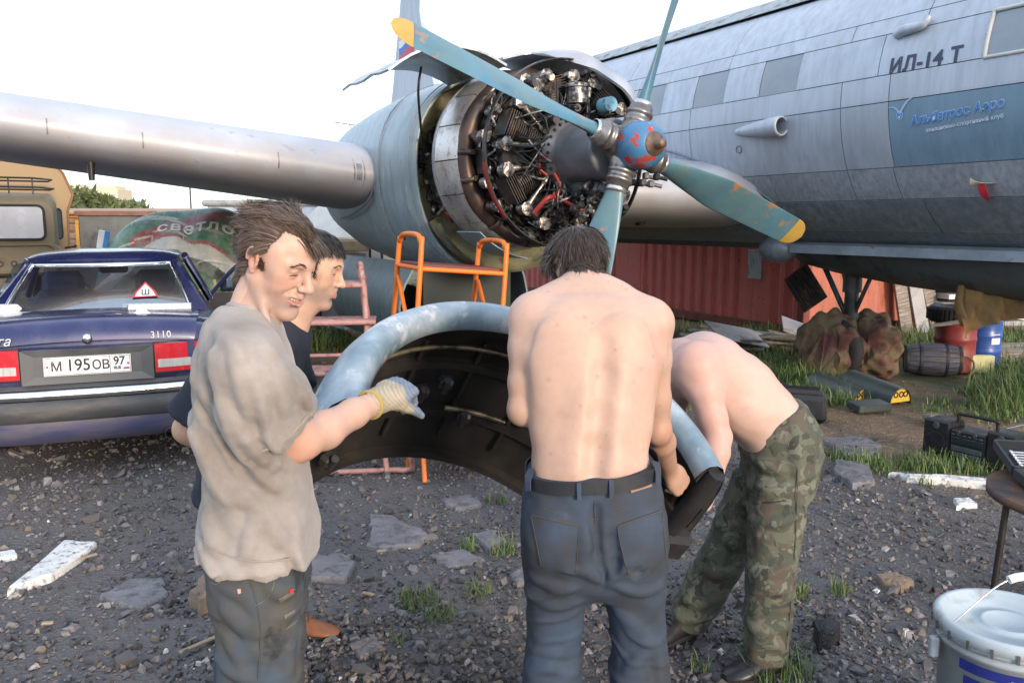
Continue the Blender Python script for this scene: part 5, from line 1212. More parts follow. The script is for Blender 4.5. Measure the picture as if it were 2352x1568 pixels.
# ---- green printed tarpaulin over a tall load
tp = thing('green_tarpaulin', 'green printed tarpaulin draped over a tall load beside the car', 'tarpaulin', (-4.42, 11.4, 0), radians(10))
def tarp_pt(u, v):
    """u across 0..1, v from the top back edge (0) down to the ground (1)"""
    x = lerp(-.98, 1.15, u); e = abs(2 * u - 1)
    top = 1.88 * (1 - .30 * max(0, e - .25) ** 2.0 * 1.6)
    if v < .25: q = v / .25; y = lerp(.7, -.15, q); z = top * (1 - .10 * (1 - q) ** 2)
    elif v < .62: q = (v - .25) / .37; y = lerp(-.15, -.62, q); z = top * (1 - .36 * q ** 1.4)
    else: q = (v - .62) / .38; y = -.62 - .08 * q + .05 * sin(17 * u + 3); z = top * .64 * (1 - q)
    z += .035 * sin(9 * u + 6 * v) * min(1, v * 3) - .09 * math.exp(-((u - .50 - .18 * (v - .4)) / .06) ** 2) * math.exp(-((v - .5) / .14) ** 2)
    y += .10 * sin(6.5 * u + 1.2) * v + .05 * sin(13 * u + 8 * v) * min(1, v * 2) - .12 * e * (1 - v)
    y += .07 * math.exp(-((v - .62) / .05) ** 2) * -1
    return Vector((x * (1 + .10 * v), y, max(.01, z)))
def tarp_col(u, v):
    g = (.045, .15, .10); cream = (.42, .43, .38); redc = (.27, .05, .06)
    c = g
    w1 = .375 + .05 * sin(5.2 * u + .5); band = v - (w1 + .07 * abs(u - .5))
    if abs(band) < .042: c = redc if .17 < u < .93 else g
    for k in range(7):                                   # leaf shaped cream strokes beside the band
        du = u - (.10 + .055 * k); dv = v - (.245 + .022 * k - .02 * (k % 2))
        if (du / .06) ** 2 + ((dv - .35 * du) / .011) ** 2 < 1: c = cream
        du = u - (.66 + .05 * k); dv = v - (.23 + .02 * k)
        if (du / .055) ** 2 + ((dv + .12 * du) / .010) ** 2 < 1: c = cream
    for k in range(8):
        du = u - (.14 + .10 * k); dv = v - (.445 + .025 * sin(3 * k))
        if (du / .055) ** 2 + ((dv - .2 * du) / .008) ** 2 < 1: c = cream
    e1 = .535 + .07 * sin(6.3 * u + 2.2) * 1.0
    if e1 < v < e1 + .02: c = redc
    elif e1 + .02 <= v < e1 + .10: c = (.45, .46, .46)
    elif e1 + .10 <= v < e1 + .165: c = (.05, .06, .065)
    if v > .88 + .02 * sin(9 * u): c = (.5, .51, .5)
    if (int(u * 60) * 7 + int(v * 26) * 13) % 11 == 0 and abs(u * 60 % 1 - .5) < .12 and .05 < v < .5: c = (.3, .42, .38)
    return c
nu, nv = 170, 150
rows = [[tarp_pt(u, v) for u in np.linspace(0, 1, nu)] for v in np.linspace(0, 1, nv)]
s = MB(); s.grid(rows); me = s.mesh('tarpaulin_sheet')
vcolors(me, np.array([tarp_col(u, v) for v in np.linspace(0, 1, nv) for u in np.linspace(0, 1, nu)]))
M_tarp = mat('printed_tarp', (.03, .1, .06), .38, vcol='col', var=.15, scale=5, bump=.25, bscale=9, col2=(.22, .29, .28), amt2=.34, scale2=7, edge2=.2); link('sheet', me, M_tarp, tp)
def on_tarp(u0, v0, su, rot=0.0):
    def f(a, b, c):
        a, b = a * cos(rot) - b * sin(rot), a * sin(rot) + b * cos(rot)
        u, v = u0 + a * su, v0 - b * su * .72; p = tarp_pt(min(1, max(0, u)), min(1, max(0, v))); q = tarp_pt(min(1, u + .01), v) - p; w = tarp_pt(u, min(1, v + .01)) - p
        n = w.cross(q).normalized(); n = n if n.y < 0 else -n
        return p + n * (.006 + c)
    return f
link('print_lettering', text_mesh('светлое', .30, .001, on_tarp(.31, .44, .40, -.06), bold=.006, sub=2, spacing=1.15), mat('tarp_white', (.62, .6, .6), .5), tp)
link('print_lettering', text_mesh('П', .28, .001, on_tarp(.40, .20, .42), bold=.006, sub=2), MATS['tarp_white'], tp)
link('print_lettering', text_mesh('Е', .28, .001, on_tarp(.50, .20, .42), bold=.006, sub=2), MATS['tarp_white'], tp)
link('print_lettering', text_mesh('Т', .28, .001, on_tarp(.60, .205, .42), bold=.006, sub=2), MATS['tarp_white'], tp)
M_gold = mat('tarp_gold', (.50, .40, .10), .5)
for ch, u0, v0, r_ in (('Р', .555, .80, .35), ('Ч', .64, .755, .18), ('О', .72, .745, .0), ('Х', .82, .80, -.5)): link('print_lettering', text_mesh(ch, .40, .001, on_tarp(u0, v0, .30, r_), bold=.004, sub=2), M_gold, tp)
s = MB(); s.box((-1.05, -.3, 1.15), (.06, .02, .9), roty(.22), .004); s.build('blue_stick', mat('blue_stick', (.03, .16, .45), .4), tp)
s = MB(); s.box((-1.06, -.2, 1.40), (.14, .02, .4), roty(.2), .01); s.build('white_flap', MATS['trailer_white'], tp)
# ---- far things: trees, blocks, pylon, lamp pole, aerial
def leaf_crown(c, rx, rz, n, seed, leaf=.22, droop=0.0):
    r = np.random.default_rng(seed); K = 16
    cc = r.normal(size=(K, 3)); cc /= np.linalg.norm(cc, axis=1, keepdims=True); cc *= r.uniform(.35, .85, (K, 1)); rad = r.uniform(.28, .5, K)
    k = r.integers(0, K, n); d = r.normal(size=(n, 3)); d /= np.linalg.norm(d, axis=1, keepdims=True)
    P = cc[k] + d * (rad[k] * r.uniform(.55, 1.05, n))[:, None]; P *= np.array([rx, rx, rz]); P += np.array(c)
    a = r.normal(size=(n, 3)); a /= np.linalg.norm(a, axis=1, keepdims=True); a[:, 2] -= droop; b = np.cross(a, r.normal(size=(n, 3))); b /= np.linalg.norm(b, axis=1, keepdims=True) + 1e-9
    L = leaf * r.uniform(.5, 1.3, n)[:, None]; V = np.stack([P - a * L, P + b * L * .45, P + a * L, P - b * L * .45], 1).reshape(-1, 3)
    F = (np.arange(n) * 4)[:, None] + np.arange(4)[None]
    me = bpy.data.meshes.new('crown'); me.from_pydata(V.tolist(), [], F.tolist())
    g = np.array([(.095, .125, .045), (.13, .15, .06), (.07, .10, .04)]); col = g[r.choice(3, n)] * r.uniform(.7, 1.3, (n, 1)); vcolors(me, np.repeat(col, 4, 0)); return me
M_leaf = mat('leaf', (.1, .13, .05), .6, vcol='col', var=.1); M_bark = mat('bark', (.10, .08, .06), .9, var=.3, scale=6)
def tree(label, u, Y, vtop, w, seed, n=2600):
    top = at(u, vtop, Y); h = top.z; x = top.x; t = thing('bushy_tree', label, 'tree', (x, Y, 0), group='trees beyond the shed')
    s = MB(); s.tube(smoothpath([(0, 0, 0), (.1, 0, h * .3), (-.1, .1, h * .6), (0, 0, h * .85)], 4), [.22 * (1 - .75 * k / 12) for k in range(13)], 8)
    rr = random.Random(seed)
    for i in range(6):
        a = rr.uniform(0, 6.28); z = h * rr.uniform(.3, .65); s.tube([(0, 0, z), (w * .25 * cos(a), w * .25 * sin(a), z + h * .13), (w * .4 * cos(a), w * .4 * sin(a), z + h * .26)], [.09, .06, .02], 6)
    s.build('trunk', M_bark, t); link('crown', leaf_crown((0, 0, h * .56), w * .55, h * .47, n, seed, .36, .4), M_leaf, t)
for i, (u, Y, vt, w, lb) in enumerate(((165, 46, 440, 4.2, 'tall bushy tree right beside the truck box'), (205, 48, 452, 4.5, 'bushy tree above the middle of the shed roof'), (250, 50, 470, 4.0, 'bushy tree above the yellow window end of the shed'), (292, 54, 472, 4.2, 'rounded tree behind the grey container'), (325, 58, 478, 4.0, 'low tree at the end of the tree row'), (125, 50, 455, 4.5, 'tree half hidden behind the truck box'), (545, 44, 492, 2.4, 'small dark tree beside the white trailer'))): tree(lb, u, Y, vt, w, i + 30)
bd = thing('apartment_block', 'pale distant apartment block above the trees', 'building', (-165, 320, 0), radians(6))
M_pale = mat('pale_facade', (.60, .50, .36), .8, var=.06, scale=.2); s = MB(); s.box((0, 8, 7), (28, 16, 14), None, .1); s.build('wall', M_pale, bd)
s = MB(); s.box((-6, 8, 14.6), (10, 12, 2.2), None, .1); s.box((9, 8, 14.3), (7, 12, 1.8), None, .1); s.build('roof_block', M_pale, bd)
M_fw = mat('far_window', (.38, .36, .33), .4)
for i in range(9):
    for j in range(3): s = MB(); s.box((-12.2 + 3.05 * i, -.05, 5.2 + 3.0 * j), (1.5, .2, 1.5)); s.build('window', M_fw, bd)
for k, (u, Y, vt, w_, h_) in enumerate(((520, 420, 478, 9, 0), (536, 400, 484, 6, 0), (470, 500, 487, 16, 0))):
    p = at(u, vt, Y); t = thing('apartment_block', ('far pinkish tower block left of the white trailer', 'far pale tower block just beside the white trailer', 'faint low block on the horizon above the tarpaulin')[k], 'building', (p.x, Y, 0))
    s = MB(); s.box((0, 5, p.z / 2), (w_, 10, p.z), None, .1); s.build('wall', mat('far_pink', (.55, .40, .35), .8) if 'far_pink' not in MATS else MATS['far_pink'], t)
    for i in range(3):
        for j in range(3): s = MB(); s.box((-w_ * .3 + w_ * .3 * i, -.05, p.z * (.45 + .18 * j)), (w_ * .13, .2, p.z * .09)); s.build('window', M_fw, t)
def hill(name, u0, u1, Y, v, amp, seed, col):
    rows = []
    for q in (0, 1):
        rows.append([])
        for u in np.linspace(u0, u1, 40): p = at(u, v + amp * sin(u * .021 + seed) + amp * .5 * sin(u * .07), Y); rows[-1].append((p.x, Y + 40 * q, p.z if q == 0 else p.z * .6))
    rows = [[(x, y - 6, 0) for x, y, z in rows[0]]] + rows
    s = MB(); s.grid(rows); o = s.build(name, mat(name, col, .9, var=.2, scale=.2)); return tag(o, None, None, kind='structure')
hill('hills', -500, 900, 260, 489, 3, 1, (.17, .19, .14)); hill('hills', 700, 3000, 300, 492, 4, 2, (.17, .19, .15))
pol = thing('lamp_pole', 'thin lone pole rising above the tarpaulin', 'pole', at(440, 500, 60)); pol.location.z = 0; s = MB(); s.cyl((0, 0, 0), (0, 0, 4.6), .06); s.build('mast', M_oildark, pol); s = MB(); s.box((0, 0, 4.5), (.5, .05, .05)); s.build('crossarm', M_oildark, pol)
py = thing('power_pylon', 'faint lattice power pylon on the skyline', 'pylon', (at(487, 500, 380).x, 380, 0)); s = MB()
for sx in (-1, 1): s.tube([(sx * 2.2, 0, 0), (sx * .5, 0, 14)], .14, 4)
s.build('legs', mat('far_steel', (.4, .38, .36), .7), py)
for i in range(5): s = MB(); z = 2 + 2.4 * i; w_ = 2.2 - 1.7 * z / 14; s.tube([(-w_, 0, z), (w_, 0, z + 1.6)], .1, 4); s.tube([(w_, 0, z), (-w_, 0, z + 1.6)], .1, 4); s.build('lattice', MATS['far_steel'], py)
for z in (9, 12): s = MB(); s.box((0, 0, z), (7, .2, .2)); s.build('crossarm', MATS['far_steel'], py)
an = thing('wire_aerial', 'spindly wire aerial frame behind the wing root', 'aerial', (at(825, 300, 26).x, 26, 0)); s = MB(); s.cyl((0, 0, 0), (0, 0, 4.3), .03); s.build('mast', M_oildark, an)
s = MB(); s.tube([(-.8, 0, 4.72), (.45, 0, 4.55)], .014, 5); s.tube([(-.3, 0, 4.64), (0, 0, 4.1)], .012, 5); s.tube([(.3, 0, 4.57), (0, 0, 4.1)], .012, 5); s.tube([(0, 0, 4.2), (0, 0, 4.6)], .016, 5); s.build('aerial_frame', M_oildark, an)
# ================================================================ ladders
M_orange = mat('orange_paint', (.72, .17, .02), .4, var=.12, scale=6, col2=(.35, .10, .03), amt2=.12, scale2=12); M_tread = mat('brown_tread', (.14, .035, .028), .6, var=.2, scale=5)
ol = thing('step_platform', 'bright orange tubular step platform with brown treads under the engine', 'step ladder', (-.735, 5.66, 0), rot=(0, radians(4.6), radians(24)))
def hoop(name, x, y0, y1, ztop, zb0, zb1, r=.019):
    P = smoothpath([(x, y0, zb0), (x, y0 + .0, ztop - .16), (x, y0 + .03, ztop - .05), (x, y0 + .11, ztop), (x, y1 - .11, ztop), (x, y1 - .03, ztop - .05), (x, y1, ztop - .16), (x, y1 + (.1 if zb1 < .5 else 0), zb1)], 5)
    s = MB(); s.tube(P, r, 10); return s.build(name, M_orange, ol)
hoop('hoop_rail', 0, 0, .55, 1.63, .0, .0); hoop('hoop_rail', .64, 0, .55, 1.63, .0, .0)
for z, y, d in ((1.42, .28, .5), (1.07, .08, .30), (.78, -.06, .26), (.48, -.18, .26), (.22, -.30, .26)):
    s = MB(); s.box((.32, y, z), (.66 if z < 1.3 else .60, d, .035), None, .006); s.build('tread', M_tread, ol)
s = MB(); s.tube([(0, .0, 1.40), (.64, .0, 1.40)], .017, 8); s.tube([(0, .55, 1.40), (.64, .55, 1.40)], .017, 8); s.tube([(0, 0, 1.40), (0, .55, 1.40)], .017, 8); s.tube([(.64, 0, 1.40), (.64, .55, 1.40)], .017, 8); s.build('platform_rail', M_orange, ol)
for x in (0, .64): s = MB(); s.tube([(x, .52, 1.32), (x, .10, .86), (x, -.3, .2), (x, -.38, 0)], .017, 8); s.build('stringer', M_orange, ol)
s = MB(); s.tube(smoothpath([(.05, .12, 1.05), (.08, .0, 1.0), (.04, -.02, .9)], 4), .014, 8); s.build('bracket', M_orange, ol)
M_pinkr = mat('pink_rusty_paint', (.38, .20, .18), .65, var=.2, scale=9, col2=(.17, .08, .06), amt2=.36, scale2=14, edge2=.06, col3=(.42, .36, .35), amt3=.2, scale3=11)
pk = thing('step_ladder', 'old pink rusty step ladder with wide mesh treads', 'step ladder', (-1.52, 5.45, 0), radians(8))
for z, y, d, x1 in ((1.27, .60, .26, .53), (1.02, .42, .24, .60), (.70, .18, .24, .64)):
    s = MB(); s.box((lerp(-.3, x1, .5), y, z), (x1 + .3, d, .022), None, .004); td = s.build('tread', M_pinkr, pk)
    s = MB(); s.tube([(-.3, y - d / 2, z - .01), (x1, y - d / 2, z - .01)], .018, 8); s.build('tread_edge', M_pinkr, td)
for sx, xb, xt in ((-1, -.3, -.28), (1, .66, .50)):
    s = MB(); s.tube([(xb, -.02, 0), (lerp(xb, xt, .5), .32, .72), (xt, .64, 1.30)], .02, 8); s.build('stringer', M_pinkr, pk)
    s = MB(); s.tube(smoothpath([(xt + .04, .28, .74), (xt + .02, .46, 1.22), (xt, .52, 1.36), (xt - .01, .60, 1.41), (xt - .02, .70, 1.36), (xt, .78, 1.1), (xt + .08, 1.0, .0)], 5), .021, 8); s.build('hand_loop', M_pinkr, pk)
    s = MB(); s.tube([(xb + .0, .30, .30), (xt + .03, .8, .9)], .014, 6); s.build('brace', M_pinkr, pk)
s = MB(); s.tube([(-.3, .0, .015), (.70, .0, .015)], .018, 8); s.tube([(-.3, .30, .78), (.6, .30, .78)], .013, 8); s.build('spreader_bar', M_pinkr, pk)
s = MB(); s.tube(smoothpath([(.55, .04, .2), (.70, .02, .19), (.80, .0, .14), (.83, .0, .02), (.70, 0, .015)], 5), .02, 8); s.build('foot_loop', M_pinkr, pk)
s = MB(); s.box((-.02, -.02, .035), (.26, .05, .05), None, .006); s.build('foot_plate', mat('flaked_white', (.5, .48, .46), .7, var=.2, scale=20, col2=(.2, .1, .08), amt2=.3, scale2=20), pk)
for u, v, a, l in ((800, 775, .5, .7), (830, 790, -.5, .5), (815, 760, 1.0, .6)):
    p = gr(u, v); s = MB(); s.box((0, 0, .1), (l, .14, .05), rotx(.4), .006); o = s.build('scrap_board', M_old2 if l > .55 else M_log); o.location = p; o.rotation_euler = (0, .35, a)
    tag(o, ('long grey board tipped beside the pink ladder', 'short grey brown board nearest the cowling by the pink ladder', 'grey board tipped steeply behind the other boards by the ladder')[(l < .6) + (a > .9) * 2 if a > .9 else (1 if l < .6 else 0)] if True else '', 'board')
# ================================================================ boombox
bb = thing('boombox', 'black portable stereo with a handle standing on the soil', 'stereo', (3.33, 5.78, 0), radians(-59))
M_bb = mat('stereo_black', (.012, .012, .014), .42, var=.3, scale=12); M_bg = mat('stereo_grille', (.02, .021, .023), .7, bump=.6, bscale=220); M_bs = mat('stereo_trim', (.06, .065, .07), .35)
s = MB(); s.box((0, 0, .125), (.26, .20, .22), None, .012); s.build('cassette_deck', M_bb, bb)
for sx in (-1, 1):
    s = MB(); s.box((sx * .235, 0, .14), (.205, .20, .27), None, .014); sp_ = s.build('speaker', M_bb, bb)
    s = MB(); s.lathe([(.001, -.012), (.03, -.01), (.06, -.002), (.078, 0), (.084, -.008), (.086, .004)], (sx * .235, -.101, .115), (0, -1, 0), 28); s.build('woofer', M_bg, sp_)
    s = MB(); s.lathe([(.001, .0), (.02, .004), (.026, .0)], (sx * .235, -.1015, .235), (0, -1, 0), 16); s.build('tweeter', M_bs, sp_)
s = MB()
for z in (.055, .10): s.box((0, -.102, z), (.22, .012, .036), None, .003)
s.build('tape_door', M_bs, bb); s = MB(); s.box((0, -.102, .16), (.23, .012, .045), None, .003); s.build('display', mat('stereo_display', (.02, .03, .035), .1), bb)
for i in range(6): s = MB(); s.box((-.1 + .04 * i, -.104, .20), (.026, .012, .012), None, .002); s.build('button', M_bs, bb)
for x in (-.06, .06): s = MB(); s.cyl((x, -.10, .222), (x, -.118, .222), .012, n=14); s.build('knob', M_bs, bb)
s = MB(); s.tube(smoothpath([(-.14, .02, .24), (-.14, .02, .31), (-.125, .02, .325), (.125, .02, .325), (.14, .02, .31), (.14, .02, .24)], 4), .012, 8); s.build('handle', M_bb, bb)
s = MB(); s.cyl((.14, .08, .26), (.62, .30, .48), .003, n=6); s.build('aerial', M_chrome, bb)
# ================================================================ table with tool case, paper
M_rust = mat('rusty_table', (.11, .06, .04), .75, var=.3, scale=8, col2=(.05, .04, .038), amt2=.4, scale2=7, bump=.3, bscale=40)
tb = thing('round_table', 'rusty round metal table at the yard edge', 'table', (2.55, 3.42, 0))
s = MB(); s.lathe([(.001, .545), (.43, .545), (.445, .55), (.445, .515), (.435, .512), (.43, .54)], n=48); s.build('table_top', M_rust, tb)
for a in (178, 298, 58): s = MB(); x, y = .41 * cos(radians(a)), .41 * sin(radians(a)); s.tube([(x * 1.08, y * 1.08, 0), (x, y, .54)], .014, 8); s.build('leg', mat('table_leg', (.022, .018, .017), .5, var=.3, scale=10) if 'table_leg' not in MATS else MATS['table_leg'], tb)
tc_ = thing('tool_case', 'open black socket set case lying on the rusty table', 'tool case', (2.48, 3.46, .555), radians(-12))
M_case2 = mat('case_plastic', (.03, .036, .042), .45, var=.2, scale=9); M_steel = mat('socket_steel', (.45, .46, .48), .28, metal=.9)
def tray(y0, y1, z0, tilt, nm):
    s = MB(); w_ = .46; h_ = .045; c = (0, (y0 + y1) / 2, z0); R_ = rotx(tilt)
    for p, sz in (((0, 0, 0), (w_, y1 - y0, .008)), ((-w_ / 2, 0, h_ / 2), (.012, y1 - y0, h_)), ((w_ / 2, 0, h_ / 2), (.012, y1 - y0, h_)), ((0, -(y1 - y0) / 2, h_ / 2), (w_, .012, h_)), ((0, (y1 - y0) / 2, h_ / 2), (w_, .012, h_))): s.box(Vector(c) + R_ @ Vector(p), sz, R_, .002)
    return s.build(nm, M_case2, tc_), Vector(c), R_
b0_, c0_, R0_ = tray(-.17, .12, .012, 0, 'case_base'); b1_, c1_, R1_ = tray(.14, .40, .05, .22, 'case_lid')
rt = random.Random(4)
for i in range(9):
    for j in range(2):
        s = MB(); p = c0_ + Vector((-.19 + .047 * i, -.07 + .13 * j, .026)); l = rt.uniform(.025, .045); s.lathe([(.001, -l), (.013, -l), (.014, l * .2), (.015, l), (.009, l), (.009, l * .3)], p, (0, -1, .25), 12); s.build('socket', M_steel, tc_)
for i in range(7): s = MB(); a = c1_ + R1_ @ Vector((-.18, -.10 + .026 * i, .018)); b = c1_ + R1_ @ Vector((.0 + .015 * i, -.10 + .026 * i, .018)); s.tube([a, b], .0055, 6); s.sphere(a, .011, 8, 5); s.sphere(b, .011, 8, 5); s.build('spanner', M_steel, tc_)
s = MB(); s.tube([c1_ + R1_ @ Vector((.06, .05, .02)), c1_ + R1_ @ Vector((.19, .06, .02))], .012, 8); s.sphere(c1_ + R1_ @ Vector((.05, .05, .02)), .022, 10, 6); s.build('ratchet', M_steel, tc_)
s = MB(); s.box((2.44, 3.13, .5535), (.30, .2, .002), rotz(-.35)); tag(s.build('paper_sheet', MATS['white_paper']), 'white sheet of paper on the rusty table edge', 'paper')
# ================================================================ bucket
bq = gr(2272, 1418, .37)
bk = thing('oil_bucket', 'grey blue plastic oil bucket with lid and wire handle', 'bucket', (1.56, 2.44, 0), radians(-24))
bk.scale = (1.36, 1.36, 1.36)
M_bk = mat('bucket_plastic', (.33, .375, .40), .42, var=.08, scale=5, col2=(.20, .22, .22), amt2=.22, scale2=6, edge2=.15); M_bkl = mat('bucket_lid', (.38, .44, .47), .4, var=.08, scale=6, col2=(.22, .2, .17), amt2=.15, scale2=9, edge2=.08)
s = MB(); s.lathe([(.001, 0), (.125, 0), (.13, .01), (.1445, .302), (.151, .304), (.151, .314), (.146, .316), (.147, .322), (.153, .324), (.153, .332), (.147, .334), (.148, .345)], n=56); s.build('pail', M_bk, bk)
s = MB(); prof = [(.001, .350), (.05, .350), (.052, .352), (.06, .352), (.062, .349), (.09, .349), (.092, .352), (.135, .353), (.14, .362), (.15, .364), (.156, .358), (.158, .335), (.152, .333)]; s.lathe(prof, n=56); lid_ = s.build('lid', M_bkl, bk)
for i in range(20): s = MB(); a = 2 * pi * i / 20; s.box((.158 * cos(a), .158 * sin(a), .336), (.004, .006, .02), rotz(a)); s.build('lid_notch', mat('notch', (.08, .09, .1), .6) if 'notch' not in MATS else MATS['notch'], bk)
ha = radians(200)
def hp(t): q = Vector((.163 * cos(pi * t + ha), .163 * sin(pi * t + ha), .305)); up = sin(pi * t); return Vector((q.x * (1 - .25 * up), q.y * (1 - 1.15 * up) + .02 * up, .305 + .145 * up)) 
s = MB(); s.tube([hp(t) for t in np.linspace(0, 1, 25)], .0022, 6); s.build('wire_handle', M_steel, bk)
s = MB(); s.tube([hp(t) for t in np.linspace(.38, .62, 7)], .010, 10); s.build('handle_grip', MATS['plate_white'], bk)
for t in (0, 1): s = MB(); p = hp(t); s.box(p * 1.0 - Vector((0, 0, .02)), (.02, .02, .05), rotz(ha), .004); s.build('handle_lug', M_bk, bk)
def on_pail(a0, z0, off): 
    def f(a, b, c): r = .1305 + .0125 * (z0 + b) / .27 + off + c; t = a0 + a / .14; return Vector((r * sin(t), -r * cos(t), z0 + b))
    return f
def pail_patch(name, a0, a1, z0, z1, off, m, n=14): 
    g = on_pail(0, 0, off); s = MB(); s.grid([[g(a * .14, z, 0) for a in np.linspace(a0, a1, n)] for z in np.linspace(z0, z1, 3)]); return s.build(name, m, bk)
M_navy = mat('label_navy', (.02, .03, .20), .4)
pail_patch('blue_band', -.80, 1.6, .268, .292, .0015, M_navy, 30); pail_patch('white_label', -.05, 1.3, .02, .278, .003, MATS['plate_white'], 20); pail_patch('blue_panel', -.72, -.38, .12, .256, .0015, M_navy)
link('label_lettering', text_mesh('Mobil', .044, .0004, on_pail(.06, .236, .0045), bold=.0006, sub=1), mat('label_blue', (.02, .06, .45), .4), bk)
link('label_lettering', text_mesh('o', .044, .0004, lambda a, b, c: on_pail(.06, .236, .006)(a + .0365, b, c), bold=.0010, sub=1), mat('label_red', (.6, .03, .04), .4), bk)
link('label_lettering', text_mesh('MOBILGEAR', .020, .0004, on_pail(.06, .205, .0045), bold=.0004, sub=1), MATS['label_blue'], bk)
# ================================================================ brown tarpaulin hanging under the belly
M_btarp = mat('brown_tarp', (.22, .135, .05), .8, var=.25, scale=5, col2=(.12, .07, .03), amt2=.35, scale2=3, edge2=.15, bump=.4, bscale=25)
bt = thing('brown_tarpaulin', 'brown canvas tarpaulin hanging from the aircraft belly', 'tarpaulin', (0, 0, 0))
A_, B_ = at(2212, 628, 7.6), at(2560, 622, 7.0); rows = []
for q in np.linspace(0, 1, 22):
    row = []
    for t in np.linspace(0, 1, 46):
        p = A_.lerp(B_, t); drop = lerp(.42, .34, t) + .10 * math.exp(-(t / .10) ** 2) * 1.6
        fold = .05 * sin(34 * t + 5 * q) * q + .03 * sin(71 * t - 9 * q) * q
        row.append(p + Vector((-.06 * math.exp(-(t / .1) ** 2) * q, -.15 * q + fold, -drop * q - .03 * sin(9 * t) * q * q)))
    rows.append(row)
s = MB(); s.grid(rows); s.build('sheet', M_btarp, bt)
s = MB(); P = [A_ + Vector((-.02 + .05 * cos(7 * q) * q, -.1 * q, -.55 * q)) for q in np.linspace(0, .85, 9)]; s.tube(P, [.04 + .035 * q for q in np.linspace(0, 1, 9)], 10, flat=.5); s.build('hanging_corner', M_btarp, bt)
wp = thing('white_pole', 'pale wooden pole lying under the brown tarpaulin', 'pole', (0, 0, 0)); s = MB(); s.tube([at(2140, 748, 8.6), at(2250, 733, 8.3), at(2480, 700, 7.7)], [.018, .028, .045], 10); s.build('shaft', mat('bleached_wood', (.52, .47, .40), .7, var=.2, scale=5, stretch=(1, 8, 8)), wp)
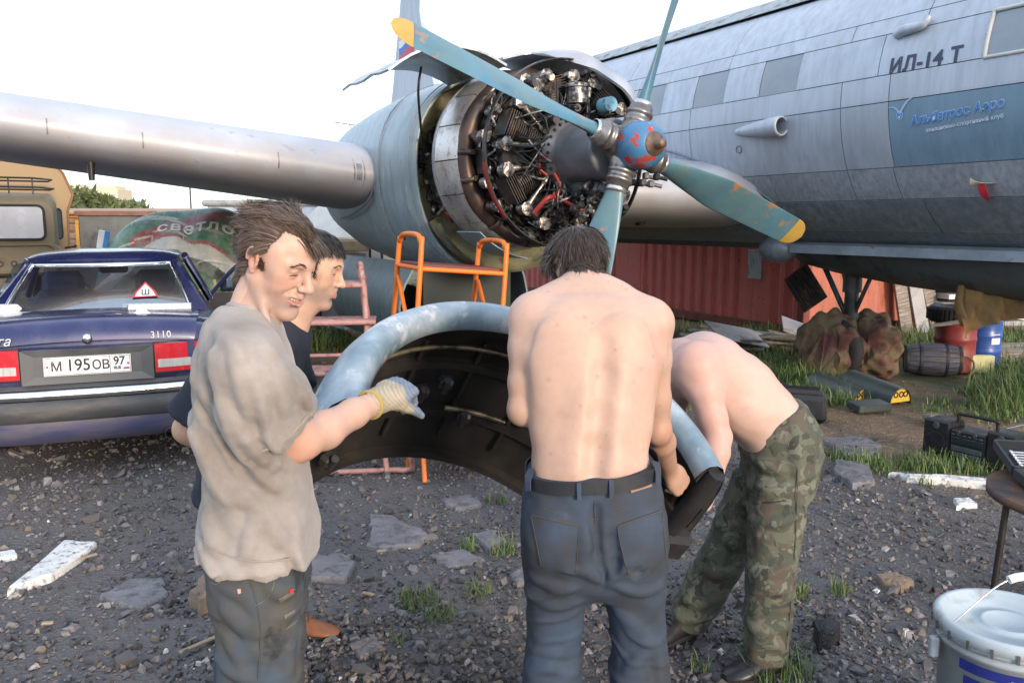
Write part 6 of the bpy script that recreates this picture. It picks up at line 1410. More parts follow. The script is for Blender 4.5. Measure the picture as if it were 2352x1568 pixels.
# ================================================================ people: distance-field sculpting
class Field:
    """a sampled distance field; shapes are blended in, then skinned with surface nets"""
    def __init__(s, lo, hi, h):
        s.lo = np.array(lo, np.float32); s.h = float(h)
        s.n = np.ceil((np.array(hi) - s.lo) / h).astype(int) + 1
        s.f = np.full(s.n, .25, np.float32)
    def sub(s, lo, hi):
        a = np.clip(np.floor((np.array(lo) - s.lo) / s.h).astype(int), 0, s.n); b = np.clip(np.ceil((np.array(hi) - s.lo) / s.h).astype(int) + 1, 0, s.n)
        if (b <= a).any(): return None, None
        ax = [s.lo[i] + s.h * np.arange(a[i], b[i], dtype=np.float32) for i in range(3)]
        P = np.stack(np.meshgrid(*ax, indexing='ij'), -1)
        return tuple(slice(a[i], b[i]) for i in range(3)), P
    def blend(s, sl, d, k, op='add'):
        f = s.f[sl]
        if op == 'add':
            if k > 0: h = np.maximum(k - np.abs(f - d), 0) / k; s.f[sl] = np.minimum(f, d) - h * h * k / 4
            else: s.f[sl] = np.minimum(f, d)
        else:
            d = -d; h = np.maximum(k - np.abs(f - d), 0) / max(k, 1e-6); s.f[sl] = np.maximum(f, d) + h * h * k / 4
    def sphere(s, c, r, k=.02, op='add', R=None):
        """ellipsoid; r number or 3 radii; R 3x3 world->local rows"""
        c = np.array(c, np.float32); r = np.array([r] * 3 if np.isscalar(r) else r, np.float32); m = r.max() + k + .03
        sl, P = s.sub(c - m, c + m)
        if sl is None: return
        q = P - c
        if R is not None: q = q @ np.array(R, np.float32).T
        l0 = np.linalg.norm(q / r, axis=-1); l1 = np.linalg.norm(q / (r * r), axis=-1) + 1e-9
        s.blend(sl, (l0 * (l0 - 1) / l1), k, op)
    def cone(s, a, b, ra, rb, k=.02, op='add'):
        a, b = np.array(a, np.float32), np.array(b, np.float32); m = max(ra, rb) + k + .02
        sl, P = s.sub(np.minimum(a, b) - m, np.maximum(a, b) + m)
        if sl is None: return
        d = b - a; t = np.clip(((P - a) @ d) / (d @ d + 1e-12), 0, 1); s.blend(sl, np.linalg.norm(P - a - t[..., None] * d, axis=-1) - (ra + (rb - ra) * t), k, op)
    def chain(s, pts, rs, k=.02, kj=.01):
        for i in range(len(pts) - 1): s.cone(pts[i], pts[i + 1], rs[i], rs[i + 1], k if i == 0 else kj)
    def sweep(s, nodes, k=.03, e=2.3, op='add'):
        """nodes: (centre, right axis, half width, half depth); elliptical tube through them, built as one shape"""
        C = [np.array(n[0], np.float32) for n in nodes]; A = [np.array(n[1], np.float32) / np.linalg.norm(n[1]) for n in nodes]
        m = max(max(n[2], n[3]) for n in nodes) + k + .02; lo = np.min(C, 0) - m; hi = np.max(C, 0) + m
        sl, P = s.sub(lo, hi)
        if sl is None: return
        best = np.full(P.shape[:3], .25, np.float32); o0 = P[0, 0, 0]; last = len(nodes) - 2
        pw = (lambda x: x * x) if e <= 2.15 else (lambda x: x * x * np.sqrt(x)); ex = .5 if e <= 2.15 else .4
        for i in range(last + 1):
            mm = max(nodes[i][2], nodes[i][3], nodes[i + 1][2], nodes[i + 1][3]) + max(k, .03) + .02
            a0 = np.clip(np.floor((np.minimum(C[i], C[i + 1]) - mm - o0) / s.h).astype(int), 0, None); b0 = np.ceil((np.maximum(C[i], C[i + 1]) + mm - o0) / s.h).astype(int) + 1
            ss = tuple(slice(a0[j], max(a0[j], b0[j])) for j in range(3)); Ps = P[ss]
            if Ps.size == 0: continue
            d = C[i + 1] - C[i]; L = np.float32(np.linalg.norm(d)); tn = d / L; q = Ps - C[i]; t = np.clip((q @ tn) / L, 0, 1)
            ts = t[..., None]; a = A[i] * (1 - ts) + A[i + 1] * ts; a = a - (a @ tn)[..., None] * tn; a /= np.sqrt((a * a).sum(-1))[..., None]
            q = q - ts * d; ax = (q @ tn); u = np.abs((q * a).sum(-1)); v = np.sqrt(np.maximum((q * q).sum(-1) - u * u - ax * ax, 0)); ax_ = np.abs(ax)
            w = nodes[i][2] * (1 - t) + nodes[i + 1][2] * t; dp = nodes[i][3] * (1 - t) + nodes[i + 1][3] * t; mn = np.minimum(w, dp)
            rnd_ = ((ax < 0) & (i > 0)) | ((ax > 0) & (i < last)); g = pw(u / w) + pw(v / dp) + np.where(rnd_, pw(ax_ / mn), 0)
            dd = (g ** ex - 1) * mn; over = np.where(rnd_, 0, ax_)
            dd = np.where(over > 1e-5, np.where(dd > 0, np.sqrt(dd * dd + over * over), np.maximum(dd, over - .012)), dd)
            bs = best[ss]; h = np.maximum(.03 - np.abs(bs - dd), 0) / .03; best[ss] = np.minimum(bs, dd) - h * h * .00375
        s.blend(sl, best, k, op)
    def cut_plane(s, p, n, k=.004):
        """remove what lies on the +n side"""
        sl, P = s.sub(s.lo, s.lo + s.n * s.h); n = np.array(n, np.float32); n /= np.linalg.norm(n); d = (P - np.array(p, np.float32)) @ n
        s.f = np.maximum(s.f, d[:s.n[0], :s.n[1], :s.n[2]])
    def displace(s, fn):
        near = np.abs(s.f) < 3 * s.h; P = np.argwhere(near) * s.h + s.lo; s.f[near] += fn(P).astype(np.float32)
    def mesh(s):
        """surface nets -> vertices, quads"""
        f = s.f; ins = f < 0; n = f.shape
        c = np.zeros((n[0] - 1, n[1] - 1, n[2] - 1), np.int8)
        for dx in (0, 1):
            for dy in (0, 1):
                for dz in (0, 1): c += ins[dx:n[0] - 1 + dx, dy:n[1] - 1 + dy, dz:n[2] - 1 + dz]
        act = (c > 0) & (c < 8); idx = np.argwhere(act); vid = np.full(act.shape, -1, np.int64); vid[act] = np.arange(len(idx))
        acc = np.zeros((len(idx), 3)); cnt = np.zeros(len(idx)); cr = [(0, 0, 0), (1, 0, 0), (0, 1, 0), (1, 1, 0), (0, 0, 1), (1, 0, 1), (0, 1, 1), (1, 1, 1)]
        val = [f[idx[:, 0] + a, idx[:, 1] + b, idx[:, 2] + d] for a, b, d in cr]
        for i, j in ((0, 1), (2, 3), (4, 5), (6, 7), (0, 2), (1, 3), (4, 6), (5, 7), (0, 4), (1, 5), (2, 6), (3, 7)):
            a, b = val[i], val[j]; x = (a < 0) != (b < 0); t = np.where(x, a / np.where(x, a - b, 1), 0)
            p = np.array(cr[i])[None] + t[:, None] * (np.array(cr[j]) - np.array(cr[i]))[None]; acc[x] += p[x]; cnt[x] += 1
        V = (idx + acc / cnt[:, None]) * s.h + s.lo; Q = []
        for ax in range(3):
            o = [0, 0, 0]; o[ax] = 1
            A = ins[tuple(slice(0, n[k] - o[k]) for k in range(3))]; B = ins[tuple(slice(o[k], n[k]) for k in range(3))]
            e = np.argwhere(A != B); u, v = (ax + 1) % 3, (ax + 2) % 3; ok = (e[:, u] > 0) & (e[:, v] > 0) & (e[:, u] < n[u] - 1) & (e[:, v] < n[v] - 1); e = e[ok]
            fl = A[tuple(e.T)]
            def at_(du, dv): q = e.copy(); q[:, u] -= du; q[:, v] -= dv; return vid[tuple(q.T)]
            a, b, c_, d = at_(1, 1), at_(0, 1), at_(0, 0), at_(1, 0); q = np.stack([a, b, c_, d], 1); q[~fl] = q[~fl][:, ::-1]; Q.append(q)
        return V, np.concatenate(Q)
def relax(V, Q, it=1, lam=.5):
    """light Laplacian smoothing"""
    E = np.concatenate([Q[:, [0, 1]], Q[:, [1, 2]], Q[:, [2, 3]], Q[:, [3, 0]]]); n = len(V)
    for _ in range(it):
        i0 = np.concatenate([E[:, 0], E[:, 1]]); i1 = np.concatenate([E[:, 1], E[:, 0]]); c = np.bincount(i0, minlength=n)
        S = np.stack([np.bincount(i0, V[i1, k], n) for k in range(3)], 1)
        V = V + lam * (S / np.maximum(c, 1)[:, None] - V)
    return V
def skin(field_list, it=1):
    Vs, Qs, o = [], [], 0
    for f in field_list:
        V, Q = f.mesh(); V = relax(V, Q, it); Vs.append(V); Qs.append(Q + o); o += len(V)
    return np.concatenate(Vs), np.concatenate(Qs)
def to_obj(name, V, Q, m, parent, base, cols=None):
    """V in world coordinates; the parent stands at base"""
    me = bpy.data.meshes.new(name); me.from_pydata((V - np.array(base)).tolist(), [], Q.tolist()); me.polygons.foreach_set('use_smooth', [True] * len(Q)); me.update()
    if cols is not None: vcolors(me, cols)
    return link(name, me, m, parent)
def vnormals(V, Q):
    N = np.zeros_like(V); fn = np.cross(V[Q[:, 2]] - V[Q[:, 0]], V[Q[:, 3]] - V[Q[:, 1]])
    for k in range(4):
        for j in range(3): N[:, j] += np.bincount(Q[:, k], fn[:, j], len(V))
    return N / (np.linalg.norm(N, axis=1, keepdims=True) + 1e-12)
A3 = lambda v: np.array([v[0], v[1], v[2]], float)
def vn(x, y, z, s=1.0): return np.sin(x * 1.7 * s + 1.3 * np.sin(y * 2.1 * s)) * np.sin(y * 1.9 * s + 1.1 * np.sin(z * 1.6 * s)) * np.sin(z * 2.3 * s + .9 * np.sin(x * 1.4 * s))

# ---- head: local axes x = person's left, y = face forward, z = up; origin between the ears
def head_matrix(c, fwd, roll=0.0, up=(0, 0, 1)):
    f = Vector(fwd).normalized(); u = Vector(up); u = (u - f * u.dot(f)).normalized(); l = u.cross(f).normalized()
    l2 = l * cos(roll) + u * sin(roll); u2 = u * cos(roll) - l * sin(roll)
    M_ = Matrix((l2, f, u2)).transposed().to_4x4(); M_.translation = Vector(c); return M_
class HeadField(Field):
    """a field in head-local space, later carried to the world by a matrix"""
    def __init__(s, h=.0024, lo=(-.115, -.135, -.26), hi=(.115, .145, .135)): super().__init__(lo, hi, h)
def sculpt_head(F, smile=False, jaw=1.0, ears=True, nose=1.0):
    S = F.sphere; Cn = F.cone
    S((0, -.014, .040), (.0735, .094, .080), 0); S((0, .020, .045), (.066, .066, .066), .02)
    S((0, .028, -.030), (.0575, .058, .082), .03)
    for s in (-1, 1):
        Cn((s * .056, -.004, -.045), (s * .014, .066, -.102 * jaw), .019, .017, .03)      # jaw line
        S((s * .037, .048, -.028), (.024, .025, .028), .028)     # cheek
        S((s * .052, .040, .0), (.018, .026, .022), .02)                                    # cheekbone
        Cn((s * .010, .083, .026), (s * .047, .064, .024), .011, .010, .018)                 # brow
        S((s * .060, .022, .030), (.014, .03, .03), .02)
    S((0, .071, -.108 * jaw), (.022, .020, .018), .022)                                     # chin
    S((0, .066, -.068), (.031, .026, .028), .02)                                            # muzzle
    for s in (-1, 1):
        S((s * .032, .089, .004), (.018, .016, .013), .014, 'sub')                          # socket
        S((s * .032, .0665, .004), .0142, .004)                                             # eyeball under lid
        S((s * .032, .0705, .0095), (.0165, .0125, .007), .004)                              # upper lid
        S((s * .032, .0700, -.0055), (.0155, .0115, .005), .005)                              # lower lid
    Cn((0, .081, .020), (0, .107, -.026), .0075, .0105 * nose, .014); S((0, .109, -.030), (.0128, .0128, .0112), .008)
    for s in (-1, 1):
        S((s * .0125, .096, -.033), (.0085, .0105, .0085), .007); S((s * .0065, .1035, -.0405), (.004, .005, .004), .003, 'sub')
    Cn((0, .090, -.040), (0, .094, -.052), .006, .006, .008)
    wm = .030 if smile else .024; zc = -.060 if smile else -.066; dz = .009 if smile else .0
    for s in (-1, 1):
        a, b, c_ = (0, .0955, zc - .001), (s * wm * .55, .0905, zc + .001 + dz * .25), (s * wm, .078 if smile else .082, zc + dz)
        Cn(a, b, .0052, .0048, .006); Cn(b, c_, .0048, .0030, .005)                          # upper lip
        o = -.0175 if smile else -.0085
        a, b = (0, .0945, zc + o - .002), (s * wm * .55, .0895, zc + o + dz * .3 + .001)
        Cn(a, b, .0062, .0056, .006); Cn(b, c_, .0056, .0030, .005)
        if smile:
            Cn((s * .019, .084, -.036), (s * (wm + .007), .070, zc + dz + .002), .0018, .0022, .010, 'sub')  # smile fold
            S((s * (wm + .003), .078, zc + dz), (.003, .004, .003), .004, 'sub')
    if smile:
        for q in np.linspace(-.82, .82, 9): S((q * wm, .096 - .012 * q * q, zc - .0085 + dz * q * q * .8), (.0056, .013, .0062 * (1 - .5 * q * q)), .0015, 'sub')
    S((0, .090, -.088), (.016, .006, .004), .010, 'sub')
    if ears:
        for s in (-1, 1):
            R_ = np.array([[1, -s * .35, 0], [s * .35, 1, 0], [0, 0, 1]]) / sqrt(1 + .35 ** 2); R_[2] = (0, 0, 1)
            S((s * .0785, -.012, .004), (.0075, .018, .030), .004, 'add', R_)
            for a in np.linspace(-.6, 3.6, 11):
                p0 = (s * (.083 + .004 * sin(a)), -.014 + .0165 * cos(a + .3) * -1, .006 + .0265 * sin(a + .3)); p1 = (s * (.083 + .004 * sin(a + .42)), -.014 + .0165 * cos(a + .72) * -1, .006 + .0265 * sin(a + .72))
                Cn(p0, p1, .0042, .0042, .003)
            S((s * .085, -.007, .002), (.006, .0075, .014), .004, 'sub'); S((s * .080, -.006, -.024), (.006, .008, .008), .004)
def head_colors(V, base, lip, stub=0.0, flush=.25):
    """V in head-local coordinates"""
    n = len(V); c = np.tile(np.array(base), (n, 1)); x, y, z = V.T
    red = np.array(base) * np.array([1.06, .74, .70])
    def lay(mask, col): 
        nonlocal c
        m = np.clip(mask, 0, 1)[:, None]; c = c * (1 - m) + np.array(col) * m
    g = lambda cx, cy, cz, r: np.exp(-(((np.abs(x) - cx) ** 2 + (y - cy) ** 2 + (z - cz) ** 2) / r ** 2))
    lay(flush * 1.6 * g(.04, .06, -.025, .026), red); lay(flush * 1.5 * g(0, .11, -.028, .016), red); lay(flush * 2.2 * g(.085, -.012, .0, .03), red); lay(.45 * g(.032, .085, .0, .013), red * .82)
    if stub > 0:
        m = stub * np.exp(-((z + .082) / .032) ** 2) * (y > -.01) * np.exp(-np.maximum(0, z + .050) * 55); lay(m, np.array(base) * np.array([.56, .62, .70])); lay(stub * .6 * np.exp(-(((np.abs(x) - .055) / .016) ** 2 + ((z + .035) / .04) ** 2)) * (y < .05) * (y > -.03), np.array(base) * .65)
    lay(1.4 * (np.exp(-(((y - .094) / .011) ** 2 + ((z + .069) / .0115) ** 2)) * (np.abs(x) < .030) - .25), lip)
    return c * (1 + .04 * vn(x, y, z, 60)[:, None])
def carry(V, M_): m = np.array(M_); return V @ m[:3, :3].T + m[:3, 3]
def uncarry(V, M_): m = np.array(M_.inverted()); return V @ m[:3, :3].T + m[:3, 3]

def strands(name, roots, normals, dirs, length, m, parent, base, width=.0011, seed=0, lift=.35, curl=.25, sag=.2, segs=5, col=((.05, .035, .025), (.09, .06, .042))):
    """hair as thousands of thin tapering ribbons"""
    r = np.random.default_rng(seed); n = len(roots); L = (length if np.ndim(length) else np.full(n, length)) * r.uniform(.7, 1.2, n)
    D = dirs + curl * r.normal(size=(n, 3)); D -= (D * normals).sum(1)[:, None] * normals * .9; D /= np.linalg.norm(D, axis=1, keepdims=True) + 1e-9
    side = np.cross(D, normals); side /= np.linalg.norm(side, axis=1, keepdims=True) + 1e-9; tw = r.uniform(-.7, .7, n)[:, None]; side = side * np.cos(tw) + normals * np.sin(tw)
    wob = r.normal(size=(n, 3)) * .06; V = []
    for i in range(segs + 1):
        t = i / segs; p = roots + L[:, None] * (D * t + normals * (lift * (t - .80 * t * t)) + wob * t * t * .8 + np.array([0, 0, -sag]) * t * t)
        w = width * (1.0 - .8 * t ** 2); V += [p - side * w, p + side * w]
    V = np.stack(V, 1).reshape(-1, 3); k = 2 * (segs + 1); F = np.array([(2 * i, 2 * i + 1, 2 * i + 3, 2 * i + 2) for i in range(segs)]); F = (F[None] + (np.arange(n) * k)[:, None, None]).reshape(-1, 4)
    c0, c1 = np.array(col[0]), np.array(col[1]); cc = c0 + (c1 - c0) * r.random((n, 1)) ** 1.3
    return to_obj(name, V, F, m, parent, base, np.repeat(cc, k, 0))
M_hair = mat('hair', (.06, .04, .03), .42, vcol='col', var=.1, scale=30, spec=.35)
M_skinA = mat('skin', (.55, .36, .28), .48, vcol='col', var=.035, scale=45, sss=.12, spec=.35, bump=.06, bscale=260, rvar=.05)
def bvh_of(V, Q): return BVHTree.FromPolygons([tuple(v) for v in V], [tuple(int(i) for i in q) for q in Q])
def cling(bvh, P, d, off):
    """project points along d on to a surface, then lift by off"""
    out = []; d = Vector(d).normalized()
    for p in P:
        h = bvh.ray_cast(Vector(p) - d * .4, d)
        out.append(h[0] - d * off + h[1] * (0 if h[1].dot(d) > 0 else off * .0) if h[0] is not None else Vector(p))
    return out
def cam_hit(bvh, u, v):
    r = Vector(ray(u, v)).normalized(); h = bvh.ray_cast(Vector((0, 0, CAM_H)), r)
    return h[0], h[1]
def ridge(F, bvh, pts, r, up, k=.02, op='add', taper=True):
    """a soft fold along image-side points of an existing surface"""
    P = [cam_hit(bvh, u, v) for u, v in pts]; P = [(p, n) for p, n in P if p is not None]
    if len(P) < 2: return
    Q = [p + n * (up - r) if op == 'add' else p + n * (r - up) for p, n in P]; Q = smoothpath(Q, 4); m = len(Q) - 1
    for i in range(m):
        a, b = i / m, (i + 1) / m; ra, rb = (r * (.35 + .65 * sin(pi * (.12 + .76 * a))), r * (.35 + .65 * sin(pi * (.12 + .76 * b)))) if taper else (r, r)
        F.cone(Q[i], Q[i + 1], ra, rb, k, op)
def hand(F, W, d, n, curl=(.5, .7, .5), side=1, sc=1.0, spread=.0, k=.008, thumb=(.55, .55, -.45), fat=1.0):
    """palm and five unequal bent fingers; d along the hand, n out of its back, side = which way the thumb lies along d x n"""
    d = A3(Vector(d).normalized()); n = np.array(n, float); n -= d * (n @ d); n /= np.linalg.norm(n); a = np.cross(d, n) * side; W = A3(W); g = sc
    F.sweep([(W, a, .027 * g * fat, .020 * g * fat), (W + d * .045 * g, a, .038 * g * fat, .017 * g * fat), (W + d * .088 * g, a, .041 * g * fat, .0145 * g * fat)], .012, 2.4)
    tips = []
    for i, (o, l) in enumerate(((.031, .92), (.0105, 1.0), (-.0105, .95), (-.031, .76))):
        p = W + d * (.090 - .004 * abs(i - 1.2)) * g + a * o * g; ang = 0; ch = [p - d * .02 * g]; rs = [.0095 * g * fat]; dirn = d + a * (spread * (1.5 - i) * .5)
        for c_, s_ in zip(curl, (.043, .027, .021)):
            ang += c_; p = p + (dirn * cos(ang) - n * sin(ang)) * s_ * l * g; ch.append(p); rs.append(.0090 * g * fat * (1 - .08 * len(rs)))
        ch.insert(1, W + d * (.090 - .004 * abs(i - 1.2)) * g + a * o * g + n * .002); rs.insert(1, .0102 * g * fat)
        F.chain(ch, rs, k, .004); tips.append(p)
    t0 = W + d * .022 * g + a * .026 * g - n * .004 * g; td = d * thumb[0] + a * thumb[1] + n * thumb[2]; td /= np.linalg.norm(td); t1 = t0 + td * .045 * g; td2 = td * .8 + d * .35 - n * .25; td2 /= np.linalg.norm(td2); t2 = t1 + td2 * .032 * g; t3 = t2 + (td2 * .9 - n * .3) * .024 * g
    F.chain([t0, t1, t2, t3], [.015 * g * fat, .0125 * g * fat, .0105 * g * fat, .0088 * g * fat], .012, .005)
    return tips
def scalp_pick(V, N, region, n, seed):
    r = np.random.default_rng(seed); ok = np.where(region(V))[0]; i = r.choice(ok, n); return V[i] + r.normal(0, .0012, (n, 3)), N[i]

def patch(bvh, quad, m, name, parent, base, off=.002, nu=9, nv=9, thick=.002):
    """a piece of cloth laid on a surface; quad = four image-side corners, clockwise"""
    rows = []
    for j in range(nv):
        row = []
        for i in range(nu):
            u, v = i / (nu - 1), j / (nv - 1); a = np.array(quad[0]) * (1 - u) + np.array(quad[1]) * u; b = np.array(quad[3]) * (1 - u) + np.array(quad[2]) * u; q = a * (1 - v) + b * v; p, n = cam_hit(bvh, *q)
            if p is None: return
            row.append(p + n * off - Vector(base))
        rows.append(row)
    s = MB(); s.grid(rows, thick=-thick); return s.build(name, m, parent)
# ================================================================ person in the grey T-shirt
pA = (-.56, 1.80, 0)
A_ = thing('person', 'smiling man in a stained grey T-shirt and torn jeans, one hand gloved', 'person', pA)
HA = head_matrix(at(640, 596, 1.80), (.86, -.36, -.44), roll=.05) @ Matrix.Scale(.875, 4)
hf = HeadField(.0024); sculpt_head(hf, smile=True, jaw=1.05)
# neck in head space
HAi = HA.inverted()
nk0 = HAi @ at(553, 790, 1.81); nk1 = HAi @ at(588, 700, 1.81); nk2 = Vector((0, -.03, -.04))
hf.chain([nk0, nk1, nk2], [.065, .053, .054], .03, .03)
hf.cone(HAi @ at(625, 775, 1.74), Vector((-.05, -.03, -.035)), .008, .010, .02)
hf.cone(Vector((0, .03, -.10)), HAi @ at(620, 760, 1.81), .012, .016, .03)
Vh, Qh = hf.mesh(); Vh = relax(Vh, Qh, 2, .45); Nh = vnormals(Vh, Qh)
colH = head_colors(Vh, (.53, .345, .27), (.50, .20, .18), .65, .35)
# torso core and right arm
sh, el, wr = at(562, 838, 1.61), at(690, 1012, 1.755), at(868, 920, 2.04)
af = Field((-.86, 1.42, .82), (.02, 2.35, 1.62), .0048)
lat = (.17, -.985, 0)
core = [(at(556, 760, 1.80), lat, .06, .05), (at(568, 850, 1.80), lat, .11, .08), (at(585, 1050, 1.80), lat, .11, .08), (at(592, 1260, 1.80), lat, .11, .08)]
af.sweep(core, .02); af.cone(at(556, 740, 1.80), at(560, 800, 1.80), .05, .06, .03)
af.chain([sh.lerp(el, .35), sh.lerp(el, .6), el], [.042, .044, .039], .03, .02)
fd = (wr - el)
af.chain([el, el.lerp(wr, .28) + Vector((0, 0, -.004)), el.lerp(wr, .65), wr, wr + fd.normalized() * .05], [.040, .042, .034, .027, .026], .03, .02)
af.sphere(el + Vector((-.012, -.012, -.014)), (.028, .026, .026), .02)
Va, Qa = af.mesh(); Va = relax(Va, Qa, 2)
cA = np.tile(np.array((.52, .33, .255)), (len(Va), 1)); de = np.linalg.norm(Va - A3(el + Vector((0, -.02, -.03))), axis=1); cA = cA * (1 - .5 * np.exp(-(de / .05) ** 2)[:, None]) + np.array((.56, .27, .17)) * .5 * np.exp(-(de / .05) ** 2)[:, None]  # orange glow reflected under the elbow, blended into the skin colour
VH = carry(Vh, HA); Vall = np.concatenate([VH, Va]); Qall = np.concatenate([Qh, Qa + len(VH)]); 
body = to_obj('body', Vall, Qall, M_skinA, A_, pA, np.concatenate([colH, cA]))
# hair
def hairA(V):
    x, y, z = V.T; ax = np.abs(x)
    hl = np.where(y > .03, .086 + .25 * np.maximum(0, ax - .018) - .02 * np.exp(-(x / .014) ** 2), .03 + 1.7 * np.maximum(0, y - .005))       # hair line climbs at the temples
    top = (y > .0) & (z > hl); side = (y <= .022) & (y > -.006) & (z > -.012) & (ax > .05)
    mid = (y <= .0) & (z > .024); back = (y <= -.026) & (z > -.048); nape = (y < -.045) & (z > -.088) & (ax < .052)
    return (top | side | mid | back | nape) & ~((ax > .076) & (z < .036)) & ~((ax > .062) & (z < .045) & (y > -.030) & (y < .004))
rootsL, nL = scalp_pick(Vh, Nh, hairA, 13500, 3)
x_, y_, z_ = rootsL.T; ax_ = np.abs(x_)
flow = np.stack([.25 * np.sign(x_) * (ax_ > .03), -.75 - .2 * (z_ < .04), np.where(z_ > .06, .25, -.55)], 1)
flow = np.where((y_ > .035)[:, None], np.array([-.35, -.35, .55]), flow)
swirl = np.stack([.95 * vn(x_, y_, z_, 20), .55 * vn(y_, z_, x_, 17), .45 * vn(z_, x_, y_, 23)], 1)
Ln = np.where(z_ > .06, .044, .034); Ln = np.where((z_ < .0) & (y_ < -.02), .026, Ln); Ln = np.where((y_ > -.012) & (z_ < .03), .013, Ln)
mA = np.array(HA)[:3, :3]
strands('hair', carry(rootsL, HA), nL @ mA.T, (flow + swirl) @ mA.T, Ln, M_hair, A_, pA, .0010, 4, .50, .06, .12, 6, ((.06, .042, .033), (.16, .115, .088)))
# tuft over the forehead
rt_ = np.random.default_rng(8); n = 520; tx = rt_.normal(-.002, .012, n); tufts_ = np.stack([tx, .070 + 0 * tx - .2 * np.abs(tx), .090 + rt_.normal(0, .004, n)], 1)
tn_ = np.tile(np.array([0, .75, .66]), (n, 1)); td_ = np.tile(np.array([.45, .75, -.35]), (n, 1)) + rt_.normal(0, .12, (n, 3))
strands('hair', carry(tufts_, HA), tn_ @ mA.T, td_ @ mA.T, .038, M_hair, A_, pA, .0010, 9, .22, .10, .22, 5, ((.06, .042, .032), (.12, .088, .066)))
# scalp under the hair
sel = hairA(Vh); fsel = sel[Qh].all(1); Vs = Vh + Nh * .003; vm = -np.ones(len(Vh), int); used = np.unique(Qh[fsel]); vm[used] = np.arange(len(used))
to_obj('hair', carry(Vs[used], HA), vm[Qh[fsel]], M_hair, A_, pA, np.tile((.055, .038, .028), (len(used), 1)))
# brows and lashes
def brow(M_, parent, base, bvh, n=90, col=((.06, .042, .032), (.10, .072, .055)), z0=.0255, seed=1):
    r = np.random.default_rng(seed)
    for s in (-1, 1):
        t = r.random(n); x = s * (.012 + .038 * t); y = .0905 - .004 * t - .30 * np.maximum(0, np.abs(x) - .028) - .002; z = z0 + .007 * np.sin(pi * np.minimum(1, t * 1.15)) - .004 * t + r.normal(0, .0011, n) * (1 - .6 * t)
        rt0 = np.array([tuple(bvh.find_nearest(Vector(q))[0]) for q in np.stack([x, y, z], 1)]); nn_ = np.tile(np.array([s * .25, .92, .2]), (n, 1)); dd_ = np.tile(np.array([s * .9, -.2, .25]), (n, 1)); mm = np.array(M_)[:3, :3]
        strands('eyebrow', carry(rt0, M_), nn_ @ mm.T, dd_ @ mm.T, .0075, M_hair, parent, base, .00045, seed + 5, .08, .18, .0, 3, col)
        s_ = MB(); Pl = [M_ @ Vector((s * (.032 + .0155 * q), .0835 - .0045 * q * q - (.004 * q if q > 0 else 0), .0015 - .0035 * q * q)) for q in np.linspace(-1, 1, 9)]
        s_.tube([p - Vector(base) for p in Pl], [.0004, .0010, .0013, .0014, .0015, .0015, .0014, .0012, .0005], 6, flat=.8); s_.build('eyelash', M_oildark if False else mat('lash', (.02, .014, .012), .6) if 'lash' not in MATS else MATS['lash'], parent)
brow(HA, A_, pA, bvh_of(Vh, Qh))
# teeth
s = MB()
for i in range(6):
    q = (i - 2.5) / 4; s.sphere(HA @ Vector((q * .026, .0855 - .012 * q * q, -.0662 + .007 * q * q)) - Vector(pA), (.0036, .0036, .0052), 8, 6)
s.build('teeth', mat('teeth', (.72, .66, .54), .25, var=.04), A_)
s = MB(); s.sphere(HA @ Vector((0, .066, -.066)) - Vector(pA), (.024, .016, .010)); s.build('mouth_inside', mat('mouth', (.10, .02, .02), .5), A_)
# T-shirt
def shirtA(h):
    F = Field((-.92, 1.42, .80), (-.10, 2.20, 1.62), h); rows = [(556, 750, 54, .080), (558, 785, 86, .140), (564, 860, 108, .140), (576, 950, 116, .132), (588, 1050, 114, .132), (595, 1130, 113, .144), (594, 1190, 124, .168), (591, 1240, 132, .188)]
    F.sweep([(at(u, v, 1.80), lat, lw, hd / 1030.0) for u, v, hd, lw in rows], .03, 2.25)
    e2 = sh.lerp(el, .50) + Vector((-.012, -.016, -.012)); F.sphere(sh + Vector((-.002, .045, .012)), (.070, .062, .066), .05)
    return F, e2
def sleeve(F):
    ax = Vector((.45, -.85, 0))
    F.sweep([(sh + Vector((-.02, .10, .02)), ax, .03, .035), (sh + Vector((-.010, .05, .01)), ax, .052, .056), (sh + Vector((-.004, .012, .0)), ax, .060, .068), (sh.lerp(el, .18), ax, .062, .075), (sh.lerp(el, .36), ax, .066, .082), (e2, ax, .072, .092), (e2 + (el - sh).normalized() * .03, ax, .075, .097)], .006, 2.1)
F0, e2 = shirtA(.010); sleeve(F0); V0, Q0 = F0.mesh(); b0A = bvh_of(V0, Q0)
F1, e2 = shirtA(.0046); sleeve(F1)
for pts, r_, up in (([(448, 860), (462, 960), (500, 1060), (570, 1150), (640, 1240)], .014, .006), ([(462, 830), (485, 930), (530, 1040), (600, 1130), (690, 1250)], .012, .006), ([(485, 810), (512, 920), (560, 1010), (640, 1100), (705, 1190)], .011, .006), ([(452, 960), (475, 1060), (505, 1115), (560, 1140), (585, 1150)], .015, .010), ([(575, 1140), (615, 1190), (660, 1250), (685, 1295)], .011, .006),
                    ([(470, 1180), (485, 1230), (492, 1262)], .013, .006), ([(600, 1010), (650, 1070), (700, 1120)], .010, .005), ([(590, 1180), (575, 1230), (560, 1285)], .009, .004), ([(640, 1160), (690, 1230)], .009, .004), ([(500, 770), (535, 800), (550, 850), (556, 900)], .010, .004),
                    ([(568, 850), (588, 910), (600, 965)], .010, .006), ([(600, 840), (640, 895), (655, 945)], .011, .006), ([(640, 850), (680, 895), (702, 925)], .010, .004), ([(545, 830), (560, 900), (578, 960)], .010, .005), ([(615, 800), (650, 850), (670, 890)], .009, .004)): ridge(F1, b0A, pts, r_, up, .018)
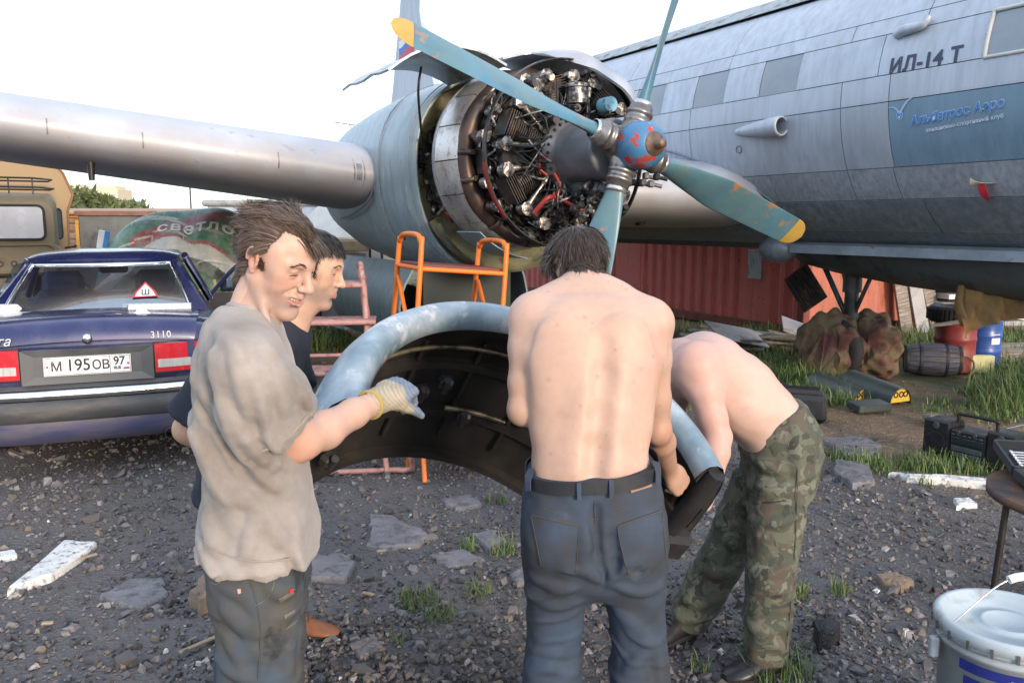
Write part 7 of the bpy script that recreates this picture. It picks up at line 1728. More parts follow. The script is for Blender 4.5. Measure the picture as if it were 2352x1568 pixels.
def drape(P):
    x, y, z = P.T; ph = 66 * (.86 * x + .50 * z) + 3.0 * vn(x, y, z, 5) + 10 * y; m = np.clip(.75 + .9 * vn(x, y, z, 5.5), .1, 1) * np.clip((1.45 - z) / .2, .2, 1)
    return -.015 * m * np.maximum(0, np.sin(ph)) ** 2.2 + .010 * m * np.maximum(0, np.sin(ph + 1.9)) ** 5 - .0018 * np.sin(2.3 * ph + 9 * y) * m + .0008 * vn(x, y, z, 60)
F1.displace(drape)
ad = (el - sh).normalized(); axs = Vector((.45, -.85, 0))                   # hollow sleeve mouth and hem
F1.sweep([(at(593, 1212, 1.80), lat, .163, 118 / 1030), (at(590, 1262, 1.80), lat, .180, 125 / 1030)], .003, 2.25, 'sub')
V1, Q1 = F1.mesh(); V1 = relax(V1, Q1, 1, .4); b1A = bvh_of(V1, Q1)
M_tee = mat('grey_tshirt', (.345, .315, .295), .9, var=.14, scale=9, col2=(.15, .128, .105), amt2=.38, scale2=4.2, edge2=.22, bump=.18, bscale=520, sheen=.15, col3=(.24, .20, .16), amt3=.12, scale3=9)
to_obj('tshirt', V1, Q1, M_tee, A_, pA)
c = e2 + (el - sh).normalized() * .024; R_ = frame((el - sh).normalized(), (.45, -.85, 0)); s = MB(); s.tube([c + R_ @ Vector((.0745 * cos(a), .0965 * sin(a), 0)) - Vector(pA) for a in np.linspace(0, 2 * pi, 40, endpoint=False)], .004, 6, closed=True); s.build('sleeve_hem', M_tee, A_)
s = MB(); rim = [cam_hit(b1A, u, v)[0] for u, v in ((487, 712), (510, 722), (545, 735), (585, 748), (620, 757))]; rim = [p for p in rim if p is not None]
def cut_ring(V, p, nrm, tol):
    pass
# collar: a rib round the neck
P1_, P0_ = HA @ nk1, HA @ nk0; nd = (P1_ - P0_).normalized(); R_ = frame(nd); ring = []
for k in range(32):
    a = 2 * pi * k / 32; hit = None
    for q in np.linspace(-.1, 1.4, 60):
        p = P1_.lerp(P0_, q) + R_ @ Vector((cos(a), sin(a), 0)) * (lerp(.053, .065, q) * .875 + .004); ii = ((np.array(p) - F1.lo) / F1.h).round().astype(int)
        if (ii >= 0).all() and (ii < F1.n).all() and F1.f[tuple(ii)] < .001: hit = p; break
    if hit is not None: ring.append(hit)
if len(ring) > 12: ring = [(ring[i - 1] + ring[i] + ring[(i + 1) % len(ring)]) / 3 for i in range(len(ring))]; s.tube([p - Vector(pA) for p in ring], .0075, 8, closed=True); s.build('collar', M_tee, A_)
stitch0 = [(u, v) for u, v in ((455, 1238), (480, 1262), (520, 1284), (570, 1296), (620, 1298), (670, 1290), (715, 1272))]
P = [cam_hit(b1A, u, v - 10) for u, v in stitch0]; P = [p + n * .001 for p, n in P if p is not None]; s = MB()
if len(P) > 2: s.tube([p - Vector(pA) for p in smoothpath(P, 5)], .0016, 5); s.build('hem_stitch', M_tee, A_)
# jeans
def jeansA(h):
    F = Field((-.88, 1.42, 0.04), (-.12, 2.2, 1.10), h); hipc = at(592, 1225, 1.80)
    F.sweep([(hipc + Vector((0, 0, .06)), lat, .12, .09), (hipc + Vector((0, 0, -.04)), lat, .14, .10), (hipc + Vector((0, 0, -.13)), lat, .155, .105)], .03)
    for sg, Y, ux in ((-1, 1.738, 592), (1, 1.90, 612)):
        hp_ = at(ux, 1300, Y); kn = Vector((at(ux + 5, 1600, Y).x, Y - .01, .52)); an = Vector((kn.x - .02, Y + .02, .10))
        F.sweep([(hp_ + Vector((0, 0, .06)), lat, .08, .09), (hp_, lat, .088, .096), (hp_.lerp(kn, .5), lat, .078, .088), (kn, lat, .075, .082), (kn.lerp(an, .5), lat, .075, .085), (an, lat, .068, .085)], .03)
    return F
F0 = jeansA(.010); V0, Q0 = F0.mesh(); b0 = bvh_of(V0, Q0)
F1 = jeansA(.006)
for pts, r_, up in (([(505, 1330), (560, 1360), (600, 1400)], .014, .005), ([(530, 1420), (590, 1440), (660, 1420)], .014, .005), ([(540, 1480), (600, 1500), (670, 1480)], .016, .006), ([(520, 1530), (570, 1550), (640, 1560)], .014, .006), ([(560, 1300), (590, 1420), (600, 1560)], .010, .004), ([(690, 1440), (700, 1480)], .012, .006), ([(515, 1395), (550, 1420), (575, 1470)], .010, .006), ([(610, 1330), (640, 1360), (670, 1350)], .010, .005), ([(525, 1470), (555, 1510), (570, 1560)], .012, .006), ([(630, 1440), (655, 1480), (665, 1550)], .010, .005)): ridge(F1, b0, pts, r_, up, .02)
F1.displace(lambda P: .0022 * vn(P[:, 0], P[:, 1], P[:, 2], 26) - .006 * np.clip(.6 + vn(P[:, 0], P[:, 1], P[:, 2], 7), 0, 1) * np.maximum(0, np.sin(58 * (P[:, 2] + .45 * P[:, 0]) + 3.2 * vn(P[:, 0], P[:, 1], P[:, 2], 6))) ** 3)
V1, Q1 = F1.mesh(); V1 = relax(V1, Q1, 1); bJ = bvh_of(V1, Q1)
M_jeanA = mat('dirty_jeans', (.040, .062, .088), .85, var=.35, scale=7, col2=(.080, .072, .056), amt2=.50, scale2=4, edge2=.12, col3=(.028, .032, .036), amt3=.22, scale3=6, bump=.15, bscale=500)
to_obj('jeans', V1, Q1, M_jeanA, A_, pA)
def stitch(bvh, uv, r, m, parent, base, name, off=.001):
    P = [cam_hit(bvh, u, v) for u, v in uv]; P = [p + n * off for p, n in P if p is not None]
    if len(P) > 1: s = MB(); s.tube([p - Vector(base) for p in smoothpath(P, 4)], r, 5); return s.build(name, m, parent)
M_frayed = mat('frayed_denim', (.125, .12, .10), .95, var=.3, scale=40)
stitch(bJ, [(560, 1300), (588, 1380), (598, 1460), (592, 1560)], .0014, M_jeanA, A_, pA, 'seam'); stitch(bJ, [(482, 1335), (500, 1340), (515, 1320)], .0018, M_frayed, A_, pA, 'frayed_edge'); stitch(bJ, [(625, 1310), (628, 1345), (610, 1375), (585, 1390)], .0018, M_frayed, A_, pA, 'frayed_edge')
stitch(bJ, [(640, 1375), (655, 1368), (675, 1352)], .0018, M_frayed, A_, pA, 'frayed_edge'); stitch(bJ, [(655, 1420), (662, 1408), (676, 1400)], .0018, M_frayed, A_, pA, 'frayed_edge'); stitch(bJ, [(655, 1445), (668, 1432), (680, 1424)], .0018, M_frayed, A_, pA, 'frayed_edge')
patch(bJ, ((545, 1352), (553, 1351), (554, 1361), (547, 1363)), mat('bare_skin_tear', (.46, .30, .23), .6), 'torn_hole', A_, pA, .0012, 4, 4, .001)
patch(bJ, ((663, 1353), (670, 1351), (671, 1359), (664, 1361)), mat('red_lighter', (.5, .03, .04), .4), 'lighter', A_, pA, .004, 4, 4, .004)
for qd in (((640, 1376), (672, 1356), (676, 1362), (644, 1384)), ((652, 1412), (676, 1402), (677, 1405), (655, 1418)), ((655, 1441), (678, 1428), (679, 1431), (657, 1446))): patch(bJ, qd, M_frayed, 'frayed_tear', A_, pA, .0014, 5, 3, .0012)
# shoes (below the frame)
for Y in (1.70, 1.92):
    s = MB(); s.loft([[(x - pA[0], Y - pA[1] + .045 * w_ * cos(a), max(.005, zc + hh * sin(a))) for a in np.linspace(0, 2 * pi, 14, endpoint=False)] for x, w_, zc, hh in ((-.66, .6, .05, .05), (-.62, 1.0, .05, .06), (-.5, 1.05, .045, .055), (-.42, .9, .035, .04), (-.37, .4, .03, .03))], caps=True); s.build('shoe', M_blk, A_)
# work glove
gf = Field((-.36, 1.95, 1.08), (.02, 2.42, 1.42), .0034); gd_ = (wr - el).normalized(); gdir = Vector((.55, .72, .20)).normalized(); gn = Vector((-.25, -.75, .62))
gf.chain([wr - gd_ * .035, wr - gd_ * .005, wr + gdir * .02], [.034, .033, .033], .02, .01)
hand(gf, wr + gdir * .005, gdir, gn, (1.25, 1.35, .8), 1, 1.02, .05, .006, (.80, .40, -.55), 1.12)
gf.displace(lambda P: .0010 * np.sin(P[:, 0] * 900 + P[:, 2] * 300) * 0 + .0009 * vn(P[:, 0], P[:, 1], P[:, 2], 80))
Vg, Qg = gf.mesh(); Vg = relax(Vg, Qg, 1); dist = (Vg - A3(wr)) @ A3(gdir); mk = np.clip((dist - .055 + .012 * np.sin(Vg[:, 2] * 90)) / .012, 0, 1)[:, None]
cg = np.array((.34, .30, .225)) * (1 - mk) + np.array((.15, .185, .25)) * mk; cg *= 1 + .16 * np.sin(Vg[:, 0:1] * 700 + Vg[:, 2:3] * 500)
to_obj('glove', Vg, Qg, mat('knit_glove', (.4, .35, .25), .9, vcol='col', var=.12, scale=40, bump=.35, bscale=300), A_, pA, cg)
s = MB(); c = wr - gd_ * .036; R_ = frame(gd_); s.tube([c + R_ @ Vector((.034 * cos(a), .034 * sin(a), 0)) - Vector(pA) for a in np.linspace(0, 2 * pi, 22, endpoint=False)], .005, 8, closed=True); s.build('glove_cuff', mat('yellow_cuff', (.38, .27, .07), .8), A_)
def esw(rows, pxm, lat, Yd=None):
    """rows of (u, v, Y, half width px, half depth m)"""
    return [(at(u, v, Y), lat, hw / pxm, hd) for u, v, Y, hw, hd in rows]
# ================================================================ engine cowling being carried
def rot3(a, b, c): return Matrix.Rotation(a, 3, 'Z') @ Matrix.Rotation(b, 3, 'X') @ Matrix.Rotation(c, 3, 'Y')
cw = thing('engine_cowling', 'half ring of blue grey engine cowling carried by the four men', 'cowling', (.09, 2.39, 1.02)); cw.rotation_euler = rot3(.24, .575, .29).to_euler()
M_cowl = mat('cowling_paint', (.33, .39, .44), .40, metal=.15, var=.18, scale=7, col2=(.16, .235, .29), amt2=.46, scale2=5.5, edge2=.12, col3=(.46, .48, .51), amt3=.30, scale3=9, bump=.08, bscale=9)
M_cowlin = mat('cowling_inside', (.022, .021, .020), .6, var=.35, scale=8, col2=(.05, .04, .03), amt2=.3)
def cpt(r, s, th): return Vector((r * cos(th), r * sin(th), s * (1 + .13) + .09))
TH = np.linspace(-.02, pi - .06, 60)
s = MB(); s.grid([[cpt(r, q, th) for th in TH] for r, q in ((.700, -.76), (.700, -.55), (.700, -.36), (.697, -.24), (.688, -.15), (.674, -.085), (.652, -.038), (.624, -.008), (.594, .0), (.570, -.010), (.555, -.032), (.550, -.062), (.557, -.070))]); s.build('outer_skin', M_cowl, cw)
s = MB(); s.grid([[cpt(r, q, th) for th in TH] for r, q in ((.557, -.068), (.60, -.10), (.672, -.19), (.690, -.32), (.692, -.759))]); s.build('inner_skin', M_cowlin, cw)
for q, rr, w_ in ((-.30, .682, .014), (-.52, .684, .016), (-.74, .686, .014)):
    s = MB(); s.grid([[cpt(r, q + dz, th) for th in TH] for r, dz in ((.692, -w_), (rr - .03, -w_), (rr - .03, w_), (.692, w_))], smooth=False); s.build('frame_ring', M_cowlin, cw)
for i in range(9):
    th = .15 + i * .355; R_ = rotz(th); s = MB(); s.box(cpt(.668, -.42, th), (.018, .018, .5), R_, .004); s.build('stringer', M_cowlin, cw)
M_brass = mat('worn_brass_pipe', (.20, .17, .11), .4, metal=.5, var=.3, scale=12, col2=(.05, .04, .03), amt2=.4, scale2=10)
s = MB(); s.tube([cpt(.632, -.20, th) for th in np.linspace(.9, 2.45, 26)], .009, 8); s.build('bonding_pipe', M_brass, cw)
s = MB(); s.tube([cpt(.63, -.43, th) for th in np.linspace(1.95, 2.25, 7)], .013, 8); s.build('latch_rod', M_brass, cw)
s = MB(); s.tube([cpt(.63, -.47, th) for th in np.linspace(1.25, 1.65, 8)], .011, 8); s.build('latch_rod', M_brass, cw)
for th, q in ((1.85, -.40), (1.72, -.36), (1.5, -.5), (2.4, -.6), (1.1, -.4)):
    s = MB(); s.box(cpt(.635, q, th), (.05, .06, .05), rotz(th), .012); s.cyl(cpt(.62, q - .03, th), cpt(.60, q + .04, th + .03), .014); s.build('latch', mat('latch_grey', (.07, .07, .07), .45, metal=.5) if 'latch_grey' not in MATS else MATS['latch_grey'], cw)
s = MB(); ths = -.02
s.add([cpt(r, q, ths) for r, q in ((.700, -.76), (.690, -.20), (.658, -.05), (.594, .0), (.555, -.032), (.557, -.068), (.672, -.19), (.66, -.76))], [tuple(range(8))]); s.build('end_plate', M_cowlin, cw)
s = MB(); s.tube([cpt(.60, q, -.04) for q in (-.02, -.2, -.3)], [.03, .035, .03], 8); s.box(cpt(.63, -.33, -.05), (.13, .08, .12), None, .02); s.build('end_bracket', M_rubber, cw)

# ================================================================ shirtless man seen from behind
pC = (.22, 2.30, 0); C_ = thing('person', 'shirtless man in dark jeans seen from behind, head bent down', 'person', pC); PXC = 850.0; lx = (1, 0, 0)
HC = head_matrix(at(1326, 616, 2.53), (-.46, .72, -.52), roll=.05)
def bodyC(h):
    F = Field((-.14, 2.02, .84), (.76, 2.90, 1.74), h)
    F.sweep(esw([(1340, 672, 2.42, 62, .058), (1346, 705, 2.38, 118, .080), (1352, 755, 2.33, 140, .100), (1354, 830, 2.30, 138, .112), (1352, 920, 2.275, 131, .106), (1350, 1010, 2.255, 127, .096), (1356, 1080, 2.245, 136, .102), (1360, 1130, 2.245, 142, .105)], PXC, lx), .03, 2.5)
    F.chain([at(1350, 690, 2.40), at(1338, 640, 2.46)], [.062, .055], .05)
    for u, v, r_ in ((1227, 722, .050), (1494, 735, .052)): F.sphere(at(u, v, 2.335), (r_, r_, r_), .05)
    F.cone(at(1330, 668, 2.42), at(1224, 715, 2.35), .040, .036, .05); F.cone(at(1365, 668, 2.42), at(1494, 728, 2.35), .040, .036, .05)     # trapezius, shoulders
    for u0, s_ in ((1283, -1), (1440, 1)):                                                                                          # shoulder blades, lats
        F.sphere(at(u0, 800, 2.235), (.055, .020, .085), .06); F.cone(at(u0 + s_ * 28, 840, 2.275), at(u0 + s_ * 18, 980, 2.245), .045, .035, .06)
    for s_ in (-1, 1): F.cone(at(1382 + s_ * 36, 880, 2.215), at(1364 + s_ * 38, 1075, 2.172),   .018, .022, .06)                      # back muscles beside the spine
    sp = [(1388, 790, 2.180), (1388, 860, 2.164), (1380, 950, 2.142), (1370, 1030, 2.134), (1364, 1090, 2.130)]
    for a, b in zip(sp[:-1], sp[1:]): F.cone(at(*a), at(*b), .010, .012, .045, 'sub')
    # arms
    shl, ell, wrl = at(1211, 738, 2.33), at(1198, 940, 2.285), at(1250, 880, 2.53)
    F.chain([shl, shl.lerp(ell, .3), shl.lerp(ell, .7), ell], [.050, .047, .041, .037], .05, .02); F.sphere(ell + Vector((0, -.008, -.012)), .031, .02); F.chain([ell, ell.lerp(wrl, .3), wrl], [.038, .041, .028], .02, .02)
    shr, elr, wrr = at(1500, 752, 2.33), at(1510, 985, 2.37), at(1537, 1078, 2.555)
    F.chain([shr, shr.lerp(elr, .3), shr.lerp(elr, .7), elr], [.051, .047, .041, .037], .05, .02); F.sphere(elr + Vector((.0, -.010, -.012)), .031, .02); F.chain([elr, elr.lerp(wrr, .3), wrr], [.038, .041, .027], .02, .02)
    hand(F, wrl, Vector((.35, .85, .1)), Vector((-.2, -.1, 1)), (.5, .8, .6), 1, 1.0)
    hand(F, wrr, Vector((.55, .30, -.75)), Vector((.35, -.80, .25)), (.75, 1.1, .8), -1, .95, .05, .006, (.8, .35, -.35))
    # head joined on
    sl, P = F.sub(np.array(HC.translation) - .2, np.array(HC.translation) + .2); G_ = HeadField(.005, (-.11, -.13, -.16), (.11, .14, .13)); sculpt_head(G_); q = uncarry(P.reshape(-1, 3), HC)
    ix = np.clip((q - G_.lo) / G_.h, 0, G_.n - 1.001); i0 = ix.astype(int); fr_ = ix - i0; val = 0
    for dx in (0, 1):
        for dy in (0, 1):
            for dz in (0, 1): val = val + G_.f[i0[:, 0] + dx, i0[:, 1] + dy, i0[:, 2] + dz] * np.prod(np.where(np.array([dx, dy, dz]), fr_, 1 - fr_), 1)
    out = (q < G_.lo).any(1) | (q > G_.lo + (G_.n - 1) * G_.h).any(1); val = np.where(out, .1, val)
    F.blend(sl, val.reshape(P.shape[:3]).astype(np.float32), .03); return F
FC = bodyC(.0050); FC.displace(lambda P: .0005 * vn(P[:, 0], P[:, 1], P[:, 2], 26))
VC, QC = FC.mesh(); VC = relax(VC, QC, 2, .5); NC = vnormals(VC, QC)
cC = np.tile(np.array((.475, .322, .252)), (len(VC), 1))
axd = np.minimum(np.abs(VC[:, 0] - .0), 9); tan = np.array((.36, .21, .14))
armm = np.clip((np.maximum(VC[:, 0] - .385, .055 - VC[:, 0]) / .05), 0, 1) * np.clip((1.36 - VC[:, 2]) / .25, 0, 1); cC = cC * (1 - .8 * armm[:, None]) + tan * .8 * armm[:, None]
def blot(c, V, u, v, Y, r, col, a):
    d = np.linalg.norm(V - A3(at(u, v, Y)), axis=1); m = (a * np.exp(-(d / r) ** 2))[:, None]; return c * (1 - m) + np.array(col) * m
cC = blot(cC, VC, 1480, 850, 2.22, .055, (.60, .27, .23), .45); cC = blot(cC, VC, 1500, 790, 2.25, .04, (.60, .28, .24), .5); cC = blot(cC, VC, 1520, 990, 2.36, .03, (.55, .22, .16), .5); cC = blot(cC, VC, 1340, 650, 2.42, .07, (.50, .30, .22), .5)
fk = np.random.default_rng(12)
for _ in range(90):                                                                                                            # moles and freckles
    i = fk.integers(len(VC)); d = np.linalg.norm(VC - VC[i], axis=1); m = (fk.uniform(.25, .6) * np.exp(-(d / fk.uniform(.003, .006)) ** 2))[:, None]; cC = cC * (1 - m) + np.array((.30, .15, .10)) * m
cC *= 1 + .05 * vn(VC[:, 0], VC[:, 1], VC[:, 2], 14)[:, None] + .03 * vn(VC[:, 2], VC[:, 0], VC[:, 1], 45)[:, None]
to_obj('body', VC, QC, M_skinA, C_, pC, cC)
VCl = uncarry(VC, HC); NCl = NC @ np.array(HC)[:3, :3]
def hairC(V):
    x, y, z = V.T; ax = np.abs(x); r_ = np.linalg.norm(V - np.array([0, -.01, .03]), axis=1)
    return ((z > .055 + .3 * np.maximum(0, y - .03)) | ((y < .012) & (z > -.005) & (ax > .04)) | ((y < -.026) & (z > -.058)) | ((y < -.055) & (z > -.085) & (ax < .045))) & (r_ < .15) & ~((ax > .079) & (z < .03))
rootsL, nL = scalp_pick(VCl, NCl, hairC, 12000, 5); x_, y_, z_ = rootsL.T
crown = np.array([.01, -.06, .11]); dl = rootsL - crown; dl /= np.linalg.norm(dl, axis=1, keepdims=True) + 1e-6
mC = np.array(HC)[:3, :3]; dl = dl + np.stack([.4 * vn(x_, y_, z_, 20), .3 * vn(y_, z_, x_, 17), .2 * vn(z_, x_, y_, 23)], 1)
colh = ((.035, .026, .022), (.085, .066, .056))
strands('hair', carry(rootsL, HC), nL @ mC.T, dl @ mC.T, np.where(z_ > .03, .052, .034), M_hair, C_, pC, .0011, 6, .28, .10, .22, 5, colh)
sel = hairC(VCl) & (VCl[:, 2] > -.045); fs_ = sel[QC].all(1); used = np.unique(QC[fs_]); vm = -np.ones(len(VC), int); vm[used] = np.arange(len(used)); to_obj('hair', (VC + NC * .004)[used], vm[QC[fs_]], M_hair, C_, pC, np.tile((.045, .033, .027), (len(used), 1)))
# jeans
def jeansC(h):
    F = Field((-.06, 1.98, .03), (.62, 2.60, 1.10), h)
    F.sweep(esw([(1358, 1072, 2.25, 149, .118), (1359, 1100, 2.25, 153, .122), (1360, 1140, 2.25, 160, .130), (1362, 1200, 2.25, 170, .140), (1364, 1260, 2.26, 168, .138), (1366, 1300, 2.27, 162, .125)], PXC, lx), .02, 2.5)
    for s_, uh, uk, ua in ((-1, 1285, 1272, 1262), (1, 1446, 1468, 1480)):
        h_ = at(uh, 1255, 2.25); kn = Vector((at(uk, 1540, 2.27).x, 2.29, .50)); an = Vector((at(ua, 1600, 2.27).x, 2.27, .07))
        F.sphere(at(uh, 1235, 2.185), (.085, .075, .095), .05)
        F.sweep([(h_, lx, .092, .11), (h_.lerp(kn, .35), lx, .088, .100), (h_.lerp(kn, .7), lx, .079, .088), (kn, lx, .076, .080), (kn.lerp(an, .25), lx, .085, .092), (kn.lerp(an, .6), lx, .084, .092), (an, lx, .088, .098)], .03, 2.2)
    return F
F0 = jeansC(.010); V0, Q0 = F0.mesh(); b0 = bvh_of(V0, Q0); F1 = jeansC(.0055)
for pts, r_, up, op in (([(1366, 1165), (1366, 1210), (1372, 1260), (1388, 1330)], .010, .008, 'sub'), ([(1220, 1320), (1270, 1345), (1320, 1350)], .012, .005, 'add'), ([(1215, 1360), (1270, 1390), (1330, 1380)], .012, .005, 'add'), ([(1420, 1345), (1470, 1360), (1520, 1340)], .012, .005, 'add'), ([(1415, 1400), (1460, 1440), (1510, 1500), (1520, 1560)], .014, .006, 'add'), ([(1215, 1480), (1270, 1500), (1330, 1490)], .014, .006, 'add'), ([(1210, 1540), (1260, 1530), (1325, 1545)], .014, .007, 'add'), ([(1440, 1540), (1480, 1500), (1530, 1490)], .014, .007, 'add'), ([(1400, 1340), (1430, 1300), (1470, 1290)], .010, .005, 'add'), ([(1375, 1330), (1340, 1310), (1290, 1300)], .010, .005, 'add'), ([(1345, 1220), (1340, 1300)], .012, .004, 'add'), ([(1405, 1220), (1412, 1310)], .012, .004, 'sub')): ridge(F1, b0, pts, r_, up, .02, op)
F1.displace(lambda P: .0020 * vn(P[:, 0], P[:, 1], P[:, 2], 26) - .0065 * np.clip(.55 + vn(P[:, 0], P[:, 1], P[:, 2], 7), 0, 1) * np.clip((.92 - P[:, 2]) * 4, .05, 1) * np.maximum(0, np.sin(60 * (P[:, 2] + .45 * np.abs(P[:, 0] - .22)) + 3.2 * vn(P[:, 0], P[:, 1], P[:, 2], 6))) ** 3)
F1.cut_plane(at(1359, 1066, 2.25) + Vector((0, 0, .004)), (-.085, -.10, 1))
V1, Q1 = F1.mesh(); V1 = relax(V1, Q1, 1); bJ = bvh_of(V1, Q1)
M_jeanC = mat('dark_jeans', (.038, .060, .096), .85, var=.35, scale=6, col2=(.034, .034, .036), amt2=.47, scale2=2.6, edge2=.13, col3=(.062, .074, .095), amt3=.16, scale3=7, bump=.15, bscale=500); M_thread = mat('denim_thread', (.085, .068, .05), .8)
to_obj('jeans', V1, Q1, M_jeanC, C_, pC)
for quad in (((1222, 1182), (1332, 1208), (1322, 1318), (1245, 1300)), ((1418, 1208), (1518, 1172), (1528, 1285), (1442, 1318))):
    patch(bJ, quad, M_jeanC, 'back_pocket', C_, pC, .0025); q = [np.array(c_) for c_ in quad]
    stitch(bJ, [tuple(q[0] * (1 - t) + q[1] * t) for t in np.linspace(.02, .98, 6)], .0016, M_thread, C_, pC, 'pocket_stitch', .0045); stitch(bJ, [tuple(q[0] * (1 - t) + q[3] * t) for t in np.linspace(.03, .97, 6)], .0010, M_thread, C_, pC, 'pocket_stitch', .004); stitch(bJ, [tuple(q[1] * (1 - t) + q[2] * t) for t in np.linspace(.03, .97, 6)], .0010, M_thread, C_, pC, 'pocket_stitch', .004)
stitch(bJ, [(1212, 1150), (1270, 1175), (1366, 1192)], .0012, M_thread, C_, pC, 'yoke_seam'); stitch(bJ, [(1368, 1192), (1440, 1168), (1515, 1130)], .0012, M_thread, C_, pC, 'yoke_seam'); stitch(bJ, [(1366, 1135), (1368, 1200), (1376, 1290)], .0012, M_thread, C_, pC, 'centre_seam')
stitch(bJ, [(1218, 1122), (1290, 1135), (1366, 1135), (1440, 1122), (1508, 1098)], .0013, M_thread, C_, pC, 'waist_seam')
patch(bJ, ((1442, 1112), (1490, 1098), (1496, 1116), (1449, 1131)), mat('leather_patch', (.26, .16, .11), .7), 'leather_patch', C_, pC, .004)
M_belt = mat('black_belt', (.022, .025, .032), .45, var=.2, scale=12)
def beltring(F_c, w, d, zoff, tilt, hgt, m, name, parent, base, Rz=0.0, exp=2.5, back=0.0):
    rows = []; 
    for dz in (-hgt / 2, hgt / 2):
        row = []
        for k in range(49):
            a = 2 * pi * k / 48; ca, sa = cos(a), sin(a); e = 2 / exp; x = w * math.copysign(abs(ca) ** e, ca); y = d * math.copysign(abs(sa) ** e, sa)
            x, y = x * cos(Rz) - y * sin(Rz), x * sin(Rz) + y * cos(Rz); row.append(Vector(F_c) + Vector((x, y, zoff + dz + tilt * x + back * y)) - Vector(base))
        rows.append(row)
    s = MB(); s.grid(rows, thick=.004); return s.build(name, m, parent)
beltring(at(1359, 1066, 2.25), .1885, .1365, -.010, .085, .038, M_belt, 'belt', C_, pC, 0, 2.5, .10)
for u, v in ((1222, 1100), (1330, 1122), (1402, 1116), (1500, 1082)): patch(bJ, ((u - 5, v - 12), (u + 5, v - 12), (u + 6, v + 26), (u - 4, v + 26)), M_jeanC, 'belt_loop', C_, pC, .017, 3, 6, .003)
for X in (at(1262, 1600, 2.27).x, at(1480, 1600, 2.27).x):
    s = MB(); s.loft([[(X - pC[0] + .048 * w_ * cos(a), y - pC[1], max(.004, zc + hh * sin(a))) for a in np.linspace(0, 2 * pi, 14, endpoint=False)] for y, w_, zc, hh in ((2.20, .6, .05, .05), (2.23, 1.0, .05, .06), (2.36, 1.05, .045, .055), (2.44, .95, .035, .04), (2.50, .4, .03, .03))], caps=True); s.build('shoe', M_blk, C_)

# ================================================================ shirtless man bending in camouflage trousers
pD = (.95, 3.08, 0); D_ = thing('person', 'shirtless man bending over in camouflage trousers and black shoes', 'person', pD); ly = (0, -1, 0)
def pm(Y): return 1898.0 / (Y * .99 + .08)
HD = head_matrix(at(1500, 880, 3.06), (-.62, -.12, -.76))
FD = Field((.28, 2.62, .72), (1.36, 3.42, 1.44), .0060)
nd_ = [((1795, 1030), 3.08, .155, .125), ((1752, 958), 3.08, .155, .128), ((1690, 895), 3.08, .165, .138), ((1625, 850), 3.08, .185, .135), ((1575, 845), 3.08, .165, .105), ((1545, 855), 3.08, .10, .08)]
FD.sweep([(at(*uv, Y), ly, w_, d_) for uv, Y, w_, d_ in nd_], .03, 2.3)
FD.sphere(at(1695, 938, 3.07), (.10, .145, .08), .07)                                     # hanging belly
FD.cone(at(1550, 850, 3.07), at(1515, 870, 3.07), .06, .055, .04); FD.sphere(HD.translation, (.078, .075, .10), .03)
sh2, el2, wr2 = at(1602, 838, 2.92), at(1648, 1003, 2.85), at(1636, 1108, 2.80)
FD.sphere(sh2, (.072, .062, .075), .06); FD.chain([sh2, sh2.lerp(el2, .35), sh2.lerp(el2, .75), el2], [.066, .062, .052, .045], .05, .02); FD.chain([el2, el2.lerp(wr2, .35), wr2], [.046, .047, .033], .02, .02); FD.sphere(el2 + Vector((.015, 0, 0)), .033, .02)
hand(FD, wr2, Vector((-.25, -.25, -.9)), Vector((.85, -.4, -.1)), (.5, .7, .6), 1, 1.0, .1)
sh3 = at(1570, 850, 3.24); el3 = sh3 + Vector((-.05, .05, -.26)); wr3 = el3 + Vector((-.06, -.08, -.20)); FD.chain([sh3, el3, wr3], [.06, .046, .032], .05, .02); hand(FD, wr3, Vector((-.3, -.2, -.9)), Vector((-.8, .5, -.1)), (.4, .6, .5), -1)
FD.displace(lambda P: .0014 * vn(P[:, 0], P[:, 1], P[:, 2], 22))
VD, QD = FD.mesh(); VD = relax(VD, QD, 2); cD = np.tile(np.array((.52, .365, .305)), (len(VD), 1)); redD = (.51, .27, .225)
for u, v, Y, r_, a in ((1600, 830, 2.9, .16, .55), (1640, 960, 2.82, .10, .6), (1645, 1060, 2.8, .10, .55), (1560, 800, 3.0, .10, .45)): cD = blot(cD, VD, u, v, Y, r_, redD, a)
cD = blot(cD, VD, 1715, 970, 2.93, .06, (.48, .30, .23), .4); to_obj('body', VD, QD, M_skinA, D_, pD, cD)
Vt = VD; hsel = np.linalg.norm(VD - A3(HD.translation), axis=1) < .098; hsel &= (VD - A3(HD.translation)) @ A3(HD.to_3x3() @ Vector((0, -.6, .8))) > -.02; fs_ = hsel[QD].all(1); used = np.unique(QD[fs_]); vm = -np.ones(len(VD), int); vm[used] = np.arange(len(used)); ND = vnormals(VD, QD); to_obj('hair', (VD + ND * .006)[used], vm[QD[fs_]], M_hair, D_, pD, np.tile((.05, .04, .03), (len(used), 1)))
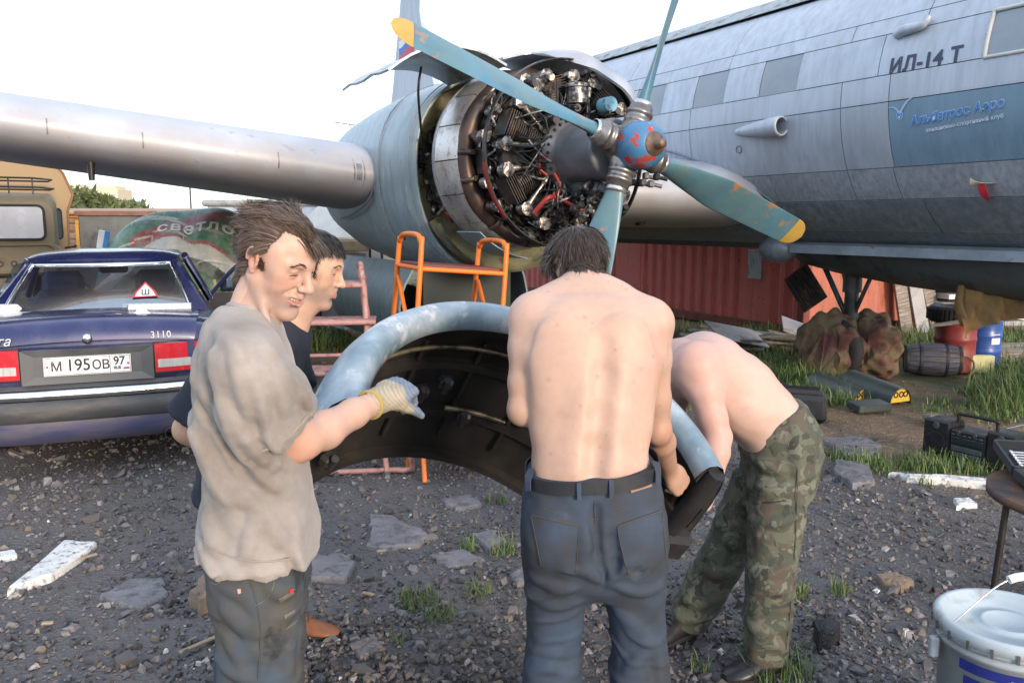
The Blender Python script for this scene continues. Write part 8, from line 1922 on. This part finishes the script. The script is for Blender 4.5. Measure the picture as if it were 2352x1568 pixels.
def camoD(h):
    F = Field((.42, 2.58, .03), (1.46, 3.50, 1.16), h)
    F.sweep([(at(1768, 950, 3.08), ly, .160, .126), (at(1785, 1000, 3.08), ly, .170, .130), (at(1790, 1060, 3.08), ly, .175, .132), (at(1783, 1110, 3.08), ly, .17, .12)], .02, 2.4); F.sphere(at(1812, 1010, 3.07), (.10, .15, .11), .06)
    for (h_, k_, a_) in ((at(1792, 1110, 2.99), at(1770, 1320, 2.94), at(1758, 1502, 2.975)), (at(1745, 1110, 3.18), at(1655, 1290, 3.22), at(1578, 1425, 3.27))):
        F.sweep([(h_, ly, .095, .108), (h_.lerp(k_, .5), ly, .088, .095), (k_, ly, .080, .087), (k_.lerp(a_, .5), ly, .080, .085), (a_, ly, .076, .083)], .03, 2.2)
    return F
F0 = camoD(.011); V0, Q0 = F0.mesh(); b0 = bvh_of(V0, Q0); F1 = camoD(.0065)
rf = random.Random(3)
for pts in ([(1700, 1020), (1740, 1060), (1800, 1080)], [(1720, 1110), (1770, 1130), (1830, 1110)], [(1690, 1080), (1720, 1150), (1740, 1230)], [(1725, 1190), (1780, 1200), (1835, 1180)], [(1720, 1300), (1770, 1320), (1825, 1300)], [(1715, 1360), (1765, 1345), (1820, 1370)], [(1715, 1430), (1760, 1450), (1810, 1430)], [(1720, 1480), (1760, 1470), (1805, 1490)], [(1630, 1200), (1670, 1240), (1690, 1250)], [(1600, 1290), (1640, 1320), (1680, 1310)], [(1570, 1370), (1610, 1390), (1640, 1370)], [(1550, 1410), (1590, 1420), (1620, 1405)], [(1660, 1120), (1690, 1180), (1700, 1240)], [(1815, 950), (1830, 1030), (1835, 1100)]): ridge(F1, b0, pts, rf.uniform(.012, .018), rf.uniform(.006, .009), .025)
F1.displace(lambda P: .0028 * vn(P[:, 0], P[:, 1], P[:, 2], 22) - .007 * np.clip(.55 + vn(P[:, 0], P[:, 1], P[:, 2], 7), 0, 1) * np.maximum(0, np.sin(62 * (P[:, 2] - .35 * P[:, 0]) + 3.4 * vn(P[:, 0], P[:, 1], P[:, 2], 6))) ** 3)
V1, Q1 = F1.mesh(); V1 = relax(V1, Q1, 1); bD = bvh_of(V1, Q1)
def camo():
    m = bpy.data.materials.new('camouflage'); m.use_nodes = True; N, L = m.node_tree.nodes, m.node_tree.links; b = N['Principled BSDF']; tc = N.new('ShaderNodeTexCoord'); c = None
    for k, (col, sc, lo) in enumerate((((.108, .113, .084), 1, 0), ((.070, .078, .060), 12, .50), ((.092, .078, .062), 15, .56), ((.150, .152, .118), 19, .60), ((.050, .057, .046), 17, .61))):
        if c is None: c = N.new('ShaderNodeRGB'); c.outputs[0].default_value = (*col, 1); c = c.outputs[0]; continue
        mp = N.new('ShaderNodeMapping'); mp.inputs['Location'].default_value = (k * 7.3, k * 3.1, k * 5.7); L.new(tc.outputs['Object'], mp.inputs['Vector'])
        n = N.new('ShaderNodeTexNoise'); n.inputs['Scale'].default_value = sc; n.inputs['Detail'].default_value = 2; n.inputs['Distortion'].default_value = .8; L.new(mp.outputs[0], n.inputs['Vector'])
        r = N.new('ShaderNodeMapRange'); r.inputs['From Min'].default_value = lo - .008; r.inputs['From Max'].default_value = lo + .008; L.new(n.outputs['Fac'], r.inputs['Value'])
        x = N.new('ShaderNodeMix'); x.data_type = 'RGBA'; L.new(r.outputs[0], x.inputs[0]); L.new(c, x.inputs[6]); x.inputs[7].default_value = (*col, 1); c = x.outputs[2]
    L.new(c, b.inputs['Base Color']); b.inputs['Roughness'].default_value = .9; sock(b, 'Specular IOR Level').default_value = .3; MATS['camouflage'] = m; return m
M_camo = camo(); to_obj('trousers', V1, Q1, M_camo, D_, pD)
patch(bD, ((1722, 1132), (1815, 1125), (1812, 1150), (1730, 1156)), M_camo, 'pocket_flap', D_, pD, .005); stitch(bD, [(1735, 1152), (1770, 1154), (1805, 1148)], .003, M_blk, D_, pD, 'zip', .006); stitch(bD, [(1826, 980), (1832, 1080), (1826, 1250), (1815, 1400), (1805, 1490)], .002, M_camo, D_, pD, 'side_seam', .002)
for a, b in (((1822, 905), (1845, 925)), ((1752, 958), (1768, 975))): stitch(bD, [a, b], .004, M_camo, D_, pD, 'belt_loop', .004)
p, n = cam_hit(bD, 1763, 967)
if p is not None: s = MB(); s.tube([p + n * .008 + Vector((.012 * cos(a), 0, .012 * sin(a))) - Vector(pD) for a in np.linspace(0, 2 * pi, 14, endpoint=False)], .0025, 6, closed=True); s.build('ring', M_chrome, D_)
def shoe(heel, toe, m, parent, base, w=.05, hgt=.085, sole=None):
    h_, t_ = Vector(heel), Vector(toe); d = t_ - h_; L = d.length; d.normalize(); sd = Vector((-d.y, d.x, 0)); rings = []
    for q, ww, zz in ((-.02, .62, .55), (.02, .85, .95), (.15, .95, 1.05), (.32, .88, 1.0), (.45, .92, .85), (.62, 1.08, .66), (.8, 1.02, .52), (.93, .78, .42), (1.0, .35, .30)):
        c = h_ + d * L * q; rings.append([c + sd * (w * ww * cos(a)) + Vector((0, 0, max(.012, hgt * zz * (.5 + .55 * sin(a))))) - Vector(base) for a in np.linspace(0, 2 * pi, 18, endpoint=False)])
    s = MB(); s.loft(rings, caps=True); sh_ = s.build('shoe', m, parent)
    s = MB(); P = [(h_ + d * L * q + sd * (w * ww) - Vector(base)) for q, ww in ((-.03, .6), (.1, .98), (.3, .92), (.5, .98), (.65, 1.12), (.85, 1.0), (1.01, .4))] + [(h_ + d * L * q - sd * (w * ww) - Vector(base)) for q, ww in ((1.01, .4), (.85, 1.0), (.65, 1.12), (.5, .98), (.3, .92), (.1, .98), (-.03, .6))]
    n = len(P); s.loft([[p + Vector((0, 0, z)) for p in P] for z in (.0, .022)], caps=True, smooth=False); s.build('sole', sole or M_rubber, sh_)
    s = MB()
    for q in (.34, .43, .52): c = h_ + d * L * q - Vector(base); s.tube([c + sd * .024 + Vector((0, 0, hgt * (1.02 - .9 * (q - .3)) - .002)), c + Vector((0, 0, hgt * (1.08 - .9 * (q - .3)) + .002)), c - sd * .024 + Vector((0, 0, hgt * (1.02 - .9 * (q - .3)) - .002))], .0035, 6)
    s.build('laces', m, sh_)
M_shoeb = mat('black_leather', (.02, .021, .024), .38, var=.3, scale=14, col2=(.06, .055, .05), amt2=.2, scale2=9)
shoe((1.03, 2.985, 0), (.80, 2.90, 0), M_shoeb, D_, pD, .052, .10); shoe((.74, 3.28, 0), (.545, 3.14, 0), M_shoeb, D_, pD, .05, .10)

# ================================================================ man in the navy T-shirt behind the smiling man
pB = (-.80, 2.72, 0); B_ = thing('person', 'man in a navy T-shirt half hidden behind the smiling man', 'person', pB)
HB = head_matrix(at(718, 612, 2.72), (.93, .02, -.30), roll=.0); hfB = HeadField(.0036); sculpt_head(hfB, smile=False); HBi = HB.inverted()
hfB.chain([HBi @ at(668, 745, 2.72), HBi @ at(692, 690, 2.72), Vector((0, -.03, -.04))], [.062, .054, .054], .03, .03)
VhB, QhB = hfB.mesh(); VhB = relax(VhB, QhB, 1); NhB = vnormals(VhB, QhB); cB = head_colors(VhB, (.52, .33, .235), (.42, .18, .15), .9, .25)
shB, elB, wrB = at(655, 800, 2.92), at(690, 940, 2.80), at(745, 930, 2.66)
fB = Field((-1.25, 2.30, .75), (-.30, 3.1, 1.60), .0075); fB.sweep([(at(665, 740, 2.72), ly, .06, .05), (at(620, 850, 2.72), ly, .12, .09), (at(575, 1050, 2.74), ly, .12, .09)], .02); fB.chain([shB, elB, wrB], [.055, .043, .03], .03, .02); hand(fB, wrB, Vector((.6, -.3, .5)), Vector((-.3, -.9, .2)), (.4, .7, .6), 1)
shB2, elB2 = at(540, 820, 2.56), at(432, 985, 2.52); fB.chain([shB2, elB2, elB2 + Vector((.14, .1, -.16))], [.05, .044, .032], .03, .02); hand(fB, elB2 + Vector((.14, .1, -.16)), Vector((.7, .4, -.5)), Vector((0, -1, 0)), (.3, .4, .3), 1)
Vb, Qb = fB.mesh(); Vb = relax(Vb, Qb, 1); VHB = carry(VhB, HB); to_obj('body', np.concatenate([VHB, Vb]), np.concatenate([QhB, Qb + len(VHB)]), M_skinA, B_, pB, np.concatenate([cB, np.tile((.50, .31, .22), (len(Vb), 1))]))
def hairB(V): x, y, z = V.T; ax = np.abs(x); return ((z > .062 + .3 * np.maximum(0, y - .04)) | ((y < .02) & (z > -.01) & (ax > .045)) | ((y < -.03) & (z > -.06))) & ~((ax > .079) & (z < .03))
rootsL, nL = scalp_pick(VhB, NhB, hairB, 5000, 9); mB = np.array(HB)[:3, :3]; dl = rootsL - np.array([0, -.05, .11]); dl /= np.linalg.norm(dl, axis=1, keepdims=True) + 1e-6
strands('hair', carry(rootsL, HB), nL @ mB.T, dl @ mB.T, .026, M_hair, B_, pB, .0013, 10, .2, .12, .1, 4, ((.012, .010, .009), (.03, .025, .022)))
sel = hairB(VhB); fs_ = sel[QhB].all(1); used = np.unique(QhB[fs_]); vm = -np.ones(len(VhB), int); vm[used] = np.arange(len(used)); to_obj('hair', carry((VhB + NhB * .003)[used], HB), vm[QhB[fs_]], M_hair, B_, pB, np.tile((.018, .015, .013), (len(used), 1)))
brow(HB, B_, pB, bvh_of(VhB, QhB), 90, ((.012, .01, .009), (.02, .017, .015)), seed=3)
FB = Field((-1.32, 2.28, .72), (-.36, 3.12, 1.58), .0075)
FB.sweep([(at(662, 742, 2.72), ly, .085, .066), (at(640, 785, 2.72), ly, .17, .095), (at(612, 860, 2.72), ly, .195, .118), (at(585, 960, 2.73), ly, .19, .125), (at(562, 1060, 2.74), ly, .185, .13), (at(548, 1130, 2.75), ly, .19, .135)], .03)
FB.sweep([(shB2 + Vector((.05, .05, .03)), ly, .07, .075), (shB2.lerp(elB2, .4), ly, .075, .08), (shB2.lerp(elB2, .88), ly, .08, .088)], .03); FB.sweep([(shB, ly, .07, .07), (shB.lerp(elB, .62), ly, .07, .075)], .03)
FB.displace(lambda P: .004 * vn(P[:, 0], P[:, 1], P[:, 2], 18)); VB, QB = FB.mesh(); VB = relax(VB, QB, 2); bB = bvh_of(VB, QB); M_navyt = mat('navy_tshirt', (.016, .020, .032), .85, var=.25, scale=7, bump=.1, bscale=300); to_obj('tshirt', VB, QB, M_navyt, B_, pB)
p, n = cam_hit(bB, 700, 880)
s = MB(); R_ = frame((wrB - elB).normalized()); c = elB.lerp(wrB, .86); s.tube([c + R_ @ Vector((.034 * cos(a), .034 * sin(a), 0)) - Vector(pB) for a in np.linspace(0, 2 * pi, 18, endpoint=False)], .007, 6, closed=True); s.build('wristwatch', M_chrome, B_)
FJ = Field((-1.2, 2.40, .04), (-.50, 3.50, 1.06), .009); FJ.sweep([(at(550, 1105, 2.75), ly, .165, .12), (at(552, 1200, 2.76), ly, .165, .12)], .02)
for a_, b_, c_ in ((Vector((-.90, 2.66, .80)), Vector((-.92, 2.66, .46)), Vector((-.95, 2.64, .10))), (Vector((-.88, 2.86, .80)), Vector((-.86, 3.05, .47)), Vector((-.94, 3.26, .10)))): FJ.sweep([(a_, ly, .09, .10), (b_, ly, .075, .08), (c_, ly, .065, .075)], .03)
VJ, QJ = FJ.mesh(); to_obj('jeans', VJ, QJ, mat('blue_jeans_far', (.045, .06, .085), .9, var=.2, scale=6), B_, pB)
M_shoebr = mat('brown_leather', (.19, .075, .032), .5, var=.25, scale=12); shoe((-.98, 3.28, 0), (-.72, 3.24, 0), M_shoebr, B_, pB, .048, .09); shoe((-1.02, 2.64, 0), (-.76, 2.62, 0), M_shoebr, B_, pB, .048, .09)
